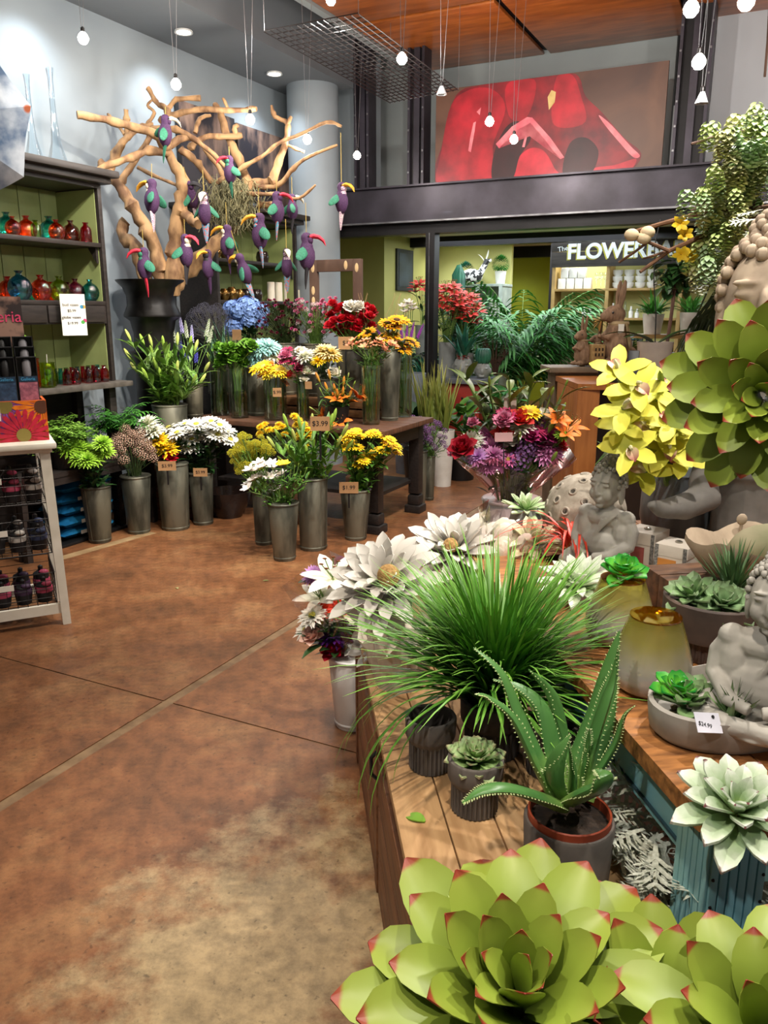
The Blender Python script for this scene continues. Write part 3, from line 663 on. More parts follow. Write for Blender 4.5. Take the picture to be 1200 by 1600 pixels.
def branch(name, pts, w0, w1, y0, y1, mat=None, n=9, knots=True):
    # pts in the photo, depth running from y0 to y1; smoothed and slightly knotted
    W = []
    for i, (x, y) in enumerate(pts):
        px, py = Z7(x, y); k = i / (len(pts) - 1)
        W.append(P(px, py, YT + y0 + (y1 - y0) * k))
    out = []; rad = []
    for i in range(len(W) - 1):
        a = W[max(0, i - 1)]; b = W[i]; c = W[i + 1]; d = W[min(len(W) - 1, i + 2)]
        for s_ in range(4):
            t_ = s_ / 4
            out.append(.5 * ((2 * b) + (c - a) * t_ + (2 * a - 5 * b + 4 * c - d) * t_ ** 2 + (-a + 3 * b - 3 * c + d) * t_ ** 3))
    out.append(W[-1]); m = len(out)
    for i in range(m):
        k = i / (m - 1); r_ = (w0 + (w1 - w0) * k) * (.88 if name == 'trunk' else .95) / 2.667 * YT / 1290 / 2
        rad.append(r_ * (.94 + (rnd(-.16, .2) if knots else 0) + (.35 if random.random() < .07 else 0)))
    o = Vector(dt.location); mb = MB(); mb.tube([p - o + Vector((rnd(-1, 1), rnd(-1, 1), rnd(-1, 1))) * .16 * rad[i] for i, p in enumerate(out)], rad, n)
    mb.build(name, mat or DW, dt)
for a in (([(400, 900), (372, 820), (360, 720), (318, 640), (260, 540), (200, 450), (150, 390), (120, 350)], 78, 34, 0, -.1), ([(425, 900), (432, 780), (440, 690), (445, 600), (466, 500), (462, 420), (420, 340), (400, 290)], 88, 42, 0, -.12), ([(418, 905), (452, 850), (520, 785), (610, 690), (690, 600), (735, 500), (745, 440)], 74, 46, 0, .15), ([(330, 870), (290, 790), (272, 705), (215, 660), (232, 598)], 60, 52, .02, .05)):
    branch('trunk', *a, n=11)
for a in (([(402, 300), (350, 240), (250, 205), (150, 180), (30, 160)], 42, 28, -.12, -.5), ([(405, 320), (330, 308), (230, 345), (85, 395)], 34, 22, -.12, -.45), ([(208, 445), (255, 365), (325, 265), (335, 200)], 36, 22, -.05, .1), ([(158, 395), (200, 300), (240, 250), (290, 215), (345, 200)], 34, 22, -.08, .05), ([(240, 250), (235, 190), (232, 135)], 26, 20, 0, 0), ([(225, 240), (190, 190), (155, 155)], 16, 12, 0, .1),
        ([(318, 200), (350, 150), (322, 120), (345, 92)], 18, 10, .05, .1), ([(322, 45), (345, 85), (372, 118), (410, 128), (442, 95), (540, 88)], 20, 24, .1, .1), ([(405, 180), (400, 130), (372, 116)], 26, 18, 0, .1), ([(376, 188), (440, 155), (560, 135), (660, 140), (776, 134)], 26, 22, .05, -.2), ([(338, 214), (440, 220), (510, 255), (580, 310), (640, 370), (668, 402)], 24, 18, -.05, -.1),
        ([(415, 290), (470, 255), (520, 260)], 32, 24, -.1, -.05), ([(455, 300), (520, 350), (560, 400), (588, 440)], 32, 24, 0, .1), ([(490, 300), (560, 252), (640, 250), (715, 245)], 28, 26, .1, .15), ([(690, 245), (685, 215), (698, 200)], 26, 20, .15, .15), ([(520, 235), (540, 175), (585, 160)], 20, 14, .1, .2), ([(745, 450), (700, 340), (650, 240), (626, 150), (596, 112)], 44, 22, .15, .25), ([(655, 130), (635, 88)], 14, 12, 0, 0), ([(560, 300), (620, 380), (650, 440)], 26, 26, .1, .15),
        ([(470, 570), (500, 590), (532, 612)], 46, 36, -.05, -.25), ([(835, 440), (868, 360), (898, 265), (905, 195), (852, 165), (838, 120)], 40, 12, .1, .2), ([(905, 200), (920, 165)], 20, 16, .15, .15), ([(600, 445), (700, 388), (800, 330), (870, 275), (960, 240), (1065, 190), (1130, 206)], 22, 11, .1, -.1), ([(745, 450), (830, 460), (880, 440), (930, 380), (1000, 330), (1112, 285)], 26, 11, .15, -.05), ([(640, 470), (760, 488), (860, 490), (950, 508), (1022, 450)], 22, 10, .1, -.15), ([(780, 530), (850, 536)], 32, 26, .1, .1), ([(740, 446), (800, 442), (850, 430)], 40, 34, .15, .15), ([(280, 378), (370, 420), (450, 455)], 18, 14, 0, -.05), ([(905, 285), (975, 315)], 14, 12, .1, .1)):
    branch('branch', *a)
# cut ends on the two long light branches
# grey moss hung in the fork
mo = MB()
cx, cy = Z7(675, 555); c = P(cx, cy, YT + .05) - Vector(dt.location)
for i in range(900):
    th = rnd(0, 2 * PI); r_ = abs(random.gauss(0, .10)); p0 = c + Vector((r_ * math.cos(th) * 1.05, r_ * math.sin(th) * .8, rnd(-.02, .22)))
    q = p0.copy(); pts = [q.copy()]
    for k in range(4):
        q = q + Vector((rnd(-.03, .03), rnd(-.03, .03), rnd(-.06, .0))); pts.append(q.copy())
    mo.tube(pts, .0026, 3)
m_ = mo.build('hanging_moss', pm('grey_moss', '#8a8562', '#5f5c42', .9, scale=20), dt); m_['kind'] = 'stuff'
# ------------------------------------------------------------------ cloth toucans
TC = dict(purple=pm('plum_cloth', '#48274f', '#33183c', .8, scale=20), green=pm('jade_cloth', '#2f7a5e', '#1f5644', .8, scale=20), yellow=pm('mustard_cloth', '#d89a24', '#b87c18', .7), red=pm('red_cloth', '#cf2840', '#b01c34', .7), cream=pm('cream_cloth', '#d8cfb8', None, .8), teal=pm('turquoise_cloth', '#2f93b0', '#c8503a', .8, scale=22, lo=.45, hi=.5), strip=pm('striped_cloth', '#d6cdc0', '#7a3a7c', .8, scale=34, lo=.48, hi=.52), black=pm('black_cloth', '#221f24', None, .7))
def toucan_meshes():
    m = {}
    mb = MB(); mb.lathe([(0, -.62), (.10, -.6), (.26, -.42), (.36, -.12), (.35, .15), (.25, .42), (.20, .55), (.235, .68), (.22, .82), (.12, .92), (0, .95)], 14, sq=.85); m['body'] = mb
    mb = MB(); mb.tube([(.12, 0, .74), (.32, 0, .79), (.54, 0, .74), (.72, 0, .60), (.82, 0, .40)], [.17, .17, .15, .11, .02], 10, flat=.6); m['beak'] = mb
    mb = MB(); mb.ell((0, 0, 0), (.22, .08, .42), M=Matrix.Translation((-.16, .36, .06)) @ Matrix.Rotation(.6, 4, 'Y') @ Matrix.Rotation(.65, 4, 'X')); m['wl'] = mb
    mb = MB(); mb.ell((0, 0, 0), (.22, .08, .42), M=Matrix.Translation((-.16, -.36, .06)) @ Matrix.Rotation(.6, 4, 'Y') @ Matrix.Rotation(-.65, 4, 'X')); m['wr'] = mb
    mb = MB(); mb.tube([(0, 0, -.5), (-.04, 0, -.8), (-.07, 0, -1.15), (-.08, 0, -1.4)], [.19, .15, .10, .03], 8, flat=.5); m['tail'] = mb
    mb = MB(); mb.ell((.16, 0, .62), (.13, .2, .18)); mb.ell((.10, 0, .35), (.18, .2, .22)); m['bib'] = mb
    mb = MB(); [mb.ell((.12, s * .185, .78), (.045, .03, .045), nu=8, nv=5) for s in (-1, 1)]; m['eyes'] = mb
    return m
tmm = toucan_meshes(); TMC = {}
def tm(part, mat):
    k = (part, mat)
    if k not in TMC: TMC[k] = tmm[part].mesh(part, TC[mat])
    return TMC[k]
def toucan(x, y, dy, sc_, rz, beak, bib, tail, strlen, label, tilt=0.0, belly='purple'):
    px, py = Z7(x, y); p = P(px, py, YT + dy); sc_ *= 1.08
    t = thing('hanging_toucan', label, 'ornament', p, 0, 'cloth toucans on the driftwood tree', (tilt, 0, rz))
    for part, mat, nm in (('body', belly, 'body'), ('beak', beak, 'beak'), ('wl', 'green', 'wing'), ('wr', 'green', 'wing'), ('tail', tail, 'tail'), ('bib', bib, 'bib'), ('eyes', 'black', 'eyes')):
        place(tm(part, mat), nm, t, scale=sc_)
    mb = MB(); mb.tube([(0, 0, .9 * sc_), (0, 0, .9 * sc_ + strlen)], .0022, 5); mb.build('hanging_string', STRING, t)
# rz 0: beak towards +X (picture right); PI: left; -PI/2 towards viewer
for a in ((340, 515, -.45, .135, PI - .3, 'yellow', 'cream', 'strip', .10, 'cloth toucan with mustard beak high at the side nearest the hutch', .1), (310, 795, -.42, .13, PI + .4, 'red', 'green', 'red', .12, 'cloth toucan with red beak hanging lowest over the urn rim'),
        (482, 740, -.45, .13, -.5, 'red', 'cream', 'black', .10, 'cloth toucan with red beak in front of the main trunk'), (560, 565, -.4, .13, -PI / 2, 'cream', 'strip', 'teal', .14, 'cloth toucan with cream beak facing out under the moss'), (505, 505, -.05, .12, -.2, 'black', 'purple', 'strip', .1, 'cloth toucan with black beak behind the forked trunk', .5),
        (655, 700, -.35, .13, PI, 'yellow', 'cream', 'purple', .15, 'cloth toucan with mustard beak under the moss, green wing out'), (575, 795, -.25, .12, -2.2, 'yellow', 'black', 'purple', .18, 'dark cloth toucan low behind the red-beaked one'), (790, 660, -.45, .14, PI + .2, 'yellow', 'teal', 'teal', .16, 'cloth toucan with large mustard beak and turquoise belly'),
        (725, 815, -.4, .13, PI - .6, 'yellow', 'cream', 'teal', .16, 'cloth toucan with orange tail just above the blue hydrangeas', -.4), (862, 560, -.15, .13, 0, 'red', 'purple', 'teal', .12, 'plum cloth toucan with red beak under the upper hutch cornice'), (925, 555, .1, .11, .6, 'cream', 'black', 'black', .12, 'dark cloth toucan half hidden behind the plum one'),
        (902, 790, -.2, .12, -1.3, 'cream', 'strip', 'teal', .2, 'cloth toucan with striped chest above the white candles'), (985, 745, -.3, .15, 0, 'red', 'purple', 'black', .2, 'large plum cloth toucan with long red beak beside the old window frame'), (1130, 520, -.2, .125, -.6, 'yellow', 'strip', 'strip', .32, 'cloth toucan hanging alone on a long string before the steel beam'),
        (395, 240, -.3, .12, .5, 'cream', 'purple', 'green', .05, 'cloth toucan perched high among the top branches', .3), (665, 400, -.2, .11, PI + .6, 'red', 'green', 'green', .06, 'cloth toucan with red and green head above the moss')):
    toucan(*a)
# dark canvas prints above the second hutch
def canvas(px0, py0, px1, py1, h, label, c1, c2, b):
    p0 = Pb(px0, py0, b); p1 = Pb(px1, py1, b); z = (p0.z + p1.z) / 2; w = (Vector((p1.x - p0.x, p1.y - p0.y, 0))).length
    t = thing('wall_picture', label, 'picture', Vector(((p0.x + p1.x) / 2, (p0.y + p1.y) / 2, z - h)), YAW + PI / 2, 'dark canvas prints above the hutch')
    mb = MB(); mb.box((0, .02, h / 2), (w, .04, h), bev=.003); mb.build('stretcher', pm('black_canvas_edge', '#1a181b', None, .7), t)
    mb = MB(); mb.box((.0, -.002, h / 2), (w - .004, .003, h - .004)); f = mb.build('print', pm('print_' + label[:12], c1, c2, .5, scale=2.6, detail=6, lo=.46, hi=.70, stretch=(1.5, 1, .7)), t)
canvas(278, 150, 366, 190, .78, 'dark canvas print with pale brown mane beside the driftwood trunk', '#a98a78', '#1d1a22', .06)
canvas(370, 190, 455, 222, .62, 'dark canvas print with violet glow nearest the column', '#8f7fa0', '#1b1824', .06)
# ------------------------------------------------------------------ flower heads (radius 1, facing +Z)
def ring(mb, n, L, W, el, bend, r0, z0, mi=0, ph=0.0, nL=3, nW=2, fold=.25, jit=.12, pw=1.4, tipq=.6, wave=0.0):
    for i in range(n):
        a = ph + 2 * PI * i / n + rnd(-jit, jit)
        mb.leaf(L * rnd(.9, 1.08), W, bend, fold, pw, .5, nL, nW, mi, mleaf((r0 * math.cos(a), r0 * math.sin(a), z0), a, el + rnd(-jit, jit)), tipq=tipq, wave=wave)
PET = {}
def petal(name, c1, c2, rough=.55): return uvramp('petal_' + name, [(0, c2), (1, c1)], rough, noise=.2)
HEADS = {}
def H_mum(k, c1, c2, n=1.0):
    mb = MB()
    for j, (m, L, el) in enumerate(((18, .92, .02), (17, .86, .3), (15, .75, .6), (12, .62, .9), (8, .45, 1.2))): ring(mb, int(m * n), L, .2, el, .25, .06, .04 * j, 0, j * .4)
    HEADS[k] = mb.mesh('flower_head', [petal(k, c1, c2)])
def H_daisy(k, c1, c2, ctr, n=15, w=.3, dbl=True, cr=.26):
    mb = MB(); ring(mb, n, .86, w, .12, .3, .14, 0)
    if dbl: ring(mb, n, .66, w, .4, .3, .12, .04, 0, .2)
    mb.ell((0, 0, .06), (cr, cr, .14), 1, nu=12, nv=6)
    HEADS[k] = mb.mesh('flower_head', [petal(k, c1, c2), pm('disc_' + k, ctr, None, .9, scale=8, bump=.6)])
def H_carn(k, c1, c2):
    mb = MB()
    for j, (m, L, el) in enumerate(((10, .95, .1), (10, .9, .5), (9, .8, .9), (7, .7, 1.25))): ring(mb, m, L, .62, el, -.2, .02, -.1 + .05 * j, 0, j * .5, 4, 4, .1, .25, .7, .35, .35)
    mb.lathe([(.12, -.75), (.2, -.5), (.24, -.1), (.1, 0)], 8, 1)
    HEADS[k] = mb.mesh('flower_head', [petal(k, c1, c2), STEMG])
def H_rose(k, c1, c2):
    mb = MB()
    for j, (m, L, el, r0) in enumerate(((5, 1.0, .55, .25), (5, .95, .9, .22), (5, .9, 1.15, .16), (4, .85, 1.35, .1), (3, .8, 1.5, .04))): ring(mb, m, L, .95, el, .35 if j < 2 else -.15, r0, -.3, 0, j * .6, 4, 4, .35, .1, .75, .4)
    mb.lathe([(.1, -.6), (.28, -.35), (.2, -.2)], 8, 1)
    HEADS[k] = mb.mesh('flower_head', [petal(k, c1, c2), STEMG])
def H_bud(k, c1, c2):
    mb = MB(); mb.lathe([(.03, 0), (.10, .06), (.20, .4), (.27, .9), (.26, 1.4), (.16, 1.85), (.04, 2.05), (0, 2.07)], 6)
    HEADS[k] = mb.mesh('bud', [uvramp('bud_' + k, [(0, c2), (.75, c1), (1, c2)], .5)])
def H_lily(k, c1, c2, sta='#8a4a1c'):
    mb = MB(); ring(mb, 3, 1.15, .42, .75, .95, .05, 0, 0, 0, 6, 2, -.2, .05, .8, .7); ring(mb, 3, 1.1, .5, .7, .95, .05, .02, 0, PI / 3, 6, 2, -.2, .05, .8, .7)
    for i in range(6):
        a = i * PI / 3 + .3; e = Vector((.28 * math.cos(a), .28 * math.sin(a), .75)); mb.tube([(0, 0, .05), e], .018, 4, 1); mb.ell(e, (.09, .03, .03), 2, nu=6, nv=4)
    HEADS[k] = mb.mesh('flower_head', [petal(k, c1, c2), STEMG, pm('anther_' + k, sta, None, .8)])
def H_alst(k, c1, c2):
    mb = MB(); ring(mb, 6, 1.0, .55, .85, .7, .04, 0, 0, 0, 4, 2, -.15, .08, .9, .5)
    HEADS[k] = mb.mesh('flower_head', [petal(k, c1, c2)])
def H_sun(k):
    mb = MB(); ring(mb, 18, .72, .26, .1, .2, .3, 0); ring(mb, 16, .62, .26, .35, .25, .3, .03, 0, .2)
    mb.ell((0, 0, .05), (.36, .36, .12), 1, nu=14, nv=6); mb.lathe([(.25, .12), (.16, .175), (0, .19)], 12, 2)
    HEADS[k] = mb.mesh('flower_head', [petal(k, '#f6c21c', '#e08a10'), pm('sun_disc', '#4a2a16', '#2a160c', .95, scale=20, bump=.8), pm('sun_heart', '#6a4a22', None, .95)])
def H_spike(k, c1, c2, n=60, w=.24, L=2.6):
    mb = MB(); mb.tube([(0, 0, -.4), (0, 0, L)], .05, 5, 1)
    for i in range(n):
        t = i / n; a = i * 2.4; r_ = w * (1 - .65 * t ** 2)
        mb.ell((r_ * .7 * math.cos(a), r_ * .7 * math.sin(a), L * t), (r_ * .5, r_ * .5, r_ * .55), 0, nu=5, nv=4)
    HEADS[k] = mb.mesh('flower_spike', [pm('spike_' + k, c1, c2, .7, scale=6), STEMG])
def H_cluster(k, c1, c2, n=60, fr=.2, leafy=True):
    mb = MB()
    for i in range(n):
        z = 1 - 1.5 * (i + .5) / n; r_ = math.sqrt(max(0, 1 - z * z)); a = i * 2.4; d = Vector((r_ * math.cos(a), r_ * math.sin(a), z * .8)) * rnd(.75, 1)
        M_ = orient(d, d + Vector((0, 0, .2)), a)
        if leafy:
            for q in range(4): mb.leaf(fr, fr * .9, .3, .2, .9, .4, 2, 2, 0, M_ @ mleaf((0, 0, 0), q * PI / 2, .35), tipq=.5)
        else: mb.ell((0, 0, 0), fr * .5, 0, M_, 6, 4)
    HEADS[k] = mb.mesh('flower_cluster', [pm('cluster_' + k, c1, c2, .7, scale=5)])
random.seed(11)
H_mum('lime', '#a2cf3c', '#6ea020'); H_mum('white_mum', '#f4f1e8', '#d8dcb0'); H_mum('yellow_mum', '#ffe02c', '#f4c418'); H_mum('teal_mum', '#8fd0cc', '#d8ece4'); H_mum('pink_mum', '#e39ac8', '#c86aae'); H_mum('cream_mum', '#f8e9b8', '#f0d040'); H_mum('purple_mum', '#6a2a9a', '#3c1460', 1.2); H_mum('lilac_mum', '#d3a0d8', '#b87ac0')
H_daisy('white_daisy', '#f6f4ee', '#e4e4d0', '#c8c04a', 18, .24); H_daisy('yellow_daisy', '#ffdc22', '#f6c214', '#c89a20', 15, .3); H_daisy('ger_yellow', '#ffe034', '#f8c820', '#f0d870', 22, .2); H_daisy('ger_pink', '#c8386a', '#a82050', '#5a2030', 22, .2); H_daisy('ger_red', '#f0401c', '#d02c10', '#c86a20', 22, .2); H_daisy('pink_daisy', '#e87ab0', '#d04a90', '#c8b040', 18, .22); H_daisy('orange_ger', '#f08a1c', '#e06a10', '#5a3018', 20, .22)
H_carn('red_carn', '#d0182c', '#a00c1c'); H_carn('pink_carn', '#e08aa8', '#c86088'); H_carn('white_carn', '#f0ede4', '#dcd8c4'); H_carn('wine_carn', '#7c2038', '#561426'); H_carn('green_carn', '#6a9a2c', '#41701c'); H_carn('magenta_carn', '#b83a78', '#902458')
H_rose('blush_rose', '#f4d2c4', '#eab09c'); H_rose('white_rose', '#f5efe2', '#e6e0c0'); H_rose('coral_rose', '#e8504a', '#c83030'); H_rose('red_rose', '#b81830', '#8c0c20')
H_bud('green_bud', '#9ab84a', '#6f9436'); H_bud('orange_bud', '#e8842a', '#8a9a3a'); H_bud('pale_bud', '#c8d070', '#8aa84a'); H_bud('coral_bud', '#f08060', '#d89a60')
H_lily('orange_lily', '#f08420', '#e86a10'); H_lily('white_lily', '#f6f2ea', '#e8e8c8'); H_alst('white_alst', '#f4eeea', '#e8dcc8'); H_alst('coral_alst', '#f0846a', '#e8b070'); H_alst('yellow_alst', '#f4d030', '#e0b020'); H_alst('orange_alst', '#f08a3a', '#e0601a'); H_sun('sunflower')
H_spike('liatris', '#9a3fa8', '#6a2480'); H_spike('delph_white', '#c8ccc0', '#8fa070', 46, .3); H_spike('delph_violet', '#8f86c8', '#b8b4d8', 46, .3); H_spike('delph_blue', '#4a4ab8', '#33337c', 46, .3); H_cluster('solidago', '#d8c424', '#9aa428', 90, .2, False)
H_cluster('hydrangea', '#88a8e0', '#6484c4', 60, .34); H_cluster('wax', '#c8a890', '#8a6a58', 60, .14); H_cluster('statice', '#8a5a94', '#5c3a66', 40, .2); H_cluster('lavender', '#5c5a68', '#45434f', 50, .14, False); H_cluster('pale_wax', '#e8d8d4', '#c89aa8', 30, .2)
UPC = Vector((0, -.55, .45))
def bunch(name, label, cat, mouth, heads, group=None, stem=None, leaves=0, leaf=(.09, .02), leafm=None, depth=.25, spread=.5, face=.55, stemr=.0028, leaf_el=.6, lr=(.25, .95)):
    """heads: list of (world pos, kind, radius). mouth: centre of the vessel's mouth."""
    root = thing(name, label, cat, (mouth.x, mouth.y, mouth.z - depth), 0, group)
    o = Vector(root.location); sm = MB(); lf = MB()
    for (p, kind, r_) in heads:
        q = p - o; ang = rnd(0, 6.28); rr = rnd(0, spread * .035)
        b0 = Vector((rr * math.cos(ang), rr * math.sin(ang), rnd(.0, .03)))
        mid = Vector((q.x * .35, q.y * .35, depth + (q.z - depth) * .35)) if q.z > depth else Vector((q.x * .6, q.y * .6, depth + .04))
        q0 = q
        d = ((p - Vector((mouth.x, mouth.y, mouth.z - .12))).normalized() + UPC * face).normalized()
        if kind in HEADS: place(HEADS[kind], HEADS[kind].name.split('.')[0], root, M=orient(q, d, rnd(0, 6.28), r_))
        sm.tube([b0, mid, q0 - d * .03, q0], stemr, 4)
        for k in range(leaves):
            t_ = rnd(*lr); c = (b0 * (1 - t_) ** 2 + mid * 2 * t_ * (1 - t_) + q0 * t_ ** 2) if t_ < .999 else q0
            if c.z < depth * .9: continue
            az = rnd(0, 2 * PI)
            lf.leaf(leaf[0] * rnd(.7, 1.25), leaf[1] * rnd(.8, 1.2), rnd(.2, .9), .3, 1.0, .2, 4, 2, 0, mleaf(c, az, leaf_el + rnd(-.4, .4)))
    sm.build('stems', stem or STEMG, root)
    if lf.v:
        f = lf.build('foliage', leafm or LEAFG, root); f['kind'] = 'stuff'
    return root
def pts(lst, kind, Y, size, dy=.05, zoom=None):
    """photo positions -> [(pos, kind, radius)]"""
    out = []
    for it in lst:
        x, y = it[0], it[1]
        if zoom: x, y = zoom[1] + x / zoom[0], zoom[2] + y / zoom[0]
        p = P(x, y, Y + rnd(-dy, dy)); out.append((p, it[2] if len(it) > 2 else kind, S((it[3] if len(it) > 3 else size) * (.5 if (it[2] if len(it) > 2 else kind).endswith('bud') else .76), p)))
    return out
def dome(c, rx, rz, n, kind, r_, zmin=.0, jit=.15, ry=None):
    out = []
    for i in range(n):
        z = zmin + (1 - zmin) * (i + .5) / n; q = math.sqrt(max(0, 1 - z * z)); a = i * 2.39996 + rnd(-.2, .2)
        out.append((c + Vector((rx * q * math.cos(a), (ry or rx) * q * math.sin(a), rz * z)) * rnd(1 - jit, 1 + jit * .3), kind if isinstance(kind, str) else random.choice(kind), r_ * rnd(.85, 1.12)))
    return out
# ------------------------------------------------------------------ galvanised buckets
WATER = pm('dark_water', '#23281f', None, .2)
def bucket(base, h, rt, rb, label, mat=None, group='galvanised flower buckets', name='flower_bucket', seam=True):
    t = thing(name, label, 'bucket', base, rnd(0, 6), group)
    mb = MB(); mb.lathe([(.005, 0), (rb * .97, 0), (rb, .006), (rb + (rt - rb) * .5, h * .5), (rt, h - .004), (rt - .003, h), (rt - .006, h - .006), (rb + (rt - rb) * .7 - .004, h * .72), (.002, h * .72)], 28); mb.build('body', mat or GALV, t)
    mb = MB(); mb.lathe([(rt - .002, h - .012), (rt + .004, h - .006), (rt + .004, h), (rt, h + .004), (rt - .005, h)], 28); mb.build('rim', mat or GALV, t)
    mb = MB(); mb.lathe([(rb + .001, .012), (rb + .0035, .016), (rb + .0035, .022), (rb + .001, .026)], 28); mb.build('foot_ring', mat or GALV, t)
    if seam:
        mb = MB(); mb.add([(rb, -.006, .01), (rb + .003, 0, .01), (rb, .006, .01), (rt, -.006, h - .01), (rt + .003, 0, h - .01), (rt, .006, h - .01)], [(0, 1, 4, 3), (1, 2, 5, 4)]); mb.build('seam', mat or GALV, t)
    return t
def fbucket(cx, ytop, ybot, wt, wb, label, mat=None, z0=0.0, cxb=None):
    b = Pz(cxb or cx, ybot - .14 * wb, z0); top = P(cx, ytop, b.y); h = top.z - z0
    bucket(b, h, S(wt / 2, top), S(wb / 2, b), label, mat)
    return Vector((b.x, b.y, z0 + h))
def pricetag(p, w, h, body, label, rz=0.0, tilt=0.0, stick=.12, mat=None):
    t = thing('price_tag', label, 'price tag', p, 0, 'kraft price tags', (tilt, 0, rz))
    mb = MB(); mb.box((0, 0, 0), (w, .002, h)); mb.build('card', mat or KRAFT, t)
    if body: text('lettering', body, h * .5, INK, t, (0, -.0018, 0), (PI / 2, 0, 0), .0003)
    if stick:
        mb = MB(); mb.box((0, .004, -h * .5 - stick / 2 + .02), (.012, .003, stick)); mb.build('stick', BLACK, t)
    return t
Z5 = (3.0, 0, 600); Z8 = (3.3333, 340, 600); Z6 = (4.0, 180, 420); ZZ7 = (4.0, 380, 400)
# --- row of four by the hutch
m = fbucket(157, 759, 850, 46, 33, 'zinc bucket of lime green chrysanthemums beside the blue bags', GALVD)
bunch('flower_bunch', 'bunch of lime green chrysanthemums in the zinc bucket by the bags', 'flowers', m, pts([(320, 305), (345, 297), (318, 342), (370, 352), (405, 318), (410, 358), (445, 330), (490, 315), (480, 280), (375, 305), (440, 355)], 'lime', m.y - .14, 25, .05, Z5), None, STEMD, 9, (.10, .035), LEAFD, .25, .8, .75)
m = fbucket(213, 743, 836, 46, 33, 'slim zinc bucket with pale rim holding dusty pink waxflower', GALV, cxb=218)
bunch('flower_bunch', 'bunch of dusty pink waxflower in the pale-rimmed zinc bucket', 'flowers', m, dome(P(206, 718, m.y), S(36, m), S(48, m), 34, 'wax', .042, .05), None, STEMD, 2, (.05, .01), LEAFD, .25, .8, .4)
m = fbucket(270, 724, 831, 50, 42, 'wide zinc bucket with pale lower band holding mixed chrysanthemums', GALV, cxb=275)
bunch('flower_bunch', 'mixed bunch of white and yellow chrysanthemums in the wide zinc bucket', 'flowers', m, pts([(690, 192, 'white_mum', 30), (715, 226, 'white_mum', 30), (672, 222, 'white_mum', 24), (740, 270, 'yellow_mum', 29), (788, 314, 'yellow_mum', 29), (800, 345, 'red_carn', 20), (760, 300, 'yellow_mum', 22), (700, 250, 'white_mum', 24)], 'white_mum', m.y, 28, .05, Z5), None, STEMD, 6, (.09, .03), LEAFD, .25, .8, .8)
pricetag(P(261, 728, m.y - .16), .12, .065, '$3.99', 'kraft price tag on the wide zinc bucket of mixed chrysanthemums', .1)
m = fbucket(318, 738, 822, 38, 30, 'short zinc bucket of white daisies next to the dark bowl', GALV)
bunch('flower_bunch', 'bunch of white daisy chrysanthemums beside the dark bowl', 'flowers', m, pts([(790, 205), (830, 230), (870, 190), (845, 265), (860, 240), (920, 190), (960, 205), (990, 178), (1030, 195), (1062, 220), (1078, 262), (1020, 240), (980, 250), (930, 225), (900, 262), (888, 298), (920, 306), (1000, 272), (950, 240), (905, 210), (1045, 250), (815, 250)], 'white_daisy', m.y, 25, .10, Z5), None, STEMD, 9, (.10, .035), LEAFD, .2, .8, .7)
pricetag(P(313, 738, m.y - .13), .10, .06, '$3.99', 'kraft price tag before the bunch of white daisies', -.05)
# --- lilies in bud on a crate behind
CRATE = pm('crate_wood', '#6d4a30', '#4a3120', .7, scale=9, stretch=(1, 5, 5), bump=.1)
def crate(p, sx, sy, sz, rz, label, group='wooden crates', mat=None):
    t = thing('wooden_crate', label, 'crate', p, rz, group); n = max(2, int(sz / .075)); w = sz / n
    for sx_ in (-1, 1):
        for sy_ in (-1, 1):
            mb = MB(); mb.box((sx_ * (sx / 2 - .02), sy_ * (sy / 2 - .02), sz / 2), (.03, .03, sz - .004)); mb.build('corner_post', mat or CRATE, t)
    for k in range(n):
        for s in (-1, 1):
            mb = MB(); mb.box((0, s * (sy / 2), w * (k + .5)), (sx, .012, w - .012), bev=.002); mb.build('slat', mat or CRATE, t)
            mb = MB(); mb.box((s * (sx / 2), 0, w * (k + .5)), (.012, sy, w - .012), bev=.002); mb.build('slat', mat or CRATE, t)
    n2 = max(2, int(sy / .09))
    for k in range(n2):
        mb = MB(); mb.box((0, -sy / 2 + sy / n2 * (k + .5), sz - .006), (sx, sy / n2 - .008, .012), bev=.002); mb.build('slat', mat or CRATE, t)
    return t
lp = P(265, 632, 5.82)
crate(Vector((lp.x, lp.y, 0)), .22, .20, .50, YAW, 'wooden crate under the bucket of lilies in bud')
bucket(Vector((lp.x, lp.y, .502)), lp.z - .502, S(27, lp), S(23, lp), 'zinc bucket of green lilies in bud standing before the urn', GALV)
hl = pts([(100, 455), (182, 485), (232, 492), (305, 500), (388, 480), (462, 495), (100, 570), (140, 650), (260, 630), (205, 690), (350, 715), (480, 720), (555, 645), (385, 650), (430, 760), (290, 690), (495, 520), (240, 560), (525, 720), (330, 580), (420, 560)], 'green_bud', lp.y, 9, .12, Z6)
bunch('flower_bunch', 'bunch of green lilies in bud standing before the black urn', 'flowers', lp, [(p, random.choice(['green_bud', 'green_bud', 'pale_bud']), .046) for p, k, r_ in hl], None, STEMG, 13, (.15, .032), pm('lily_leaf', '#7a9a44', '#4f7a2c', .4, scale=8), .2, 1.0, .25, leaf_el=.9)
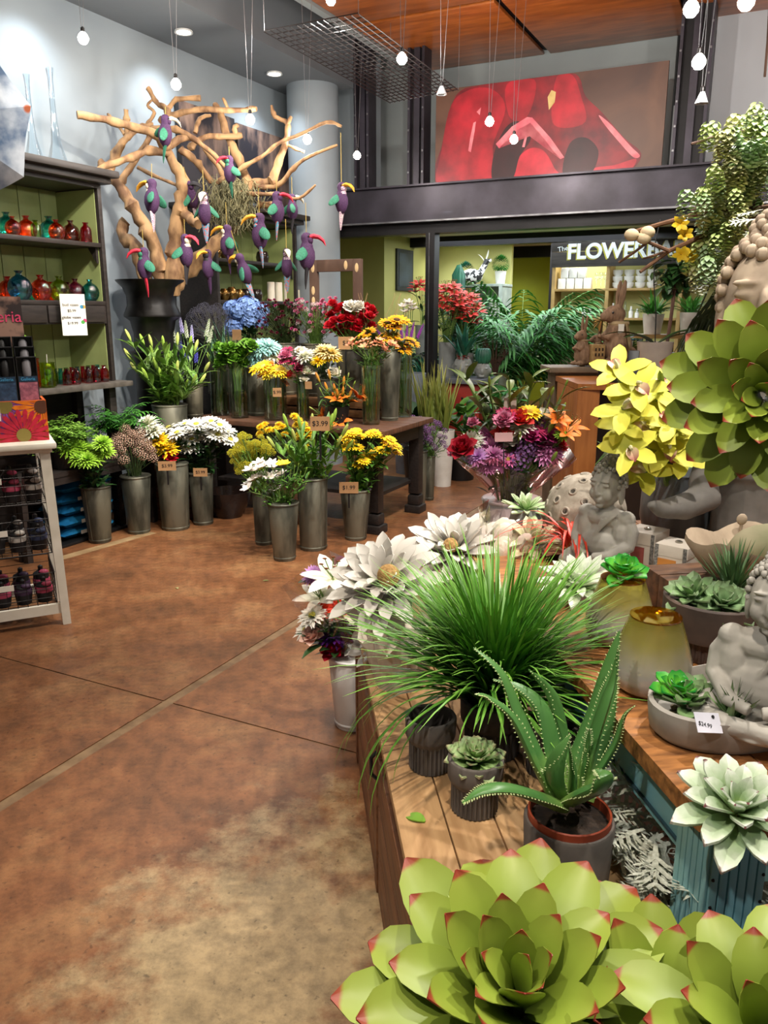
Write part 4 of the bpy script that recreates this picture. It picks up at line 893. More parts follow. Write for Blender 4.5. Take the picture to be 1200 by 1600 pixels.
# --- group of buckets before the table
m = fbucket(413, 768, 853, 32, 27, 'zinc bucket of yellow goldenrod at the back of the floor group', GALVD)
bunch('flower_bunch', 'feathery yellow goldenrod in the rear zinc bucket', 'flowers', m, [(P(x + rnd(-6, 6), y + rnd(-10, 8), m.y + rnd(-.1, .1)), 'solidago', rnd(.022, .036)) for k_ in range(3) for x, y in ((400, 730), (362, 716), (414, 712), (384, 690), (396, 700), (372, 718), (380, 702), (392, 692), (402, 704), (366, 708), (385, 724), (410, 690), (396, 716), (420, 700), (376, 730), (408, 722), (372, 696), (388, 710))], None, STEMG, 4, (.07, .012), LEAFL, .25, .8, .2)
m = fbucket(445, 785, 878, 48, 34, 'foremost zinc bucket holding white alstroemeria', GALV)
bunch('flower_bunch', 'bunch of white alstroemeria in the foremost zinc bucket', 'flowers', m, pts([(215, 415), (170, 450), (225, 485), (290, 440), (325, 475), (275, 490), (165, 520), (300, 555), (280, 420), (190, 500), (240, 430), (205, 450), (310, 500), (160, 545)], 'white_alst', m.y - .02, 17, .08, Z8) + pts([(400, 440), (430, 470), (460, 450), (400, 490), (440, 510), (470, 480), (380, 460), (420, 430), (350, 420, 'yellow_alst', 15), (455, 530), (330, 425, 'yellow_alst', 16)], 'green_bud', m.y + .02, 6, .08, Z8), None, STEMG, 8, (.07, .018), LEAFG, .25, .8, .6)
m = fbucket(490, 746, 862, 48, 42, 'tall zinc bucket of green lilies in bud in the floor group', GALV)
m7 = m.copy()
hl = [(P(x, y, m.y + rnd(-.12, .12)), random.choice(['green_bud', 'pale_bud', 'green_bud']), .046) for x, y in ((450, 668), (462, 690), (440, 690), (455, 712), (470, 672), (430, 700), (497, 676), (515, 668), (508, 690), (525, 700), (490, 700), (480, 715), (465, 728), (535, 682), (540, 705), (505, 716), (520, 660), (448, 730), (488, 668))]
bunch('flower_bunch', 'bunch of green lilies in bud in the tall floor bucket', 'flowers', m, hl, None, STEMG, 12, (.12, .028), pm('lily_leaf_b', '#6f9a3c', '#457326', .4, scale=8), .3, 1.0, .25, leaf_el=.9)
bunch('flower_bunch', 'bunch of small yellow button chrysanthemums behind the floor lilies', 'flowers', Vector((m.x - .05, m.y + .16, m.z)), pts([(225, 225), (245, 213), (270, 240), (220, 260), (320, 213), (400, 168), (420, 190), (450, 213), (470, 240), (430, 262), (470, 290), (455, 320), (300, 238), (340, 225), (350, 262), (440, 235), (410, 215), (255, 245), (480, 265), (425, 285)], 'yellow_mum', m.y + .16, 11, .04, Z8), None, STEMG, 5, (.05, .015), LEAFG, .25, .8, .6)
m = fbucket(556, 764, 846, 48, 33, 'zinc bucket of yellow daisies at the table corner', GALV)
bunch('flower_bunch', 'bunch of bright yellow daisies at the table corner', 'flowers', m, pts([(680, 270), (720, 245), (740, 272), (690, 302), (820, 255), (862, 275), (900, 290), (930, 322), (880, 312), (850, 345), (932, 352), (790, 380), (830, 400), (762, 400), (735, 420), (700, 360), (662, 332), (700, 255), (660, 285), (800, 360), (870, 345), (905, 345), (770, 375), (815, 420), (730, 330), (800, 262)], 'yellow_daisy', m.y, 16, .08, Z8), None, STEMG, 8, (.09, .035), LEAFG, .25, .8, .7)
pricetag(P(545, 762, m.y - .17), .125, .075, '$1.99', 'kraft price tag reading one ninety-nine on the bucket of yellow daisies')
pricetag(P(500, 662, m7.y - .30), .115, .085, '$3.99', 'kraft price tag sticking up among the yellow button flowers', 0, 0, .2)
m = fbucket(652, 704, 795, 30, 24, 'tall zinc bucket of purple statice at the table end', GALV)
bunch('flower_bunch', 'bunch of purple statice in the tall bucket at the table end', 'flowers', m, dome(P(650, 690, m.y), S(24, m), S(40, m), 22, 'statice', .036, -.1), None, STEMD, 5, (.06, .014), LEAFD, .3, .8, .4)
m = fbucket(670, 712, 783, 19, 15, 'narrow zinc bucket of purple statice behind the tall one', GALV)
bunch('flower_bunch', 'bunch of lilac statice with green sprays in the narrow bucket', 'flowers', m, dome(P(677, 694, m.y), S(22, m), S(36, m), 20, 'statice', .030, -.2), None, STEMG, 10, (.07, .008), LEAFG, .3, .8, .4)
# ------------------------------------------------------------------ flower table
TW = pm('table_planks', '#6f4a34', '#4c3224', .55, scale=7, stretch=(1, 8, 1), bump=.1)
tt = thing('flower_table', 'dark plank-topped table crowded with flower vases', 'table', R(1.0, 1.41, 0), YAW)
for k in range(6):
    mb = MB(); mb.box((0, -.42 + .84 / 6 * (k + .5), .712), (1.66, .84 / 6 - .006, .036), bev=.004); mb.build('plank', TW, tt)
mb = MB(); mb.box((0, -.35, .64), (1.52, .03, .11)); mb.build('apron', BLKW, tt)
mb = MB(); mb.box((.745, 0, .64), (.03, .7, .11)); mb.build('apron', BLKW, tt)
mb = MB(); mb.box((0, .35, .64), (1.52, .03, .11)); mb.build('apron', BLKW, tt)
for sx in (-1, 1):
    for sy in (-1, 1):
        mb = MB(); M_ = Matrix.Translation((sx * .72, sy * .34, 0)); mb.box((0, 0, .42), (.085, .085, .54), 0, M_, .006); mb.box((0, 0, .03), (.13, .13, .06), 0, M_, .01); mb.box((0, 0, .10), (.10, .10, .08), 0, M_, .02); mb.build('leg', BLKW, tt)
mb = MB(); mb.box((0, .05, .245), (1.4, .62, .025)); mb.build('lower_shelf', BLKW, tt)
crate(R(.655, 1.55, 0), .12, .11, .33, YAW, 'narrow upright crate on the floor under the table corner')
crate(R(.655, 1.96, 0), .06, .10, .40, YAW, 'slim wooden box standing on the floor by the table leg')
# low dark bowl under the table
p = Pz(358, 806, 0.0)
t = thing('dark_bowl', 'wide glossy dark bowl on the floor beside the white daisies', 'bowl', p)
mb = MB(); mb.lathe([(.02, 0), (.10, 0), (.115, .03), (.16, .12), (.17, .17), (.175, .20), (.165, .20), (.145, .13), (.02, .06)], 28); mb.build('bowl_body', pm('dark_glaze', '#2c201c', '#1b1412', .15, scale=4), t)
# crates raising the back row
for k, b in enumerate((.78, 1.11, 1.44, 1.77)):
    crate(R(1.24, b, .731), .30, .30, .135, YAW, ['first', 'second', 'third', 'last'][k] + ' low crate from the urn raising the back row of buckets', 'crates raising the back row', pm('pale_crate_wood', '#8a6038', '#6a4528', .7, scale=9, stretch=(1, 5, 5), bump=.1))
def tb(px, py, a, rim_y, w, label, mat=None, z0=.868, taper=.82):
    q = Pa(px, rim_y, a); b = Vector((q.x, q.y, z0)); r_ = S(w / 2, q)
    bucket(b, q.z - z0, r_, r_ * taper, label, mat); return q
m = tb(342, 0, 1.06, 534, 48, 'zinc bucket of dried lavender on the back row', GALVD)
bunch('flower_bunch', 'bunch of grey dried lavender at the back row end by the urn', 'flowers', m, dome(P(328, 520, m.y), S(36, m), S(42, m), 60, 'lavender', .04, -.1), None, pm('grey_stem', '#5a584a', None, .7), 0, (.05, .01), None, .3, .8, .2)
m = tb(397, 0, 1.26, 529, 44, 'zinc bucket of pale blue hydrangeas on the back row', GALV)
bunch('flower_bunch', 'bunch of pale blue hydrangeas on the back row', 'flowers', m, pts([(735, 245), (775, 260), (820, 225), (855, 260), (745, 330), (790, 330), (840, 310), (880, 300), (900, 260), (770, 300), (735, 365), (850, 235), (895, 330), (810, 290)], 'hydrangea', m.y, 20, .07, Z6), None, STEMD, 5, (.1, .04), LEAFD, .3, .8, .6)
pricetag(Pa(370, 523, 1.06), .07, .08, '', 'small kraft tag below the blue hydrangeas', .1, 0, .1)
m = tb(446, 0, 1.26, 536, 45, 'dark zinc bucket of wine red spray carnations on the back row', GALVD)
bunch('flower_bunch', 'bunch of wine red spray carnations on the back row', 'flowers', m, [(P(440 + rnd(-38, 32), rnd(468, 524), m.y + rnd(-.1, .1)), random.choice(['wine_carn', 'wine_carn', 'wine_carn', 'magenta_carn']), .018) for i in range(84)], None, STEMD, 8, (.06, .006), STEMD, .3, .8, .4, .002)
m = tb(493, 0, 1.26, 537, 46, 'dark zinc bucket of pink spray carnations on the back row', GALVD)
bunch('flower_bunch', 'bunch of soft pink spray carnations on the back row', 'flowers', m, [(P(494 + rnd(-34, 32), rnd(466, 522), m.y + rnd(-.1, .1)), random.choice(['pink_carn', 'pink_carn', 'pale_wax', 'pink_carn']), .021) for i in range(80)], None, STEMG, 8, (.06, .006), STEMG, .3, .8, .4, .002)
m = tb(550, 0, 1.22, 545, 52, 'dark zinc bucket of red carnations on the back row', GALVD)
bunch('flower_bunch', 'bunch of red carnations on the back row', 'flowers', m, pts([(560, 305), (615, 325), (550, 375), (640, 360), (680, 400), (720, 345), (770, 325), (800, 340), (580, 465), (620, 450), (660, 440), (700, 370), (740, 390), (790, 380), (570, 410), (640, 480), (760, 430), (800, 440), (700, 460), (740, 350), (690, 330, 'white_carn', 22), (670, 320, 'white_carn', 20), (720, 318, 'white_carn', 18), (620, 400), (660, 390), (780, 350), (720, 430), (610, 490), (540, 440), (810, 360), (590, 340)], 'red_carn', m.y, 16, .1, ZZ7), None, STEMG, 8, (.08, .007), STEMG, .3, .8, .5)
pricetag(Pa(540, 536, .98), .105, .09, '$1', 'kraft price tag under the red carnations', 0, 0, .2)
# glass vases on the front of the table
VG = glass('vase_glass', '#f2f8f0', .06, .02); WATERG = glass('vase_water', '#e0e8cc', .02, .05)
def gvase(px, ytop, ybot, w, label, a=.74, wt=None, group='clear glass vases on the flower table'):
    b = Pz(px, ybot - .13 * w, .731); q = P(px, ytop, b.y); h = q.z - .731; r_ = S(w / 2, b); rt = S((wt or w) / 2, q)
    t = thing('glass_vase', label, 'vase', b, 0, group)
    mb = MB(); mb.lathe([(.002, 0), (r_ * .97, 0), (r_, .004), ((r_ + rt) / 2, h * .5), (rt, h), (rt - .003, h), ((r_ + rt) / 2 - .003, h * .5), (r_ - .003, .012), (.002, .012)], 24); mb.build('glass', VG, t)
    mb = MB(); mb.lathe([(.001, .013), (r_ - .004, .013), (r_ - .004, h * .55), (.001, h * .55)], 20); mb.build('water', WATERG, t)
    return Vector((b.x, b.y, q.z)), h
m, h = gvase(345, 578, 652, 29, 'clear vase of blue-green iris leaves')
bunch('flower_bunch', 'bunch of closed iris with blue-green leaves', 'flowers', m, [(P(345 + rnd(-24, 18), rnd(532, 560), m.y + rnd(-.05, .05)), 'green_bud', .016) for i in range(16)], None, STEMG, 5, (.2, .014), pm('iris_leaf', '#5a8060', '#3a5c44', .4), h - .015, .9, .1, leaf_el=1.35)
m, h = gvase(375, 575, 656, 28, 'clear vase of mossy green dianthus')
bunch('flower_bunch', 'bunch of fluffy green dianthus balls', 'flowers', m, pts([(650, 500), (690, 505), (730, 500), (770, 510), (800, 530), (670, 560), (710, 580), (750, 570), (790, 570), (820, 480), (850, 485), (660, 600), (740, 540), (700, 540), (800, 590)], 'green_carn', m.y, 20, .06, Z6), None, STEMG, 4, (.1, .01), LEAFD, h - .015, .8, .6)
b_ = tb(402, 0, .95, 574, 40, 'zinc bucket of teal and white chrysanthemums behind the gerberas', GALV, .731)
bunch('flower_bunch', 'teal and white chrysanthemums on the table middle', 'flowers', b_, pts([(60, 610, 'teal_mum', 26), (110, 580, 'teal_mum', 28), (160, 570, 'teal_mum', 26), (175, 620, 'white_mum', 30), (80, 645, 'teal_mum', 24), (200, 590, 'teal_mum', 22), (240, 630, 'cream_mum', 20)], 'teal_mum', b_.y - .08, 26, .03, ZZ7), None, STEMG, 3, (.08, .03), LEAFD, .2, .8, .9)
m, h = gvase(431, 583, 660, 36, 'clear vase of yellow gerberas with a kraft tag')
bunch('flower_bunch', 'bunch of yellow gerberas in clear vase', 'flowers', m, pts([(90, 700), (125, 690), (150, 720), (240, 735, 'ger_yellow', 26), (215, 715), (170, 740), (120, 740, 'orange_ger', 16), (160, 675, 'orange_ger', 14), (260, 790, 'orange_ger', 14)], 'ger_yellow', m.y, 23, .04, ZZ7), None, STEMG, 0, (.08, .03), None, h - .015, .9, .9)
pricetag(P(433, 613, m.y - .11), .062, .065, '$.99', 'kraft tag hung on the vase of yellow gerberas', .1, .1, 0)
m, h = gvase(474, 596, 659, 20, 'narrow clear vase of roses')
bunch('flower_bunch', 'mixed pink gerberas and pale roses', 'flowers', m, pts([(270, 592, 'ger_pink', 18), (315, 660, 'ger_pink', 22), (255, 655, 'ger_pink', 16), (295, 740, 'coral_rose', 14), (330, 740, 'blush_rose', 16), (400, 720, 'white_rose', 17), (360, 590, 'white_rose', 14), (380, 770, 'white_rose', 10), (265, 625, 'pink_carn', 18), (350, 700, 'wine_carn', 14)], 'ger_pink', m.y, 20, .05, ZZ7), None, STEMG, 3, (.06, .03), LEAFG, h - .015, .9, .8)
pricetag(P(482, 602, m.y - .07), .05, .055, '', 'small blank kraft tag beside the pale roses', -.1, .15, 0)
b_ = tb(512, 0, .93, 592, 36, 'dark pot of white and yellow roses at the table middle', GALVD, .731)
bunch('flower_bunch', 'white and yellow roses at the table middle', 'flowers', b_, pts([(385, 630, 'white_mum', 22), (420, 625, 'white_mum', 22), (460, 640, 'cream_mum', 22), (505, 600, 'cream_mum', 26), (545, 610, 'cream_mum', 26), (565, 640, 'yellow_mum', 20), (470, 660, 'yellow_mum', 18), (520, 640, 'yellow_mum', 20), (565, 730, 'white_rose', 16)], 'white_rose', b_.y - .02, 22, .04, ZZ7), None, STEMG, 6, (.07, .035), LEAFD, .15, .8, .8)
# orange lilies in a pot
p = Pz(530, 663, .731)
t = thing('flower_pot', 'dark pot of orange lilies near the table edge', 'pot', p); mb = MB(); mb.lathe([(.002, 0), (.055, 0), (.075, .12), (.078, .13), (.07, .13), (.06, .10), (.002, .10)], 20); mb.build('pot_body', BLACK, t)
bunch('flower_bunch', 'orange lilies with upright buds near the table edge', 'flowers', Vector((p.x, p.y, .86)), pts([(480, 790, 'orange_bud', 17), (545, 775, 'orange_bud', 17), (530, 850, 'orange_bud', 16), (590, 890, 'orange_bud', 17), (620, 880, 'orange_bud', 17), (625, 820, 'orange_bud', 17), (660, 890, 'orange_bud', 17), (575, 865, 'orange_bud', 17), (715, 885, 'orange_lily', 34), (660, 910, 'orange_lily', 26), (590, 900, 'orange_lily', 24), (600, 1030, 'orange_lily', 26), (500, 1000, 'orange_lily', 26), (440, 960, 'pale_bud', 8), (655, 760, 'pale_bud', 8), (600, 720, 'pale_bud', 8), (490, 850, 'green_bud', 8), (690, 810, 'green_bud', 8)], 'orange_bud', p.y, 12, .07, ZZ7), None, STEMG, 11, (.07, .014), LEAFG, .1, .8, .3)
m, h = gvase(580, 570, 666, 27, 'tall clear vase of coral alstroemeria', .7, 31)
bunch('flower_bunch', 'bunch of coral alstroemeria in tall clear vase', 'flowers', m, pts([(690, 530), (720, 550), (740, 545), (770, 530), (790, 555), (840, 545), (860, 550), (880, 580), (920, 560), (950, 570), (705, 560), (750, 570), (830, 570), (890, 600), (670, 560), (780, 580), (935, 550), (850, 530)], 'coral_alst', m.y, 12, .07, ZZ7), None, STEMG, 7, (.07, .018), LEAFG, h - .015, .9, .6)
b_ = fbucket(609, 545, 660, 36, 26, 'tall zinc bucket of sunflowers on the table', GALV, .731)
bunch('flower_bunch', 'bunch of sunflowers in tall zinc bucket', 'flowers', b_, pts([(905, 420), (935, 440), (985, 405, 'sunflower', 24), (918, 502, 'sunflower', 26), (975, 545, 'sunflower', 27), (995, 580, 'sunflower', 24), (885, 520, 'sunflower', 18), (1055, 540, 'sunflower', 20), (780, 480, 'sunflower', 20), (735, 500, 'yellow_daisy', 12), (960, 400, 'sunflower', 20), (800, 540, 'sunflower', 14)], 'sunflower', b_.y, 23, .06, ZZ7), None, STEMG, 5, (.1, .05), LEAFD, .3, .8, 1.0, .005)
m, h = gvase(632, 545, 654, 23, 'clear vase of purple liatris')
bunch('flower_bunch', 'bunch of purple liatris spikes beside the sunflowers', 'flowers', m, [(P(x, y, m.y + .02), 'liatris', .045) for x, y in ((592, 535), (600, 530), (607, 520), (635, 530), (642, 527), (652, 528), (628, 528), (586, 525))], None, STEMG, 5, (.12, .008), STEMG, h - .015, .8, .05)
# low pieces between: small glass, delphiniums, amber bottle, old frame, curly willow
b_ = fbucket(303, 600, 655, 34, 28, 'zinc bucket of delphiniums beside the lilies', GALVD, .731)
bunch('flower_bunch', 'spires of white and blue delphinium behind the lilies', 'flowers', b_, [(P(x, y, b_.y + .06), k, .05) for x, y, k in ((267, 525, 'delph_white'), (275, 535, 'delph_white'), (285, 520, 'delph_violet'), (292, 528, 'delph_white'), (300, 535, 'delph_violet'), (322, 525, 'delph_white'), (326, 535, 'delph_white'), (296, 562, 'delph_blue'), (306, 566, 'delph_blue'), (288, 560, 'delph_blue'))], None, STEMG, 4, (.07, .02), LEAFD, .2, .8, .05)
m, h = gvase(303, 618, 649, 22, 'short empty clear glass at the table end')
t = thing('window_frame', 'weathered brown wooden frame standing behind the pink carnations', 'frame', R(1.46, 1.38, .868), YAW)
fw, fh = .46, 1.03
for x, z, sx, sz in ((-fw / 2 + .035, fh / 2, .07, fh), (fw / 2 - .035, fh / 2, .07, fh), (0, fh - .045, fw - .14, .09), (0, .045, fw - .14, .09)):
    mb = MB(); mb.box((x, 0, z), (sx, .04, sz), bev=.004); f = mb.build('frame_rail', pm('peeling_brown_paint', '#5c4436', '#4a3428', .7, scale=4, bump=.15), t)
for x, z in ((-.195, .97), (.10, .985), (.195, .965), (-.195, .80), (-.195, .72)):
    mb = MB(); mb.ell((x, -.0205, z), (.016, .002, .034), nu=9, nv=6); mb.build('bare_patch', pm('bare_pale_wood', '#d8b888', None, .8), t)
p = R(1.40, 1.62, .868)
t = thing('amber_bottle', 'tall square amber glass bottle with a pale tag', 'bottle', p, YAW); mb = MB(); mb.lathe([(.002, 0), (.045, 0), (.045, .5), (.03, .56), (.03, .62), (.04, .63), (.03, .63)], 4, ph=PI / 4); mb.build('glass', glass('amber_glass', '#6a4a12', .1), t)
mb = MB(); mb.box((0, -.045, .40), (.05, .002, .05), M=Matrix.Rotation(.0, 4, 'Y')); mb.build('tag', pm('pale_tag', '#d8c88a', None, .7), t)
cw = MB(); p0 = R(1.30, 1.72, .868)
for i in range(12):
    q = Vector((rnd(-.02, .02), 0, .1)); d = Vector((rnd(-.02, .09), rnd(-.04, .04), .14)); L_ = [Vector((0, 0, 0)), q.copy()]; ph = rnd(0, 6)
    for k in range(12):
        q = q + d * .4 + Vector((math.cos(ph + k * 1.1) * .014, math.sin(ph + k * 1.4) * .014, 0)); L_.append(q.copy())
    cw.tube(L_, [.003 * (1 - .7 * k / 13) for k in range(14)], 4)
tag(cw.build('curly_willow', pm('willow', '#c8a878', '#a88858', .7), None, p0), 'pale curly willow twigs rising behind the red carnations', 'branches')
# blue bags under the hutch counter
BAGB = pm('blue_bag_plastic', '#2a86b8', '#175a88', .3, scale=6, bump=.25)
for k in range(6):
    p = R(-.31, .30, 0)
    t = thing('soil_bag', ['lowest', 'second lowest', 'third', 'fourth', 'fifth', 'topmost'][k] + ' blue plastic bag in the stack beside the white stand', 'bag', Vector((p.x + rnd(-.01, .01), p.y + rnd(-.01, .01), .022 + k * .078)), YAW + PI / 2 + rnd(-.04, .04), 'blue bags in a stack')
    mb = MB(); vv = []; nx, ny = 8, 6
    for s in (1, -1):
        for i in range(nx + 1):
            for j in range(ny + 1):
                u, v = -1 + 2 * i / nx, -1 + 2 * j / ny; hh = .038 * (max(0, (1 - u ** 6) * (1 - v ** 6))) ** .5
                vv.append((u * .24, v * .15, .038 + s * hh))
    nn = (nx + 1) * (ny + 1); ff = []
    for i in range(nx):
        for j in range(ny):
            o_ = i * (ny + 1) + j; ff.append((o_, o_ + ny + 1, o_ + ny + 2, o_ + 1)); ff.append((nn + o_, nn + o_ + 1, nn + o_ + ny + 2, nn + o_ + ny + 1))
    mb.add(vv, ff); mb.build('sack', BAGB, t)
    mb = MB(); mb.lathe([(.026, 0), (.026, .002)], 16, M=Matrix.Translation((.10, -.150, .038)) @ Matrix.Rotation(PI / 2, 4, 'X')); mb.build('round_logo', BLACK, t)
    mb = MB(); mb.box((-.03, -.1505, .038), (.14, .002, .024)); mb.build('white_print', CARD, t)
mb = MB(); mb.box((0, 0, .01), (.6, .36, .02), bev=.004); tag(mb.build('floor_mat', BLACK, None, R(-.31, .30, 0.001), (0, 0, YAW + PI / 2)), 'black mat on the floor under the blue bags', 'mat')
def fern(p, n, L, mat, label, fine=False, zb=.0, planter=True, pl=(.22, .2)):
    t = thing('potted_fern', label, 'fern', p)
    if planter:
        mb = MB(); mb.lathe([(.002, 0), (pl[0] * .8, 0), (pl[0], pl[1]), (pl[0] * .95, pl[1]), (pl[0] * .9, pl[1] * .85), (.002, pl[1] * .85)], 20); mb.build('planter', BLKW, t)
    z0 = pl[1] if planter else 0
    mb = MB()
    for i in range(n):
        az = rnd(0, 2 * PI); el = rnd(.35, 1.3); ln = L * rnd(.6, 1.1); q = Vector((rnd(-.3, .3) * pl[0], rnd(-.3, .3) * pl[0], z0)); st_ = 12; path = []
        for k in range(st_ + 1):
            path.append(q.copy()); e = el - 1.7 * (k / st_) ** 1.3; q = q + Vector((math.cos(az) * math.cos(e), math.sin(az) * math.cos(e), math.sin(e))) * ln / st_
        mb.tube(path, .0016, 3)
        for k in range(2, st_):
            for s in (-1, 1):
                w = ln * (.28 if not fine else .2) * (1 - (k / st_) ** 2) + .01
                if fine:
                    for r_ in range(3):
                        c = path[k] + Vector((math.cos(az + s * 1.3), math.sin(az + s * 1.3), .1)) * w * (r_ + 1) / 3 + Vector((0, 0, rnd(-.01, .01)))
                        mb.leaf(.02, .022, .2, .1, .7, .2, 2, 2, 0, mleaf(c, rnd(0, 6), rnd(-.3, .6)), tipq=.5)
                else: mb.leaf(w, w * .26, .6, .2, 1, .3, 3, 2, 0, mleaf(path[k], az + s * 1.15, rnd(-.1, .4)))
    f = mb.build('fronds', mat, t); f['kind'] = 'stuff'
    return t
random.seed(5)
p = R(-.50, .45, 0); fern(Vector((p.x, p.y, .522)), 60, .27, pm('maidenhair', '#8fb84a', '#5f8f2c', .5, scale=9), 'pale feathery maidenhair fern beside the umbrella display', True, 0, True, (.10, .16))
p = R(.02, .45, 0); fern(Vector((p.x, p.y, .522)), 70, .32, pm('fern_green', '#4f8f34', '#2d6420', .5, scale=9), 'deep green fern between the hutch and the lilies', False, 0, True, (.10, .17))
pb = rob('plant_bench', BLKW, [(-.95, .22, .30, .56, .49, .52)], kind='thing'); tag(pb, 'low dark bench before the hutch carrying the ferns', 'bench')
for a_ in (-.92, .19):
    rob('leg', BLKW, [(a_ - .02, a_ + .02, .51, .55, 0, .49)], pb); rob('leg', BLKW, [(a_ - .02, a_ + .02, .47, .49, 0, .49)], pb)
rob('front_board', BLKW, [(-.90, .17, .54, .555, .44, .49)], pb)
# second hutch contents
GOLD = pm('mercury_gold', '#a8864a', '#6a4a20', .25, metal=.8, scale=30)
for k, (px, z, r_) in enumerate(((336, 1.60, .055), (350, 1.60, .05), (362, 1.60, .058), (374, 1.60, .05), (340, 1.93, .05), (356, 1.93, .055), (338, 1.66, .05))):
    p = Pb(px, 460, .28 if k != 6 else .12); p.z = z + .001 if k != 6 else z - .059
    t = thing('gold_votive', ['nearest gold glass ball candle holder to the urn', 'second gold glass ball candle holder on the hutch shelf', 'third gold glass ball candle holder on the hutch shelf', 'gold glass ball candle holder next to the white candles', 'gold glass ball holder on the upper shelf nearest the urn', 'gold glass ball holder on the upper shelf', 'gold glass ball holder at the back of the shelf'][k], 'candle holder', p, 0, 'gold glass holders in the second hutch')
    mb = MB(); mb.lathe([(.01, 0), (r_ * .6, 0), (r_, r_ * .8), (r_ * .95, r_ * 1.3), (r_ * .5, r_ * 1.8), (r_ * .45, r_ * 1.9), (r_ * .35, r_ * 1.8)], 16); mb.build('ball', GOLD, t)
WAX = pm('white_wax', '#f2ecdc', '#e6dfcc', .5, sss=.1)
for k, (px, b, h, r_) in enumerate(((424, .28, .17, .035), (436, .30, .17, .035), (449, .28, .17, .035), (461, .27, .15, .034), (469, .31, .11, .034), (430, .18, .16, .034), (443, .17, .16, .034), (455, .17, .16, .034), (476, .26, .10, .03))):
    p = Pb(px, 470, b); p.z = 1.601
    t = thing('pillar_candle', 'white pillar candle ' + ['first in the front row', 'second in the front row', 'third in the front row', 'fourth in the front row', 'shorter, at the front corner', 'first in the rear row', 'second in the rear row', 'third in the rear row', 'lowest at the end'][k] + ' of the second hutch', 'candle', p, 0, 'white candles in the second hutch')
    mb = MB(); mb.lathe([(.002, 0), (r_, 0), (r_, h - .004), (r_ - .004, h), (.004, h - .006)], 16); mb.build('wax_body', WAX, t); mb = MB(); mb.tube([(0, 0, h - .006), (.002, 0, h + .012)], .0012, 4); mb.build('wick', INK, t)
for k, (px, z) in enumerate(((385, 1.60), (400, 1.60), (412, 1.93))):
    p = Pb(px, 460, .27); p.z = z + .001
    t = thing('dark_pot', ['dark glossy small pot with leaves beside the gold balls', 'second dark glossy pot near the white candles', 'dark pot on the upper shelf of the second hutch'][k], 'pot', p, 0, 'dark pots in the second hutch')
    mb = MB(); mb.lathe([(.002, 0), (.05, 0), (.06, .05), (.05, .09), (.042, .1), (.03, .09)], 14); mb.build('pot_body', pm('dark_glaze', '#2c201c', None, .15), t)
# ------------------------------------------------------------------ upper level: poster, pendants, wire grid
def poster_mat():
    m = bpy.data.materials.new('red_flower_photo'); m.use_nodes = True; nt = m.node_tree; b = nt.nodes['Principled BSDF']; b.inputs['Roughness'].default_value = .45
    tc = nt.nodes.new('ShaderNodeTexCoord'); n = nt.nodes.new('ShaderNodeTexNoise'); n.inputs['Scale'].default_value = 1.7; n.inputs['Detail'].default_value = 4; n.inputs['Distortion'].default_value = 1.2
    nt.links.new(tc.outputs['Object'], n.inputs[0])
    r = nt.nodes.new('ShaderNodeValToRGB'); e = r.color_ramp.elements; e[0].position = .2; e[0].color = lin('#3f2a24'); e[1].position = .75; e[1].color = lin('#6b4a38')
    nt.links.new(n.outputs[0], r.inputs[0]); nt.links.new(r.outputs[0], b.inputs['Base Color'])
    return m
pz0, pz1 = 2.646, 3.44; b0, b1 = 1.50, 3.50
po = thing('flower_poster', 'large poster of a red lily standing on the steel beam', 'poster', R(3.12, (b0 + b1) / 2, pz0), YAW)
W_ = b1 - b0; H_ = pz1 - pz0
mb = MB(); mb.box((0, .015, H_ / 2), (W_, .03, H_)); mb.build('board', poster_mat(), po)
def blob(px_pts, mat, lift, name='printed_petal'):
    # outline read off the photo, laid flat on the poster's face
    q = []
    for x, y in px_pts:
        w = Pa(x, y, 3.12); a_, b_ = ab(w); q.append((min(W_ / 2 - .002, max(-W_ / 2 + .002, b_ - (b0 + b1) / 2)), -.001 - lift, min(H_ - .002, max(.002, w.z - pz0))))
    if name == 'printed_petal':
        n = len(q); V_ = [Vector(p) for p in q]; q = []
        for i in range(n):
            a, b, c_, d = V_[i - 1], V_[i], V_[(i + 1) % n], V_[(i + 2) % n]
            for s_ in range(5):
                t_ = s_ / 5; w = .5 * ((2 * b) + (c_ - a) * t_ + (2 * a - 5 * b + 4 * c_ - d) * t_ ** 2 + (-a + 3 * b - 3 * c_ + d) * t_ ** 3)
                q.append((min(W_ / 2 - .002, max(-W_ / 2 + .002, w.x)), w.y, min(H_ - .002, max(.002, w.z))))
    mb = MB(); n = len(q); c = tuple(sum(p[i] for p in q) / n for i in range(3))
    mb.add(q + [c], [(i, (i + 1) % n, n) for i in range(n)]); mb.build(name, mat, po, smooth=False)
RP = [pm('poster_red', '#b41c2c', '#7c121c', .45, scale=5), pm('poster_deep_red', '#8a1822', '#561018', .45, scale=5), pm('poster_bright_red', '#cc2438', '#a01826', .45, scale=6), pm('poster_pink', '#e88a90', '#c85060', .45, scale=6), pm('poster_cream', '#d8c080', '#b89a5a', .5), pm('poster_dark', '#3a1418', '#2a0e12', .5, scale=4)]
blob([(682, 292), (690, 230), (712, 150), (760, 128), (850, 118), (900, 116), (915, 150), (940, 175), (975, 215), (1002, 240), (985, 270), (950, 274), (850, 283)], RP[1], .001)
blob([(684, 290), (690, 235), (705, 165), (735, 140), (770, 140), (790, 170), (770, 230), (775, 285), (740, 290)], RP[0], .002)
blob([(792, 132), (835, 124), (832, 165), (815, 190), (795, 180)], RP[0], .002); blob([(870, 120), (895, 118), (908, 150), (915, 190), (880, 200), (862, 185)], RP[0], .002)
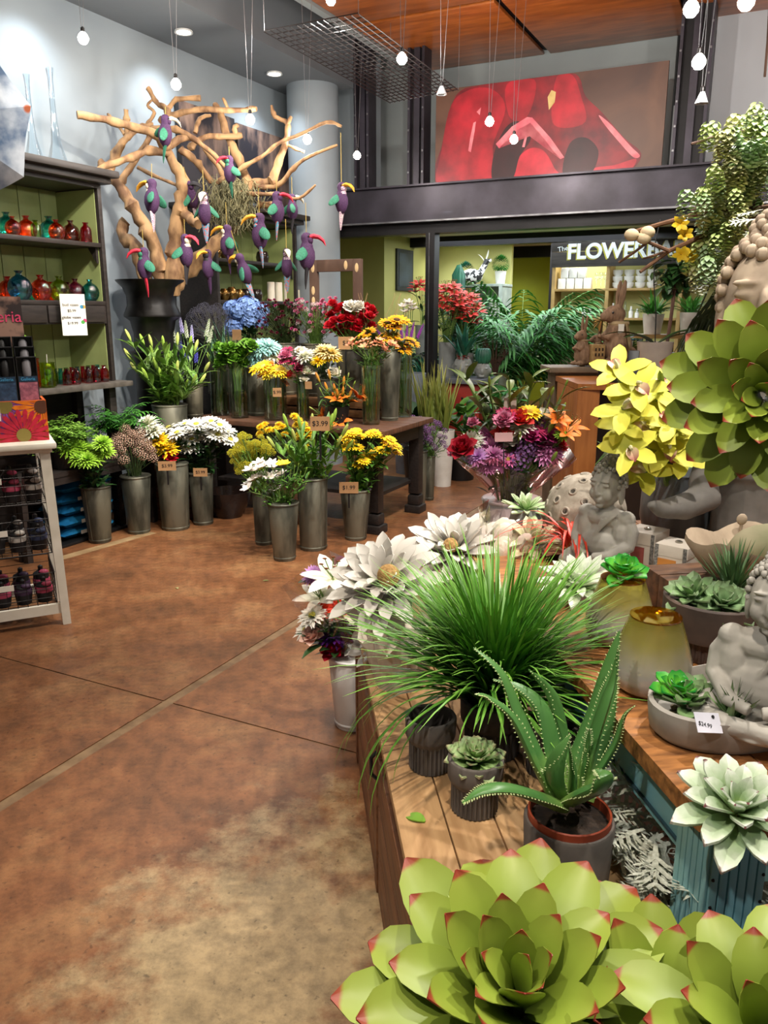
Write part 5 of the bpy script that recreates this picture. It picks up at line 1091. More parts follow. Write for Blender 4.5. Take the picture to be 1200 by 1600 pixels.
blob([(800, 282), (808, 250), (828, 232), (850, 236), (866, 262), (868, 280)], RP[2], .0025); blob([(920, 276), (930, 262), (960, 258), (994, 248), (984, 266), (955, 274)], RP[2], .0025)
blob([(770, 290), (772, 240), (790, 200), (812, 190), (830, 215), (812, 245), (800, 285)], RP[5], .003); blob([(880, 275), (890, 225), (915, 215), (935, 235), (928, 265), (915, 276)], RP[5], .003)
blob([(936, 180), (955, 195), (985, 228), (1000, 243), (990, 246), (970, 225), (945, 195)], RP[3], .003)
blob([(775, 225), (800, 198), (824, 183), (832, 184), (860, 215), (882, 246), (876, 249), (848, 214), (829, 192), (804, 206), (780, 232)], RP[3], .004, 'printed_stamen')
blob([(736, 238), (742, 205), (744, 190), (740, 192), (735, 215), (732, 236)], RP[3], .004, 'printed_stamen'); blob([(816, 230), (824, 200), (827, 200), (820, 230)], RP[3], .004, 'printed_stamen')
blob([(856, 152), (862, 141), (869, 144), (867, 160), (858, 172)], RP[4], .005, 'printed_anther'); blob([(745, 175), (752, 168), (750, 180)], RP[3], .005, 'printed_anther')
# cable pendants
BULB = emit('lit_bulb', '#fff1dc', 40); CORD = pm('steel_cable', '#b8b8bc', None, .3, metal=.8); SHADE = pm('frosted_shade', '#d8dde2', None, .3)
LEADS = []
def pendant(px, py, Y, label, lit=True, watts=14, ztop=4.39, wr=.0016):
    p = P(px, py, Y); t = thing('pendant_lamp', label, 'lamp', p, 0, 'small cable pendant lamps')
    for s in (-1, 1):
        mb = MB(); mb.tube([(s * .006, 0, .05), (s * .06 + .03, .02, ztop - p.z)], wr, 4); mb.build('cable', CORD, t)
    mb = MB(); mb.lathe([(.008, .03), (.012, .035), (.012, .055), (.004, .062)], 10); mb.build('socket', WIRE, t)
    if lit:
        mb = MB(); mb.lathe([(0, -.032), (.016, -.028), (.029, -.012), (.031, .004), (.022, .022), (.010, .034)], 14); mb.build('bulb', BULB, t)
        l = bpy.data.lights.new('pendant_light', 'POINT'); l.energy = watts; l.color = NEUT; l.shadow_soft_size = .03
        lo = bpy.data.objects.new('pendant_light', l); COL.objects.link(lo); lo.location = p + Vector((0, 0, -.06))
    else:
        mb = MB(); mb.lathe([(.010, .036), (.018, .02), (.036, -.02), (.034, -.02), (.016, .018)], 6); mb.build('glass_shade', SHADE, t)
for a in ((130, 60, 5.2, 'lit pendant bulb above the hutch'), (275, 132, 5.4, 'lit pendant bulb over the left part of the driftwood'), (391, 187, 5.8, 'lit pendant bulb in front of the dark canvas prints'), (480, 218, 6.2, 'lit pendant bulb over the right driftwood branch'), (558, 243, 7.2, 'lit pendant bulb before the first steel post'), (628, 92, 5.2, 'lit pendant bulb beside the hanging wire grid'), (765, 190, 6.2, 'lit pendant bulb before the red poster, the higher of two'), (803, 218, 6.6, 'lit pendant bulb before the red poster, the lower of two'), (1080, 14, 3.6, 'lit pendant bulb near the picture top by the wide steel post', True, 30), (1092, 97, 4.0, 'lit pendant bulb before the pale wall', True, 40), (1166, 3, 3.4, 'lit pendant bulb in the upper corner', True, 30), (517, 0, 5.6, 'lit pendant bulb at the top edge above the wire grid')):
    pendant(*a)
pendant(690, 143, 5.8, 'unlit triangular pendant shade at the wire grid corner', False); pendant(1097, 155, 4.4, 'unlit triangular pendant shade before the pale wall', False)
# hanging wire grid
g0, g1, g2 = P(415, 50, 5.0), P(715, 140, 5.6), P(612, 162, 4.75)
zg = 3.2
c = [Pz(413, 50, zg), Pz(560, 22, zg), Pz(716, 141, zg), Pz(610, 161, zg)]
gr = thing('hanging_grid', 'black wire mesh panel hung flat below the ceiling', 'wire grid', (c[0] + c[2]) / 2)
o = Vector(gr.location)
for k in range(15):
    t_ = k / 14; mb = MB(); mb.tube([c[0].lerp(c[1], t_) - o, c[3].lerp(c[2], t_) - o], .0035, 5); mb.build('wire', WIRE, gr)
for k in range(25):
    t_ = k / 24; mb = MB(); mb.tube([c[0].lerp(c[3], t_) - o + Vector((0, 0, .006)), c[1].lerp(c[2], t_) - o + Vector((0, 0, .006))], .0035, 5); mb.build('wire', WIRE, gr)
for q in c:
    mb = MB(); mb.tube([q - o, Vector((q.x, q.y, 4.39)) - o], .002, 4); mb.build('hanger', CORD, gr)
# ------------------------------------------------------------------ back room
random.seed(21)
def cone_pot(p, rt, rb, h, mat, label, name='plant_pot', cat='pot', group=None):
    t = thing(name, label, cat, p, 0, group); mb = MB(); mb.lathe([(.002, 0), (rb, 0), (rt, h), (rt * .93, h), (rt * .88, h * .88), (.002, h * .88)], 24); mb.build('pot_body', mat, t); return t
def palm(p, n, L, label, mats, el0=(.7, 1.45), stems=True, nl=15, lw=.022, droop=1.5):
    t = thing('palm_plant', label, 'palm', p)
    for i in range(n):
        az = i * 2.4 + rnd(-.3, .3); el = rnd(*el0); ln = L * rnd(.75, 1.1); q = Vector((rnd(-.05, .05), rnd(-.05, .05), 0)); path = []; st_ = 14
        for k in range(st_ + 1):
            path.append(q.copy()); e = el - droop * (k / st_) ** 2; q = q + Vector((math.cos(az) * math.cos(e), math.sin(az) * math.cos(e), math.sin(e))) * ln / st_
        mb = MB(); mb.tube(path, [.006 * (1 - .7 * k / st_) for k in range(st_ + 1)], 5, 1)
        for k in range(nl):
            u = .35 + .65 * k / (nl - 1); f = u * st_; j = min(st_ - 1, int(f)); c_ = path[j].lerp(path[j + 1], f - j)
            w = ln * .32 * math.sin(PI * (.18 + .75 * (k / (nl - 1)))) + .03
            for s in (-1, 1): mb.leaf(w, lw, .9, .5, .8, .3, 4, 2, 0, mleaf(c_, az + s * (1.15 - .6 * k / nl), rnd(.0, .35)))
        mb.build('frond', [mats, STEMG], t)
    return t
PALMG = pm('palm_green', '#3f8f34', '#24621f', .45, scale=8); PALMT = pm('palm_teal', '#2a7054', '#16483a', .45, scale=8)
def on(px, py, Y, z): q = P(px, py, Y); return Vector((q.x, q.y, z))
WPOT = pm('white_ceramic', '#e8e6df', '#d8d5cc', .35)
GPOT = pm('grey_ceramic', '#9a9c98', '#7d807c', .5, scale=6, bump=.05)
# areca palm
q = on(815, 520, 9.2, 0); cone_pot(q, .24, .18, .40, BLACK, 'black pot of the tall palm in the back room')
palm(q + Vector((0, 0, .36)), 32, 1.62, 'tall green areca palm in the back room', PALMG, (1.1, 1.5), nl=18, lw=.034, droop=1.15)
q = on(772, 520, 8.8, 0); cone_pot(q, .18, .14, .40, BLACK, 'black pot of the pale palm beside the areca')
palm(q + Vector((0, 0, .36)), 8, 1.3, 'pale upright palm beside the grey cabinet', pm('pale_palm', '#6aa860', '#3f7a3c', .45), (1.2, 1.5), nl=14, droop=1.0, lw=.034)
# palm left behind the frame
q = on(612, 520, 9.3, .0); cone_pot(q, .2, .15, .5, GPOT, 'grey pot of the drooping palm behind the wooden frame')
palm(q + Vector((0, 0, .45)), 16, .95, 'blue-green drooping palm behind the wooden frame', PALMT, (.9, 1.4), nl=16, lw=.034, droop=1.2)
# framed dark picture on the green wall
q = P(621, 410, 9.6)
fp = rob('wall_picture', pm('black_frame', '#23252c', '#1a1b20', .4), [(5.55, 6.05, -.069, -.04, 1.78, 2.30)], kind='thing'); tag(fp, 'dark framed picture on the lime wall of the back room', 'picture')
rob('print', pm('dark_print', '#3a4450', '#20262e', .3, scale=3), [(5.60, 6.0, -.04, -.036, 1.83, 2.25)], fp)
# grey cabinet with panes
CABM = pm('pale_grey_wood', '#a8b2a8', '#8e9990', .6, scale=8, bump=.05)
cq = Pa(752, 480, 6.72); ca, cb = ab(cq)
cab = thing('display_cabinet', 'pale grey open cabinet with shelves at the back room wall', 'cabinet', R(6.74, cb, 0), YAW)
for x in (-.33, 0, .33):
    mb = MB(); mb.box((x, -.18, .93), (.05, .05, 1.86), bev=.004); mb.build('post', CABM, cab)
for z in (.35, .75, 1.15, 1.45, 1.86):
    mb = MB(); mb.box((0, 0, z), (.74, .40, .035), bev=.004); mb.build('shelf', CABM, cab)
mb = MB(); mb.box((0, .19, .93), (.72, .015, 1.84)); mb.build('back_panel', pm('cabinet_back', '#b5bfb4', None, .6), cab)
for x in (-.35, .35):
    mb = MB(); mb.box((x, 0, .93), (.02, .38, 1.86)); mb.build('side_panel', CABM, cab)
for k, (x, z, r_, h) in enumerate(((-.22, 1.47, .07, .16), (-.08, 1.47, .06, .14), (.20, 1.47, .08, .20), (.19, 1.17, .10, .14), (.0, 1.17, .08, .12), (-.2, 1.17, .1, .15))):
    p = R(6.70, cb + x, z + .001)
    t = thing('white_jar', ['first white jar', 'second white jar', 'tall white jar', 'wide white bowl', 'small white bowl', 'white planter'][k] + ' inside the pale grey cabinet', 'jar', p, 0, 'white ware in the grey cabinet'); mb = MB(); mb.lathe([(.002, 0), (r_ * .6, 0), (r_, h * .5), (r_ * .85, h), (r_ * .75, h), (.002, h * .7)], 16); mb.build('jar_body', WPOT, t)
def topiary(p, pr, ph, br, label, mat):
    t = thing('potted_topiary', label, 'potted plant', p); mb = MB(); mb.lathe([(.002, 0), (pr * .75, 0), (pr, ph), (pr * .85, ph), (.002, ph * .85)], 16); mb.build('pot_body', WPOT, t)
    mb = MB()
    for i in range(220):
        z = 1 - 1.7 * i / 220; q_ = math.sqrt(max(0, 1 - z * z)); a = i * 2.4; d = Vector((q_ * math.cos(a), q_ * math.sin(a), z)); mb.leaf(br * .4, br * .2, .3, .2, 1, .3, 2, 2, 0, Matrix.Translation(d * br * .72 + Vector((0, 0, ph + br * .75))) @ d.to_track_quat('Y', 'Z').to_matrix().to_4x4())
    mb.build('leaf_ball', mat, t)
topiary(R(6.76, cb + .25, 1.88), .08, .17, .12, 'round boxwood in white pot on the grey cabinet', PALMG); topiary(R(6.78, cb - .27, 1.88), .08, .10, .12, 'second round boxwood on the grey cabinet', PALMT)
zb = thing('zebra_figure', 'black and white patterned bird figure on the grey cabinet', 'figure', R(6.60, cb - .0, 1.88)); ZB = pm('zebra_pattern', '#e8e6e2', '#1a1a1c', .5, scale=14, lo=.49, hi=.51)
mb = MB(); mb.ell((-.10, 0, .10), (.15, .09, .10)); mb.tube([(0, 0, .12), (.06, 0, .22), (.10, 0, .30), (.16, 0, .31)], [.05, .04, .04, .02], 8); mb.tube([(-.05, 0, .1), (-.05, 0, 0)], .012, 6); mb.build('body', ZB, zb)
mb = MB(); mb.leaf(.16, .06, -.6, .2, M=mleaf((.08, 0, .30), .3, 1.0)); mb.leaf(.14, .05, .5, .2, M=mleaf((.06, 0, .30), 2.6, 1.0)); mb.build('plume', WPOT, zb)
# red cabinet with planters near the opening
rq = on(733, 600, 8.1, 0)
rc = thing('red_cabinet', 'red painted small cabinet with grey top in the back room', 'cabinet', rq, YAW)
RED = pm('red_paint', '#a8352a', '#8a2820', .5, scale=5)
mb = MB(); mb.box((0, 0, .42), (.34, .34, .80), bev=.006); mb.build('body', RED, rc); mb = MB(); mb.box((0, 0, .845), (.44, .42, .05), bev=.006); mb.build('top', pm('slate_top', '#6c7078', None, .5), rc)
for z in (.68, .45, .22):
    mb = MB(); mb.box((0, -.172, z), (.30, .012, .19), bev=.003); d_ = mb.build('drawer', RED, rc); mb = MB(); mb.ell((0, -.185, z), .012); mb.build('knob', BLACK, d_)
def headpot(p, s, label):
    t = thing('face_planter', label, 'planter', p, -.3, 'stone face planters on the red cabinet')
    mb = MB(); mb.ell((0, 0, .5 * s), (.5 * s, .52 * s, .58 * s), nu=16, nv=12); mb.ell((.05 * s, -.46 * s, .42 * s), (.09 * s, .16 * s, .2 * s)); mb.ell((0, -.4 * s, .14 * s), (.2 * s, .16 * s, .1 * s)); [mb.ell((x * s, -.36 * s, .62 * s), (.14 * s, .12 * s, .05 * s)) for x in (-.2, .24)]; mb.ell((0, 0, .05 * s), (.36 * s, .36 * s, .1 * s)); mb.ell((-.5 * s, 0, .45 * s), (.07 * s, .12 * s, .2 * s)); mb.ell((.5 * s, 0, .45 * s), (.07 * s, .12 * s, .2 * s))
    remeshed(mb, 'head', GPOT, .03 * s, t)
    mb = MB()
    for i in range(60):
        a = i * 2.4; mb.leaf(.3 * s, .1 * s, .5, .1, M=mleaf((rnd(-.2, .2) * s, rnd(-.2, .2) * s, .95 * s), a, rnd(.1, .9)))
    mb.build('red_moss', pm('red_moss', '#b8452e', '#8a2c1c', .8), t)
    return t
h1 = rq + Vector((-.07, -.03, .871)); headpot(h1, .20, 'large stone face planter topped with red moss'); h2 = rq + Vector((.12, -.10, .871)); headpot(h2, .155, 'small stone face planter topped with red moss')
t = thing('barrel_cactus', 'round ribbed barrel cactus in the small face planter', 'cactus', h2 + Vector((0, 0, .155))); mb = MB()
for k in range(14): mb.ell((.05 * math.cos(k * PI / 7), .05 * math.sin(k * PI / 7), .06), (.03, .03, .075), nu=6, nv=8)
mb.build('ribs', PALMT, t)
t = thing('tall_cactus', 'tall green column cactus behind the red flowers', 'cactus', on(714, 560, 8.75, 0)); mb = MB()
for k in range(8): mb.tube([(.045 * math.cos(k * PI / 4), .045 * math.sin(k * PI / 4), .3 + 1.9 * j / 6) for j in range(6)] + [(.01 * math.cos(k), .01 * math.sin(k), 1.98)], [.03] * 6 + [.015], 6)
mb.build('ribs', PALMT, t); mb = MB(); mb.lathe([(.002, 0), (.14, 0), (.17, .34), (.14, .34), (.002, .3)], 18); mb.build('pot_body', GPOT, t)
t = thing('snake_plant', 'blue-green spiky plant under the red flowers', 'potted plant', h1 + Vector((0, .0, .20))); 
for i in range(12): mb = MB(); mb.leaf(rnd(.25, .38), .05, .3, .5, .6, .6, 5, 2, M=mleaf((rnd(-.03, .03), rnd(-.03, .03), 0), i * 2.4, rnd(.9, 1.4))); mb.build('leaf', PALMT, t)
# red gladioli / amaryllis
H_lily('red_lily', '#e4483c', '#c02c24')
def redbunch(px, py, Y, label, n, rx, ry):
    c_ = P(px, py, Y); m_ = Vector((c_.x, c_.y, c_.z - .42)); t = bunch('red_flowers', label, 'flowers', m_, dome(c_ - Vector((0, 0, .04)), rx, ry, n, 'red_lily', .085, -.5, .2), None, STEMG, 1, (.2, .03), LEAFD, .3, .5, .5)
    cone_pot(Vector((m_.x, m_.y, 0)), .09, .06, m_.z, GPOT, 'slim grey vase of ' + label)
redbunch(700, 468, 8.35, 'red amaryllis cluster beside the slim steel post', 36, .17, .18); redbunch(728, 486, 8.45, 'red amaryllis cluster beside the column cactus', 32, .14, .20); redbunch(662, 447, 9.2, 'small red flower cluster behind the slim post', 10, .12, .10)
# sansevieria in tall white pot
q = on(693, 660, 7.0, 0); cone_pot(q, .10, .075, .50, WPOT, 'tall white pot beside the statice buckets')
t = thing('snake_plant', 'tall yellow-edged snake plant before the slim post', 'potted plant', q + Vector((-.02, 0, .45)))
SANS = uvramp('snake_leaf', [(0, '#5a6a2c'), (.5, '#7c8a3c'), (1, '#9a9a50')], .45)
for i in range(90): mb = MB(); mb.leaf(rnd(.4, .72), .022, rnd(-.1, .25), .5, .6, .8, 5, 2, M=mleaf((rnd(-.17, .07), rnd(-.09, .09), 0), rnd(0, 6), rnd(1.2, 1.5))); mb.build('leaf', SANS, t)
t = thing('broad_leaf_plant', 'dark broad-leaved plant behind the statice buckets', 'potted plant', on(655, 660, 7.2, 0)); mb = MB(); mb.lathe([(.002, 0), (.12, 0), (.15, .3), (.12, .3), (.002, .25)], 16); mb.build('pot_body', BLACK, t)
for i in range(26): mb = MB(); mb.leaf(rnd(.22, .34), .12, .8, .2, 1, .1, 5, 2, M=mleaf((rnd(-.05, .05), rnd(-.05, .05), .3 + rnd(0, .3)), i * 2.4, rnd(.3, 1.2))); mb.build('leaf', LEAFD, t)
t = thing('broad_leaf_plant', 'glossy broad-leaved plant below the red cabinet', 'potted plant', on(722, 650, 7.3, 0)); mb = MB(); mb.lathe([(.002, 0), (.12, 0), (.15, .3), (.12, .3), (.002, .25)], 16); mb.build('pot_body', BLACK, t)
for i in range(34): mb = MB(); mb.leaf(rnd(.18, .3), .10, .8, .2, 1, .1, 5, 2, M=mleaf((rnd(-.08, .08), rnd(-.05, .05), .3 + rnd(0, .35)), i * 2.4, rnd(.2, 1.2))); mb.build('leaf', LEAFG, t)
# potted lily stems before the palm, twig bundle, green bowl
t = thing('broad_leaf_plant', 'dark leafy plant on the floor before the palm', 'potted plant', on(775, 640, 8.0, 0)); mb = MB(); mb.lathe([(.002, 0), (.14, 0), (.17, .35), (.14, .35), (.002, .3)], 16); mb.build('pot_body', BLACK, t)
for i in range(34): mb = MB(); mb.leaf(rnd(.25, .42), .09, .9, .2, 1, .1, 5, 2, M=mleaf((rnd(-.12, .12), rnd(-.05, .05), .35 + rnd(0, .35)), i * 2.4, rnd(.4, 1.3))); mb.build('leaf', PALMG, t)
tw = MB()
for i in range(60): a = rnd(0, 6.28); tw.tube([(0, 0, 0), (math.cos(a) * .06, math.sin(a) * .06, .2), (math.cos(a) * rnd(.1, .22), math.sin(a) * rnd(.1, .2), rnd(.3, .5))], .003, 3)
q = on(775, 545, 8.6, 0); cone_pot(q, .12, .1, .86, pm('sage_paint', '#9fb0a0', None, .6), 'pale green pedestal pot of bare twigs', 'pedestal_pot')
tag(tw.build('twig_bundle', pm('twig_brown', '#6a4a3c', '#4c342a', .8), None, q + Vector((0, 0, .80))), 'bundle of bare brown twigs before the palm', 'twigs')
# bar shelves with sign
sq = Pa(865, 480, 6.5); sa, sb = ab(sq); sb1 = ab(Pa(1062, 480, 6.5))[1]; Wb = sb1 - sb
BARW = pm('honey_shelf_wood', '#a8894e', '#8c6e3a', .55, scale=6)
bs = thing('bar_shelf', 'tall wooden wall shelf of glassware under the painted sign', 'shelf', R(6.6, sb, 0), YAW)
mb = MB(); mb.box((Wb / 2, .19, 1.25), (Wb, .02, 2.3)); mb.build('back_panel', LIME, bs)
for x in (0, Wb * .44, Wb):
    mb = MB(); mb.box((x, 0, 1.25), (.045, .34, 2.3), bev=.003); mb.build('upright', BARW, bs)
SHZ = [1.78, 1.42, 1.10, .92]
for z in SHZ:
    mb = MB(); mb.box((Wb / 2, 0, z), (Wb - .05, .34, .03), bev=.003); mb.build('shelf', BARW, bs)
mb = MB(); mb.box((Wb / 2, -.15, .90), (Wb + .5, .55, .06), bev=.005); mb.build('worktop', pm('worn_bench', '#7a6a54', '#5c4e3c', .6, scale=7), bs)
for x in (0.05, Wb * .5, Wb):
    mb = MB(); mb.box((x, -.35, .43), (.07, .07, .86)); mb.build('leg', pm('worn_bench', '#7a6a54'), bs)
CG = glass('clear_glass', '#f4fbff', .05, .02)
for k in range(4):
    for row in range(2):
        if row and k > 2: continue
        t = thing('square_jar', ['lower', 'upper'][row] + ' ' + ['first', 'second', 'third', 'fourth', 'fifth'][k] + ' white square jar on the bar shelf', 'jar', R(6.55, sb + .09 + k * .11 + row * .03, SHZ[0] + .016 + row * .132), YAW, 'white square jars'); mb = MB(); mb.box((0, 0, .065), (.10, .10, .13), bev=.01); mb.build('jar_body', WPOT, t)
for k in range(3):
    t = thing('wine_glass', ['first', 'second', 'third', 'fourth', 'fifth', 'sixth'][k] + ' clear glass from the white square jars on the bar shelf', 'glass', R(6.55, sb + .525 + k * .056, SHZ[0] + .016), 0, 'clear glasses'); mb = MB(); mb.lathe([(.002, 0), (.023, 0), (.004, .01), (.004, .08), (.024, .12), (.026, .18), (.022, .2)], 12); mb.build('glass', CG, t)
for i in range(4):
    for j in range(3):
        t = thing('white_bowl', ['bottom', 'middle', 'top'][j] + ' white bowl of the ' + ['first', 'second', 'third', 'fourth'][i] + ' stack on the bar shelf', 'bowl', R(6.55, sb + Wb * .44 + .10 + i * .14, SHZ[0] + .016 + j * .075), 0, 'stacked white bowls'); mb = MB(); mb.lathe([(.002, 0), (.04, 0), (.062, .03), (.064, .07), (.058, .072), (.002, .065)], 16); mb.build('bowl_body', WPOT, t)
for i in range(9):
    h = [.10, .16, .12, .10, .18, .13, .2, .14, .11][i]
    t = thing('glass_bottle', ['first', 'second', 'third', 'fourth', 'fifth', 'sixth', 'seventh', 'eighth', 'ninth'][i] + ' small bottle on the second bar shelf from the palm', 'bottle', R(6.52, sb + .32 + i * .075 + (.14 if i > 3 else 0), SHZ[1] + .016), 0, 'bottles on the bar shelf'); mb = MB(); mb.lathe([(.002, 0), (.026, 0), (.028, h * .5), (.012, h * .75), (.012, h), (.008, h)], 12); mb.build('glass', WPOT if i % 3 else CG, t)
for i in range(8):
    t = thing('silver_cup', ['first', 'second', 'third', 'fourth', 'fifth', 'sixth', 'seventh', 'eighth'][i] + ' silvery cup on the lowest bar shelf from the palm', 'cup', R(6.52, sb + .34 + i * .11 + (.12 if i > 2 else 0), SHZ[2] + .016), 0, 'cups on the bar shelf'); mb = MB(); mb.lathe([(.002, 0), (.035, 0), (.045, .08), (.04, .08), (.03, .01), (.002, .01)], 14); mb.build('cup_body', pm('silver_cup', '#b8bcc0', None, .25, metal=.8), t)
def tuft(p, n, L, w, mat, label, pr=.09, ph=.12, pot=None, el=(.5, 1.4), bend=1.2):
    t = thing('potted_plant', label, 'potted plant', p); mb = MB(); mb.lathe([(.002, 0), (pr * .75, 0), (pr, ph), (pr * .88, ph), (.002, ph * .85)], 18); mb.build('pot_body', pot or WPOT, t); mb = MB()
    for i in range(n): mb.leaf(L * rnd(.6, 1.1), w, rnd(.4, bend), .3, .7, .4, 4, 2, M=mleaf((rnd(-.4, .4) * pr, rnd(-.4, .4) * pr, ph * .9), i * 2.4, rnd(*el)))
    f = mb.build('foliage', mat, t); f['kind'] = 'stuff'; return t
tuft(R(6.4, sb + Wb * .62, .931), 90, .34, .03, PALMG, 'bushy green plant on the bar worktop behind the rabbits'); tuft(R(6.4, sb + .12, .931), 60, .30, .04, PALMT, 'dark leafy plant on the bar worktop beside the palm', .1, .1, BLACK)
tuft(R(6.45, sb + .45, .931), 60, .22, .03, LEAFD, 'low leafy plant in the middle of the bar worktop')
q = on(1032, 478, 6.6, 1.22); tag(rob('wall_shelf', BARW, [(ab(q)[0] - .12, ab(q)[0] + .14, ab(q)[1] - .3, ab(q)[1] + .4, 1.30, 1.33), (ab(q)[0] - .1, ab(q)[0] + .12, ab(q)[1] - .29, ab(q)[1] - .25, 0, 1.30), (ab(q)[0] - .1, ab(q)[0] + .12, ab(q)[1] + .35, ab(q)[1] + .39, 0, 1.30)], kind='thing'), 'narrow wooden stand of potted plants beside the bar shelf', 'shelf')
tuft(Vector((q.x - .05, q.y, 1.331)), 70, .24, .02, pm('spring_green', '#5fae4a', '#3a8430', .5), 'pale fine-leaved plant in white pot on the narrow stand', .085, .16); tuft(Vector((q.x + .22, q.y - .05, 1.331)), 60, .22, .02, pm('spring_green', '#5fae4a'), 'second fine-leaved plant in white bucket on the narrow stand', .075, .17)
sg = thing('hanging_sign', 'dark wooden board sign with white painted lettering', 'sign', R(6.36, sb + .0, 2.05), YAW)
SGW = pm('sign_board', '#3a332e', '#26211e', .7, scale=5, stretch=(1, 6, 6), bump=.15); Ws = Wb * 1.06
for k in range(2):
    mb = MB(); mb.box((Ws / 2 - .02, 0, .10 + k * .19), (Ws, .03, .186), bev=.003); mb.build('board', SGW, sg)
WI = pm('white_sign_paint', '#e8ecec', '#d4dada', .6, scale=20); YI = pm('yellow_sign_paint', '#b8b030', None, .6)
for mt, dx_, dy_ in ((YI, -.014, .0), (WI, 0, -.004)):
    text('lettering', 'FLOWER', .25, mt, sg, (Ws * .40 + dx_, -.0165 + dy_, .185 + dx_ * .8), (PI / 2, 0, 0), .001, sx=.98, bold=.008)
    text('lettering', 'BAR', .25, mt, sg, (Ws * .83 + dx_, -.0165 + dy_, .185 + dx_ * .8), (PI / 2, 0, 0), .001, sx=.98, bold=.008)
text('lettering', 'The', .085, WI, sg, (Ws * .075, -.0175, .23), (PI / 2, -.15, 0), .001)
for x in (.18, Ws - .2):
    mb = MB(); mb.tube([(x, 0, .38), (x, 0, .408)], .006, 5); mb.build('chain', WIRE, sg)
# orchid, white phal near frame
q = on(640, 480, 7.6, 0); cone_pot(q, .16, .12, .95, pm('lead_grey', '#7c828a', '#666c74', .5), 'tall grey planter behind the sunflowers', 'tall_planter')
m_ = Vector((q.x, q.y, .95)); bunch('orchid_plant', 'white orchid in the tall grey planter', 'orchid', m_, [(P(x, y, 7.6), 'white_alst', .06) for x, y in ((630, 480), (638, 474), (645, 484), (634, 488), (642, 478))], None, STEMG, 3, (.16, .05), LEAFD, .1, .5, .8)
# checkout counter
OW = pm('orange_maple', '#b8743a', '#a05f2c', .4, scale=4, stretch=(6, 6, 1), coat=.2)
cx0 = 1.19
ck = thing('checkout_counter', 'orange maple checkout counter behind the wrapped bouquet', 'counter', (cx0, 4.95, 0))
mb = MB(); mb.box((.07, .30, .52), (.14, .60, 1.04), bev=.01); mb.build('end_panel', OW, ck)
mb = MB(); n = 10; vv = [(0, 0), (.16, -.02)] + [(.16 + .28 * math.sin(k / n * PI / 2), -.02 + .24 * (1 - math.cos(k / n * PI / 2)) + .10 * k / n) for k in range(1, n + 1)] + [(1.5, .36), (1.5, .66), (0, .66)]
nn = len(vv); mb.add([(x, y, 1.04) for x, y in vv] + [(x, y, 1.075) for x, y in vv], [list(range(nn))[::-1], [nn + i for i in range(nn)]] + [(i, (i + 1) % nn, nn + (i + 1) % nn, nn + i) for i in range(nn)]); mb.build('top', OW, ck, smooth=False)
mb = MB(); mb.box((.80, .40, .52), (1.3, .04, 1.03)); mb.build('front_panel', pm('dark_counter_face', '#3a2a20', None, .5), ck)
mb = MB(); mb.box((.75, .80, 1.115), (1.6, .34, .035), bev=.004); mb.box((.75, .80, .55), (1.5, .26, 1.09)); mb.build('rear_ledge', pm('worn_bench', '#7a6a54'), ck)
# monitor and till on the counter
t = thing('monitor', 'black computer monitor on the checkout counter', 'monitor', on(952, 610, 5.06, 1.076), -.35)
mb = MB(); mb.box((0, 0, .055), (.15, .03, .11), bev=.006); mb.build('bezel', BLACK, t); mb = MB(); mb.box((0, .03, .04), (.03, .03, .08)); mb.build('stand', BLACK, t)
text('lettering', 'acer', .03, pm('silver_ink', '#c8ccd0', None, .4), t, (-.03, -.0165, .08), (PI / 2, 0, 0))
mb = MB(); mb.ell((.04, -.018, .06), (.010, .004, .010), nu=8, nv=5); mb.build('blue_led', emit('blue_led', '#3a50ff', 6), t)
t = thing('till', 'black tilted card till beside the potted orchid', 'till', on(988, 585, 5.15, 1.076), -.3); mb = MB(); mb.box((0, 0, .105), (.07, .03, .18), M=Matrix.Rotation(-.3, 4, 'X'), bev=.006); mb.build('screen', BLACK, t)
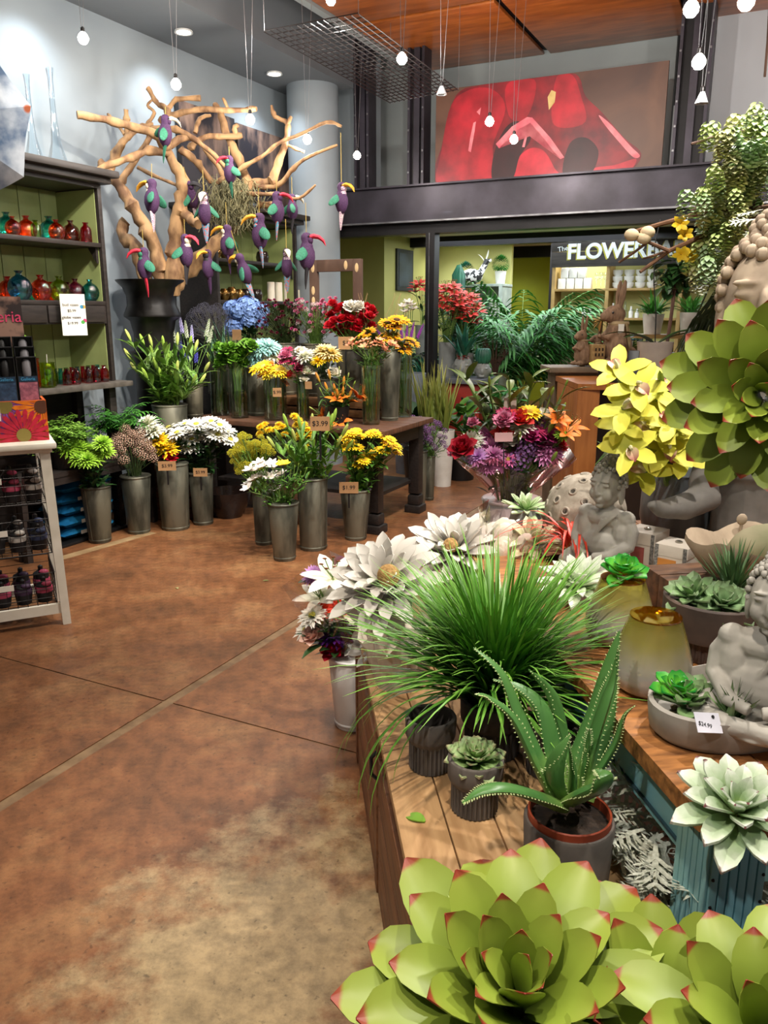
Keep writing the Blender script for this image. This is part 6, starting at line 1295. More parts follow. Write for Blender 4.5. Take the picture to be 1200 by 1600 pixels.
# rabbits
BUN = pm('brown_rabbit', '#8f7258', '#6e543e', .8, scale=22, bump=.35, stretch=(3, 3, .6))
def rabbit(p, h, rz, label, scarf):
    t = thing('rabbit_figure', label, 'rabbit figure', p, rz, 'carved rabbit figures'); s = h
    mb = MB(); mb.ell((0, 0, .22 * s), (.17 * s, .19 * s, .24 * s)); mb.ell((-.02 * s, 0, .38 * s), (.13 * s, .13 * s, .17 * s)); mb.ell((.09 * s, 0, .12 * s), (.17 * s, .19 * s, .13 * s)); mb.ell((-.06 * s, 0, .60 * s), (.14 * s, .10 * s, .105 * s)); mb.ell((-.17 * s, 0, .575 * s), (.07 * s, .065 * s, .06 * s)); mb.ell((-.03 * s, 0, .50 * s), (.09 * s, .08 * s, .09 * s))
    for y in (-.05, .05):
        mb.ell((0, 0, 0), (.045 * s, .022 * s, .19 * s), M=Matrix.Translation((.0 * s, y * s, .81 * s)) @ Matrix.Rotation(.1, 4, 'Y') @ Matrix.Rotation(-y * 2, 4, 'X'))
        mb.ell((-.13 * s, y * 1.6 * s, .05 * s), (.12 * s, .05 * s, .045 * s)); mb.tube([(-.08 * s, y * 1.8 * s, .40 * s), (-.17 * s, y * 1.6 * s, .33 * s), (-.22 * s, y * s, .36 * s)], [.045 * s, .035 * s, .03 * s], 8)
    remeshed(mb, 'body', BUN, .017 * s, t)
    mb = MB(); [mb.ell((-.12 * s, y * s, .62 * s), .014 * s, nu=8, nv=6) for y in (-.088, .088)]; mb.build('eyes', BLACK, t)
    if scarf:
        mb = MB(); mb.lathe([(.11 * s, .46 * s), (.125 * s, .49 * s), (.115 * s, .52 * s)], 16); mb.leaf(.42 * s, .09 * s, .2, .2, .5, .6, 6, 2, M=mleaf((.03 * s, -.13 * s, .50 * s), -.9, -1.3)); mb.leaf(.36 * s, .09 * s, .2, .2, .5, .6, 6, 2, M=mleaf((.05 * s, -.12 * s, .50 * s), -.4, -1.35)); mb.build('scarf', pm('straw_scarf', '#b8a078', '#94805c', .8), t)
        mb = MB(); mb.box((-.03 * s, -.14 * s, .44 * s), (.07 * s, .003, .1 * s)); mb.build('tag', CARD, t)
        mb = MB(); [mb.leaf(.13 * s, .03 * s, .5, .1, M=mleaf((-.22 * s, 0, .53 * s), PI + rnd(-1, 1), rnd(-1.2, .3))) for i in range(12)]; mb.build('straw_bunch', pm('straw', '#c89a4c', '#a87a34', .8), t)
    else:
        mb = MB(); mb.lathe([(.10 * s, .48 * s), (.115 * s, .50 * s), (.105 * s, .52 * s)], 16); mb.build('collar', pm('straw_scarf', '#b8a078'), t)
zl = 1.137
rabbit(on(962, 575, 5.68, zl), .585, .15, 'large carved brown rabbit with straw scarf on the counter', True); rabbit(on(909, 575, 5.72, zl), .345, .5, 'small carved brown rabbit nearest the palm', False)
rabbit(on(934, 575, 5.86, zl), .30, -.2, 'small carved rabbit half hidden behind the large one', False)
t = thing('woven_basket', 'small woven basket between the rabbits', 'basket', on(931, 575, 5.66, zl), .2); mb = MB(); mb.box((0, 0, .075), (.09, .07, .15), bev=.006); mb.build('body', pm('basket_weave', '#a88a58', '#8a6c40', .8, scale=40, bump=.4), t)
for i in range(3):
    for j in range(2): mb = MB(); mb.box((-.025 + i * .025, -.036, .08 + j * .035), (.012, .004, .02)); mb.build('opening', pm('opening_shade', '#3a2c1c', None, .9), t)  # dark blocks on the solid body paint the shade of gaps
# orchid in pale pot on the counter
q = on(1022, 560, 5.3, 1.076); PP = pm('putty_pot', '#b8aa98', '#a4968a', .6, scale=6)
t = cone_pot(q, .115, .085, .24, PP, 'putty coloured pot of arching orchid leaves on the counter'); mb = MB(); mb.lathe([(.13, 0), (.13, .012), (.10, .012)], 24); mb.build('saucer', PP, t)
t = thing('orchid_plant', 'arching strap-leaved orchid in the putty pot', 'orchid', q + Vector((0, 0, .21)))
for az, L_ in ((.1, .42), (PI - .2, .36), (PI + .4, .28), (-.4, .34), (2.2, .28)): mb = MB(); mb.leaf(L_, .05, 1.1, .4, .8, .5, 7, 2, M=mleaf((0, 0, 0), az, .75)); mb.build('leaf', LEAFD, t)
mb = MB(); mb.tube([(0, 0, 0), (-.01, 0, .2), (-.04, 0, .4), (-.05, .01, .62), (-.03, 0, .78)], .004, 5); mb.build('flower_stem', BLACK, t)
tuft(on(976, 560, 5.75, zl), 30, .10, .03, pm('blue_flower', '#6a9ac8', '#e8c85a', .6, scale=30, lo=.5, hi=.52), 'small pot of blue and yellow flowers behind the large rabbit', .05, .16, PP)
# standard tree beside the grass bundle
t = thing('standard_tree', 'small dark-leaved standard tree behind the hanging hops', 'tree', on(1042, 520, 5.6, 1.134)); mb = MB(); mb.lathe([(.002, 0), (.06, 0), (.07, .1), (.06, .1), (.002, .08)], 14); mb.build('pot_body', BLACK, t); mb = MB(); mb.tube([(0, 0, .05), (.02, 0, .35), (.03, 0, .62)], .012, 7); mb.build('trunk', pm('twig_brown', '#6a4a3c'), t)
mb = MB()
for i in range(150): d = Vector((random.gauss(0, 1), random.gauss(0, 1), random.gauss(0, 1))).normalized(); mb.leaf(.09, .05, .5, .3, .9, .1, 3, 2, M=mleaf(Vector((.03, 0, .62)) + d * rnd(.05, .15), rnd(0, 6.3), rnd(-.9, .5)))
f = mb.build('foliage', LEAFD, t); f['kind'] = 'stuff'
# ------------------------------------------------------------------ right-hand display: pine chest and blue table
random.seed(33)
TR = math.radians(8.9); TX = Vector((math.cos(TR), math.sin(TR), 0)); TY = Vector((-math.sin(TR), math.cos(TR), 0))
T0 = Vector((.487, 1.035, 0)); TZ = .76
def T(x, y, z): return T0 + TX * x + TY * y + Vector((0, 0, z))
TOPW = pm('worn_orange_top', '#ad7440', '#5e3a20', .5, scale=9, stretch=(1.2, 6, 6), bump=.12, detail=8, lo=.3, hi=.62)
def blue_mat():
    m = pm('peeling_blue_paint', '#74b8d0', '#8fb8a8', .6, scale=5, bump=.12, detail=7, stretch=(1, 1, .35))
    return m
BLUE = blue_mat()
bt = thing('blue_table', 'old table with peeling pale blue apron and worn orange wood top', 'table', T0, TR)
LT, WT = 1.72, 1.05
npl = 6
for k in range(npl):
    w = WT / npl; x0_ = w * k
    if k == 0:                                # plank with rounded near corner
        n = 8; r_ = .055; vv = [(r_ - r_ * math.sin(i / n * PI / 2), r_ - r_ * math.cos(i / n * PI / 2)) for i in range(n + 1)]
        vv = vv + [(0, LT), (w - .002, LT), (w - .002, 0)]; nn = len(vv)
        mb = MB(); mb.add([(x, y, TZ - .034) for x, y in vv] + [(x, y, TZ) for x, y in vv], [list(range(nn)), [nn + i for i in range(nn)][::-1]] + [(i, nn + i, nn + (i + 1) % nn, (i + 1) % nn) for i in range(nn)])
        mb.build('plank', TOPW, bt, smooth=False)
    else:
        mb = MB(); mb.box((x0_ + w / 2, LT / 2, TZ - .017), (w - .003, LT, .034), bev=.003); mb.build('plank', TOPW, bt)
mb = MB(); mb.box((.045, LT / 2, TZ - .09), (.02, LT - .12, .11), bev=.002); ap = mb.build('apron', BLUE, bt)
mb = MB(); mb.box((.033, LT / 2, TZ - .128), (.006, LT - .14, .005)); mb.build('groove', pm('groove_dark', '#31505a', None, .8), ap)
mb = MB(); mb.box((WT / 2, .055, TZ - .09), (WT - .12, .02, .11), bev=.002); mb.build('apron', BLUE, bt)
for x in (.075, WT - .075):
    for y in (.085, LT - .085):
        mb = MB(); mb.box((x, y, (TZ - .034) / 2), (.095, .095, TZ - .034), bev=.004); lg = mb.build('leg', BLUE, bt)
        for j in range(6):                    # reeded faces: raised strips with dark joints
            mb = MB(); mb.box((x - .04 + j * .016, y - .049, .36), (.0135, .005, .70), bev=.0015); mb.build('reed', BLUE, lg)
            mb = MB(); mb.box((x - .049, y - .04 + j * .016, .36), (.005, .0135, .70), bev=.0015); mb.build('reed', BLUE, lg)
        for j in range(7): mb = MB(); mb.ell((x - .043 + (j % 2) * .086, y - .052, .69 - (j // 2) * .05), .003, nu=6, nv=4); mb.build('nail', BLACK, lg)
mb = MB(); mb.box((WT / 2 + .3, LT / 2, .2), (WT * .5, LT - .2, .02)); mb.build('lower_shelf', BLUE, bt)
# pine chest
PINE = pm('raw_pine', '#c29a6c', '#a27a50', .6, scale=4, stretch=(8, 1, 8), bump=.08, detail=7); PINED = pm('stained_pine', '#8a5a38', '#6a4228', .6, scale=5, stretch=(8, 1, 8), bump=.08)
CZ = .50; C0 = Vector((.062, 1.10, 0))
ch = thing('pine_chest', 'long low pine chest carrying potted succulents', 'chest', C0, math.radians(6.5))
CL, CW = 1.40, .40
for k in range(4): mb = MB(); mb.box((CW / 4 * (k + .5), CL / 2, CZ - .011), (CW / 4 - .003, CL, .022), bev=.002); mb.build('plank', PINE, ch)
for j, (y0, y1) in enumerate(((.03, .72), (.78, CL - .03))):
    for k in range(3): mb = MB(); mb.box((.012, (y0 + y1) / 2, .06 + k * .14), (.016, y1 - y0, .132), bev=.003); mb.build('side_board', PINED, ch)
for y in (.015, .75, CL - .015): mb = MB(); mb.box((.02, y, CZ / 2 - .012), (.04, .05, CZ - .024), bev=.003); mb.build('corner_post', PINED, ch)
for k in range(3): mb = MB(); mb.box((CW / 2, .012, .06 + k * .14), (CW - .04, .016, .132), bev=.003); mb.build('end_board', PINED, ch)
mb = MB(); mb.tube([(-.002, .69, .44), (-.016, .69, .425), (-.016, .69, .38), (-.002, .69, .365)], .005, 6); mb.build('pull', BLACK, ch)
# ribbed concrete pots
CONC = pm('dark_concrete', '#6e665f', '#4c4641', .8, scale=9, bump=.2, detail=8); CONCD = pm('darker_concrete', '#5a534e', '#3c3733', .8, scale=9, bump=.2, detail=8)
def ribpot(p, r_, h, label, mat=CONC, fill=SOIL, ribs=30, collar=.5, depth=.5):
    t = thing('concrete_pot', label, 'pot', p, rnd(0, 6), 'ribbed concrete pots')
    hc = h * (1 - collar)
    mb = MB(); mb.lathe([(.002, 0), (r_ * .80, 0), (r_ * .80, hc), (r_ * .95, hc + .012), (r_, hc + .02), (r_ * 1.02, h - .003), (r_ * .99, h), (r_ * .86, h), (r_ * .84, h * .55), (.002, h * .55)], 32); mb.build('collar', mat, t)
    mb = MB()
    for i in range(ribs): a = 2 * PI * i / ribs; mb.tube([(r_ * .81 * math.cos(a), r_ * .81 * math.sin(a), .003), (r_ * .81 * math.cos(a), r_ * .81 * math.sin(a), hc + .004)], r_ * .055, 5)
    mb.build('ribs', mat, t)
    if fill: mb = MB(); mb.lathe([(.001, h * (1 - .14)), (r_ * .85, h * (1 - .16)), (r_ * .85, h * .6)], 20); mb.build('soil', fill, t)
    return t
cp = Pz(672, 1196, CZ + .001); ribpot(cp, S(39, cp), .125, 'empty ribbed concrete pot at the back of the pine chest', CONC, None)
cp2 = Pz(741, 1262, CZ + .001); ribpot(cp2, S(43, cp2), .118, 'ribbed concrete pot holding a small green succulent', CONC)
cp4 = Pz(768, 1172, CZ + .001); ribpot(cp4, .075, .135, 'dark concrete pot under the grass', CONCD)
cp5 = Pz(925, 1215, CZ + .001); ribpot(Vector((cp5.x - .09, cp5.y + .03, CZ + .001)), .06, .12, 'dark concrete pot behind the aloe', CONCD)
# rosettes
def leafmeshes(name, L, W, mat, bends=(.1, .4, .8), fold=.22, pw=1.35, tipq=.62, base=.35, thick=.0025, nL=8, nW=4):
    out = []
    for b in bends: mb = MB(); mb.leaf(L, W, b, fold, pw, base, nL, nW, 0, None, tipq=tipq, thick=thick); out.append(mb.mesh('leaf', mat))
    return out
def rosette(name, label, cat, c, axis, n, ms, s0=.45, s1=1.0, el0=1.42, el1=.12, group=None, depth=.04, r0=.012, az0=0.0, pexp=.8, parent=None, jit=.08):
    t = parent or thing(name, label, cat, c, 0, group)
    q = Vector(axis).to_track_quat('Z', 'Y').to_matrix().to_4x4()
    off = (Vector(c) - Vector(t.location)) if parent else Vector()
    for i in range(n):
        k = (i + .5) / n; az = az0 + i * 2.39996; el = el0 + (el1 - el0) * k ** pexp + rnd(-jit, jit); s = (s0 + (s1 - s0) * k ** .6) * rnd(.93, 1.06)
        M_ = Matrix.Translation(off) @ q @ mleaf((r0 * (.15 + 2.8 * k) * math.cos(az), r0 * (.15 + 2.8 * k) * math.sin(az), -depth * k), az, el, rnd(-.12, .12), s)
        place(ms[min(len(ms) - 1, int(rnd(0, len(ms))))], 'leaf', t, M=M_)
    return t
LIMEL = uvramp('lime_leaf_red_tip', [(0, '#3f5418'), (.35, '#6b7e28'), (.70, '#899c38'), (.92, '#8c9a38'), (.945, '#94462a'), (1, '#8a2a20')], .42, noise=.06, scale=26)
big = leafmeshes('lime', .205, .092, LIMEL, (.05, .35, .7), .25)
bigs = leafmeshes('lime_s', .155, .072, LIMEL, (.05, .35, .7), .25)
def pedestal(p, h, r_, label):
    t = thing('tall_planter', label, 'planter', Vector((p.x, p.y, 0)), 0, 'tall dark planters'); mb = MB(); mb.lathe([(.002, 0), (r_ * .7, 0), (r_, h), (r_ * .9, h), (.002, h * .9)], 24); mb.build('pot_body', CONCD, t); mb = MB(); mb.tube([(0, 0, h * .88), (0, 0, p.z)], .014, 7); mb.build('stake', STEMD, t)
c1 = P(808, 1560, .86)
rosette('giant_succulent', 'largest lime succulent rosette with red leaf tips at the lower picture edge', 'succulent', c1, (-.05, -.30, .95), 46, big, .38, 1.06, 1.5, .22, 'red-tipped lime rosettes', .05, .016, .6)
pedestal(c1, .36, .12, 'dark planter below the largest lime rosette')
c2 = P(1035, 1600, .86)
rosette('giant_succulent', 'lime succulent rosette with red tips between the blue table leg and the largest one', 'succulent', c2, (-.1, -.25, .95), 22, bigs, .5, 1.15, 1.5, .45, 'red-tipped lime rosettes', .04, .012, 2.0); pedestal(c2, .36, .09, 'dark planter below the middle lime rosette')
c3 = P(1190, 1625, .74)
rosette('giant_succulent', 'lime succulent rosette with red tips in the lower corner', 'succulent', c3, (-.25, -.2, .93), 22, bigs, .5, 1.05, 1.5, .45, 'red-tipped lime rosettes', .04, .012, .3); pedestal(c3, .36, .09, 'dark planter below the corner lime rosette')
c4 = P(1192, 616, 1.46)
rosette('giant_succulent', 'lime succulent rosette with red tips raised before the stone head', 'succulent', c4, (-.42, -.86, .10), 42, big, .34, .80, 1.5, .12, 'red-tipped lime rosettes', .05, .016, 1.1)
# dusty miller leaf
def miller_mesh():
    mb = MB(); L = 1.0; pts_ = [(0, 0, 0), (0, .35, .02), (0, .7, 0), (0, 1, -.06)]
    mb.leaf(1, .10, .2, .2, .6, .5, 5, 2)
    for k, y in enumerate((.28, .45, .62, .78)):
        for s in (-1, 1):
            ln = (.34, .40, .34, .24)[k]; mb.leaf(ln, .075, .3, .1, .8, .7, 3, 2, 0, Matrix.Translation((0, y, 0)) @ Matrix.Rotation(-s * .85, 4, 'Z'), tipq=.4); mb.leaf(ln * .55, .05, .3, .1, .8, .8, 2, 2, 0, Matrix.Translation((s * ln * .5, y + ln * .45, 0)) @ Matrix.Rotation(s * .1 - s * 1.5, 4, 'Z'), tipq=.4)
    return mb.mesh('leaf', pm('dusty_miller', '#e2e5d8', '#b4b9a8', .8, scale=12))
MIL = miller_mesh()
def miller(p, n, rad, s, label, spread=1.0, up=(.0, 1.2)):
    t = thing('dusty_miller', label, 'foliage plant', p, 0)
    for i in range(n):
        d = Vector((random.gauss(0, 1), random.gauss(0, 1), random.gauss(0, .9))).normalized() * rad * rnd(.45, 1) * spread
        place(MIL, 'leaf', t, M=mleaf(d + Vector((0, 0, rad * .9)), math.atan2(d.y, d.x) + rnd(-.8, .8), rnd(*up) - .5, rnd(-.6, .6), s * rnd(.7, 1.2)))
    mb = MB(); mb.lathe([(.002, -.12), (.07, -.12), (.085, .03), (.07, .03), (.002, .0)], 18); mb.build('pot_body', BLACK, t)
    return t
pm_ = Vector((.585, 1.30, .40)); miller(pm_, 150, .14, .10, 'silver dusty miller spilling out below the blue table')
t = thing('low_stool', 'low dark stool under the dusty miller', 'stool', (.585, 1.30, 0)); mb = MB(); mb.box((0, 0, .265), (.2, .2, .025), bev=.004); mb.build('top', BLKW, t)
for sx in (-1, 1):
    for sy in (-1, 1): mb = MB(); mb.box((sx * .08, sy * .08, .126), (.025, .025, .252)); mb.build('leg', BLKW, t)
# grass
GRASS = uvramp('grass_blade', [(0, '#214a16'), (.5, '#3f7824'), (1, '#74a440')], .35, noise=.3, scale=25)
t = thing('potted_grass', 'thick tuft of long green grass on the pine chest', 'grass plant', cp4 + Vector((0, 0, .12)))
for bunch_ in range(4):
    mb = MB()
    for i in range(270):
        az = rnd(0, 2 * PI); rr = rnd(0, .05); el = PI / 2 - abs(random.gauss(0, .50)); ln = rnd(.22, .42)
        mb.leaf(ln, rnd(.006, .0105), rnd(.2, 1.35), 0, .45, .9, 7, 1, 0, mleaf((rr * math.cos(az), rr * math.sin(az), .01), az + rnd(-.5, .5), max(.75 if 2.6 < az < 4.9 else .35, el), rnd(-.5, .5)), tipq=.5)
    f = mb.build('grass_blades', GRASS, t); f['kind'] = 'stuff'
for az, ln in ((PI - .1, .46), (PI + .2, .48), (PI + .45, .46), (PI - .4, .42), (0, .4)):
    mb = MB(); [mb.leaf(ln * rnd(.85, 1.1), .006, 2.3, 0, .45, .9, 9, 1, 0, mleaf((rnd(-.02, .02), rnd(-.02, .02), 0), az + rnd(-.25, .25), rnd(.5, .9)), tipq=.5) for i in range(5)]; f = mb.build('grass_blades', GRASS, t); f['kind'] = 'stuff'
# small succulent in ribbed pot
SUC = uvramp('sage_succulent', [(0, '#5a7a3c'), (.5, '#8fae68'), (.85, '#a8c088'), (1, '#9a8a6a')], .5, noise=.1)
sm_ = leafmeshes('suc', .052, .028, SUC, (-.2, .1, .4), .3, 1.5, .6, .45, .004, 5, 2)
rosette('succulent', 'small sage green succulent rosette in the ribbed pot', 'succulent', cp2 + Vector((0, 0, .122)), (0, -.15, 1), 46, sm_, .35, 1.05, 1.45, .15, None, .018, .006)
mb = MB(); mb.leaf(.05, .03, .3, .2, thick=.003); tag(mb.build('fallen_leaf', LEAFL, None, Pz(664, 1283, CZ + .004), (0, 0, .9)), 'small fallen green leaf on the pine chest', 'leaf')
# aloe
ALO = uvramp('aloe_leaf', [(0, '#7c9a4a'), (.3, '#3f6a34'), (1, '#4f7a3c')], .35, noise=.2, scale=40); SPN = pm('aloe_spine', '#b8c88a', None, .5)
ab0 = Pz(884, 1362, CZ + .001); ar = S(69, ab0)
t = thing('concrete_pot', 'dark grey cylinder pot with terracotta liner holding the aloe', 'pot', ab0); mb = MB(); mb.lathe([(.002, 0), (ar * .94, 0), (ar, .11), (ar * .97, .115), (ar * .92, .115), (ar * .9, .08), (.002, .08)], 36); mb.build('pot_body', CONC, t)
mb = MB(); mb.lathe([(ar * .91, .085), (ar * .915, .128), (ar * .89, .130), (ar * .865, .128), (ar * .86, .085)], 36); mb.build('terracotta_rim', pm('terracotta', '#a8482a', '#8c3a20', .6, scale=7), t); mb = MB(); mb.lathe([(.001, .114), (ar * .868, .108), (ar * .868, .09)], 24); mb.build('soil', SOIL, t)
al = thing('aloe_plant', 'large spiny aloe in the terracotta-lined pot', 'aloe', ab0 + Vector((0, 0, .112)))
o = Vector(al.location); YA = ab0.y
def aloe_leaf(base, mids, tip, w0, wm, spine=True):
    B = P(base[0], base[1], YA + base[2]) - o; W = [B] + [P(x, y, YA + d) - o for x, y, d in mids] + [P(tip[0], tip[1], YA + tip[2]) - o]
    if B.z < 0: W[0].z = -.01
    out = []
    for i in range(len(W) - 1):
        a = W[max(0, i - 1)]; b = W[i]; c = W[i + 1]; d = W[min(len(W) - 1, i + 2)]
        for s_ in range(5):
            u = s_ / 5; out.append(.5 * ((2 * b) + (c - a) * u + (2 * a - 5 * b + 4 * c - d) * u ** 2 + (-a + 3 * b - 3 * c + d) * u ** 3))
    out.append(W[-1]); m_ = len(out); rad = []
    for i in range(m_):
        k = i / (m_ - 1); rad.append(max(.0015, (w0 + (wm - w0) * min(1, k * 2.5)) * (1 - k ** 2.2)))
    mb = MB(); mb.tube(out, rad, 12, 0, None, .42)
    if spine:
        for i in range(1, m_ - 1):
            tg = (out[i + 1] - out[i - 1]).normalized(); nx = tg.cross(Vector((0, 0, 1))); nx = nx.normalized() if nx.length > .05 else Vector((1, 0, 0))
            for s in (-1, 1):
                for h_ in (0, .5):
                    c_ = out[i].lerp(out[i + 1], h_) + nx * s * rad[i] * .97; mb.tube([c_, c_ + nx * s * .004 + tg * .002], [.0016, .0003], 4, 1)
    mb.build('leaf', [ALO, SPN], al)
aloe_leaf((870, 1258, -.02), [(838, 1245, -.07), (790, 1232, -.12), (752, 1236, -.14)], (722, 1255, -.15), .026, .025)
aloe_leaf((868, 1255, .0), [(835, 1190, .0), (800, 1120, .02), (762, 1090, .02)], (746, 1086, .0), .022, .020)
aloe_leaf((872, 1250, .03), [(838, 1180, .05), (808, 1110, .08), (782, 1050, .10)], (740, 1012, .12), .026, .024)
aloe_leaf((880, 1245, .04), [(866, 1180, .07), (848, 1110, .10), (812, 1075, .12)], (770, 1062, .13), .022, .020)
aloe_leaf((885, 1245, .05), [(878, 1170, .10), (864, 1090, .12)], (826, 1046, .12), .022, .019)
aloe_leaf((900, 1245, .04), [(915, 1190, .07), (938, 1120, .10), (952, 1050, .12)], (968, 986, .13), .034, .036)
aloe_leaf((905, 1245, .02), [(922, 1170, .03), (945, 1100, .04), (958, 1060, .05)], (966, 1010, .05), .024, .024)
aloe_leaf((908, 1240, .0), [(935, 1205, -.01), (962, 1160, -.01), (975, 1120, -.01)], (990, 1104, -.02), .020, .017)
aloe_leaf((880, 1250, -.01), [(866, 1215, -.03), (874, 1180, -.04)], (892, 1148, -.04), .022, .024)
aloe_leaf((892, 1250, -.01), [(896, 1215, -.02), (893, 1185, -.02)], (888, 1160, -.02), .018, .017)
aloe_leaf((895, 1250, -.03), [(915, 1240, -.06), (938, 1228, -.08), (945, 1212, -.09)], (930, 1202, -.07), .026, .030)
aloe_leaf((905, 1245, .01), [(912, 1200, .01), (918, 1165, .01)], (921, 1138, .0), .010, .010)
# ------------------------------------------------------------------ figures on the blue table
STONE = pm('pale_cast_stone', '#b5b0a6', '#96928a', .85, scale=14, bump=.15, detail=8); STONEW = pm('warm_cast_stone', '#bba78f', '#9a8672', .85, scale=12, bump=.15, detail=8); STONED = pm('grey_cast_stone', '#8b8680', '#6b665f', .85, scale=9, bump=.2, detail=8)
def head_parts(mb, c, s):
    x, y, z = c
    mb.ell((x, y, z), (.105 * s, .12 * s, .145 * s), nu=20, nv=14); mb.ell((x, y - .03 * s, z - .07 * s), (.08 * s, .09 * s, .08 * s)); mb.ell((x, y - .125 * s, z - .02 * s), (.018 * s, .028 * s, .05 * s)); mb.ell((x, y - .118 * s, z - .045 * s), (.026 * s, .022 * s, .016 * s)); mb.ell((x, y - .108 * s, z - .085 * s), (.035 * s, .018 * s, .012 * s)); mb.ell((x, y - .105 * s, z - .10 * s), (.028 * s, .018 * s, .012 * s)); mb.ell((x, y - .09 * s, z - .132 * s), (.03 * s, .025 * s, .02 * s))
    for q in (-1, 1):
        mb.ell((x + q * .045 * s, y - .102 * s, z + .015 * s), (.033 * s, .016 * s, .014 * s)); mb.ell((x + q * .045 * s, y - .108 * s, z + .042 * s), (.04 * s, .014 * s, .008 * s)); mb.ell((x + q * .108 * s, y + .01 * s, z - .045 * s), (.018 * s, .035 * s, .085 * s)); mb.ell((x + q * .05 * s, y - .075 * s, z - .05 * s), (.04 * s, .04 * s, .05 * s))
def hair_curls(t, c, s, mat):
    mb = MB(); x, y, z = c; n = 150
    for i in range(n):
        h = 1 - 1.25 * (i + .5) / n; q = math.sqrt(max(0, 1 - h * h)); a = i * 2.39996; d = Vector((q * math.cos(a), q * math.sin(a), h))
        if d.y < -.35 and d.z < .58: continue
        mb.ell((x + d.x * .115 * s, y + .012 * s + d.y * .125 * s, z + .02 * s + d.z * .15 * s), .017 * s, nu=6, nv=5)
    for i in range(34):
        h = 1 - 1.1 * i / 34; q = math.sqrt(max(0, 1 - h * h)); a = i * 2.4; mb.ell((x + q * math.cos(a) * .055 * s, y + .02 * s + q * math.sin(a) * .055 * s, z + .165 * s + h * .05 * s), .015 * s, nu=6, nv=5)
    mb.ell((x, y + .02 * s, z + .16 * s), (.05 * s, .05 * s, .05 * s)); mb.build('hair_curls', mat, t)
def buddha(p, s, rz, label, mat, base=True):
    t = thing('buddha_statue', label, 'statue', p, rz, 'seated stone statues'); mb = MB()
    mb.ell((0, .02 * s, .30 * s), (.17 * s, .12 * s, .26 * s), nu=18, nv=12); mb.ell((0, .01 * s, .47 * s), (.22 * s, .115 * s, .10 * s)); mb.ell((0, .02 * s, .12 * s), (.24 * s, .17 * s, .15 * s)); mb.ell((0, -.05 * s, .24 * s), (.20 * s, .12 * s, .14 * s)); [mb.ell((q * .17 * s, .0, .34 * s), (.10 * s, .10 * s, .19 * s)) for q in (-1, 1)]
    for q in (-1, 1):
        mb.tube([(q * .12 * s, .02 * s, .10 * s), (q * .26 * s, -.08 * s, .085 * s), (q * .31 * s, -.14 * s, .07 * s)], [.11 * s, .095 * s, .06 * s], 12); mb.tube([(q * .31 * s, -.14 * s, .06 * s), (q * .12 * s, -.24 * s, .06 * s), (-q * .08 * s, -.24 * s, .075 * s)], [.06 * s, .06 * s, .04 * s], 10)
        mb.tube([(q * .20 * s, 0, .47 * s), (q * .255 * s, .0, .38 * s), (q * .26 * s, -.04 * s, .27 * s), (q * .15 * s, -.18 * s, .19 * s), (q * .03 * s, -.22 * s, .17 * s)], [.065 * s, .062 * s, .055 * s, .045 * s, .035 * s], 10)
    mb.tube([(0, .01 * s, .5 * s), (0, .0, .62 * s)], .055 * s, 10); [mb.ell((q * .195 * s, .0, .485 * s), (.08 * s, .075 * s, .075 * s)) for q in (-1, 1)]
    for k in range(5):                         # robe folds
        mb.tube([(.16 * s - k * .03 * s, -.08 * s - .012 * k * s, .54 * s - k * .012 * s), (.05 * s - k * .02 * s, -.118 * s - .006 * k * s, .42 * s - k * .03 * s), (-.09 * s, -.115 * s, .30 * s - k * .035 * s), (-.18 * s, -.05 * s, .24 * s - k * .03 * s)], .010 * s, 6)
    for k in range(3):
        for q in (-1, 1): mb.tube([(q * .22 * s, -.0 * s, .42 * s - k * .05 * s), (q * .29 * s, -.03 * s, .33 * s - k * .03 * s), (q * .26 * s, -.1 * s, .22 * s)], .009 * s, 6)
    head_parts(mb, (0, -.01 * s, .755 * s), s * 1.22)
    if base: mb.ell((0, -.03 * s, .02 * s), (.34 * s, .26 * s, .045 * s))
    remeshed(mb, 'body', mat, .0085 * s, t, smooth=4); hair_curls(t, (0, -.01 * s, .755 * s), s * 1.22, mat)
    return t
b1p = Pz(942, 886, TZ + .02); b1p.z = TZ + .012; buddha(b1p, .335, -.85, 'small seated stone Buddha before the red air plant', STONE)
b2p = Pz(1190, 1120, TZ + .05); b2p.z = TZ + .035; buddha(b2p, .315, -.62, 'seated stone Buddha in the oval planter', STONE)
# oval planter
op = Pz(1148, 1128, TZ); t = thing('oval_planter', 'pale oval stone dish planted with succulents around the Buddha', 'planter', Vector((op.x, op.y, TZ + .001)), TR + .25)
rx_, ry_ = .185, .115; mb = MB(); n = 40; prof = [(.0, 0), (.90, 0), (.97, .012), (1.0, .05), (1.0, .062), (.95, .064), (.92, .055), (.90, .03), (.0, .03)]; vv = []; ff = []
for k, (f_, z) in enumerate(prof):
    for i in range(n): a = 2 * PI * i / n; vv.append((rx_ * f_ * math.cos(a), ry_ * f_ * math.sin(a), z))
for k in range(len(prof) - 1):
    for i in range(n): ff.append((k * n + i, k * n + (i + 1) % n, (k + 1) * n + (i + 1) % n, (k + 1) * n + i))
mb.add(vv, ff); mb.build('dish', pm('pale_concrete', '#a5a098', '#86817a', .85, scale=11, bump=.15, detail=8), t); mb = MB()
for i in range(90): a = rnd(0, 6.28); r_ = math.sqrt(rnd(0, 1)) * .86; mb.ell((rx_ * r_ * math.cos(a), ry_ * r_ * math.sin(a), .035), (.008, .007, .005), nu=6, nv=4)
pb_ = mb.build('pebbles', pm('pebble', '#a08a6a', '#6a5a44', .6, scale=30), t); pb_['kind'] = 'stuff'
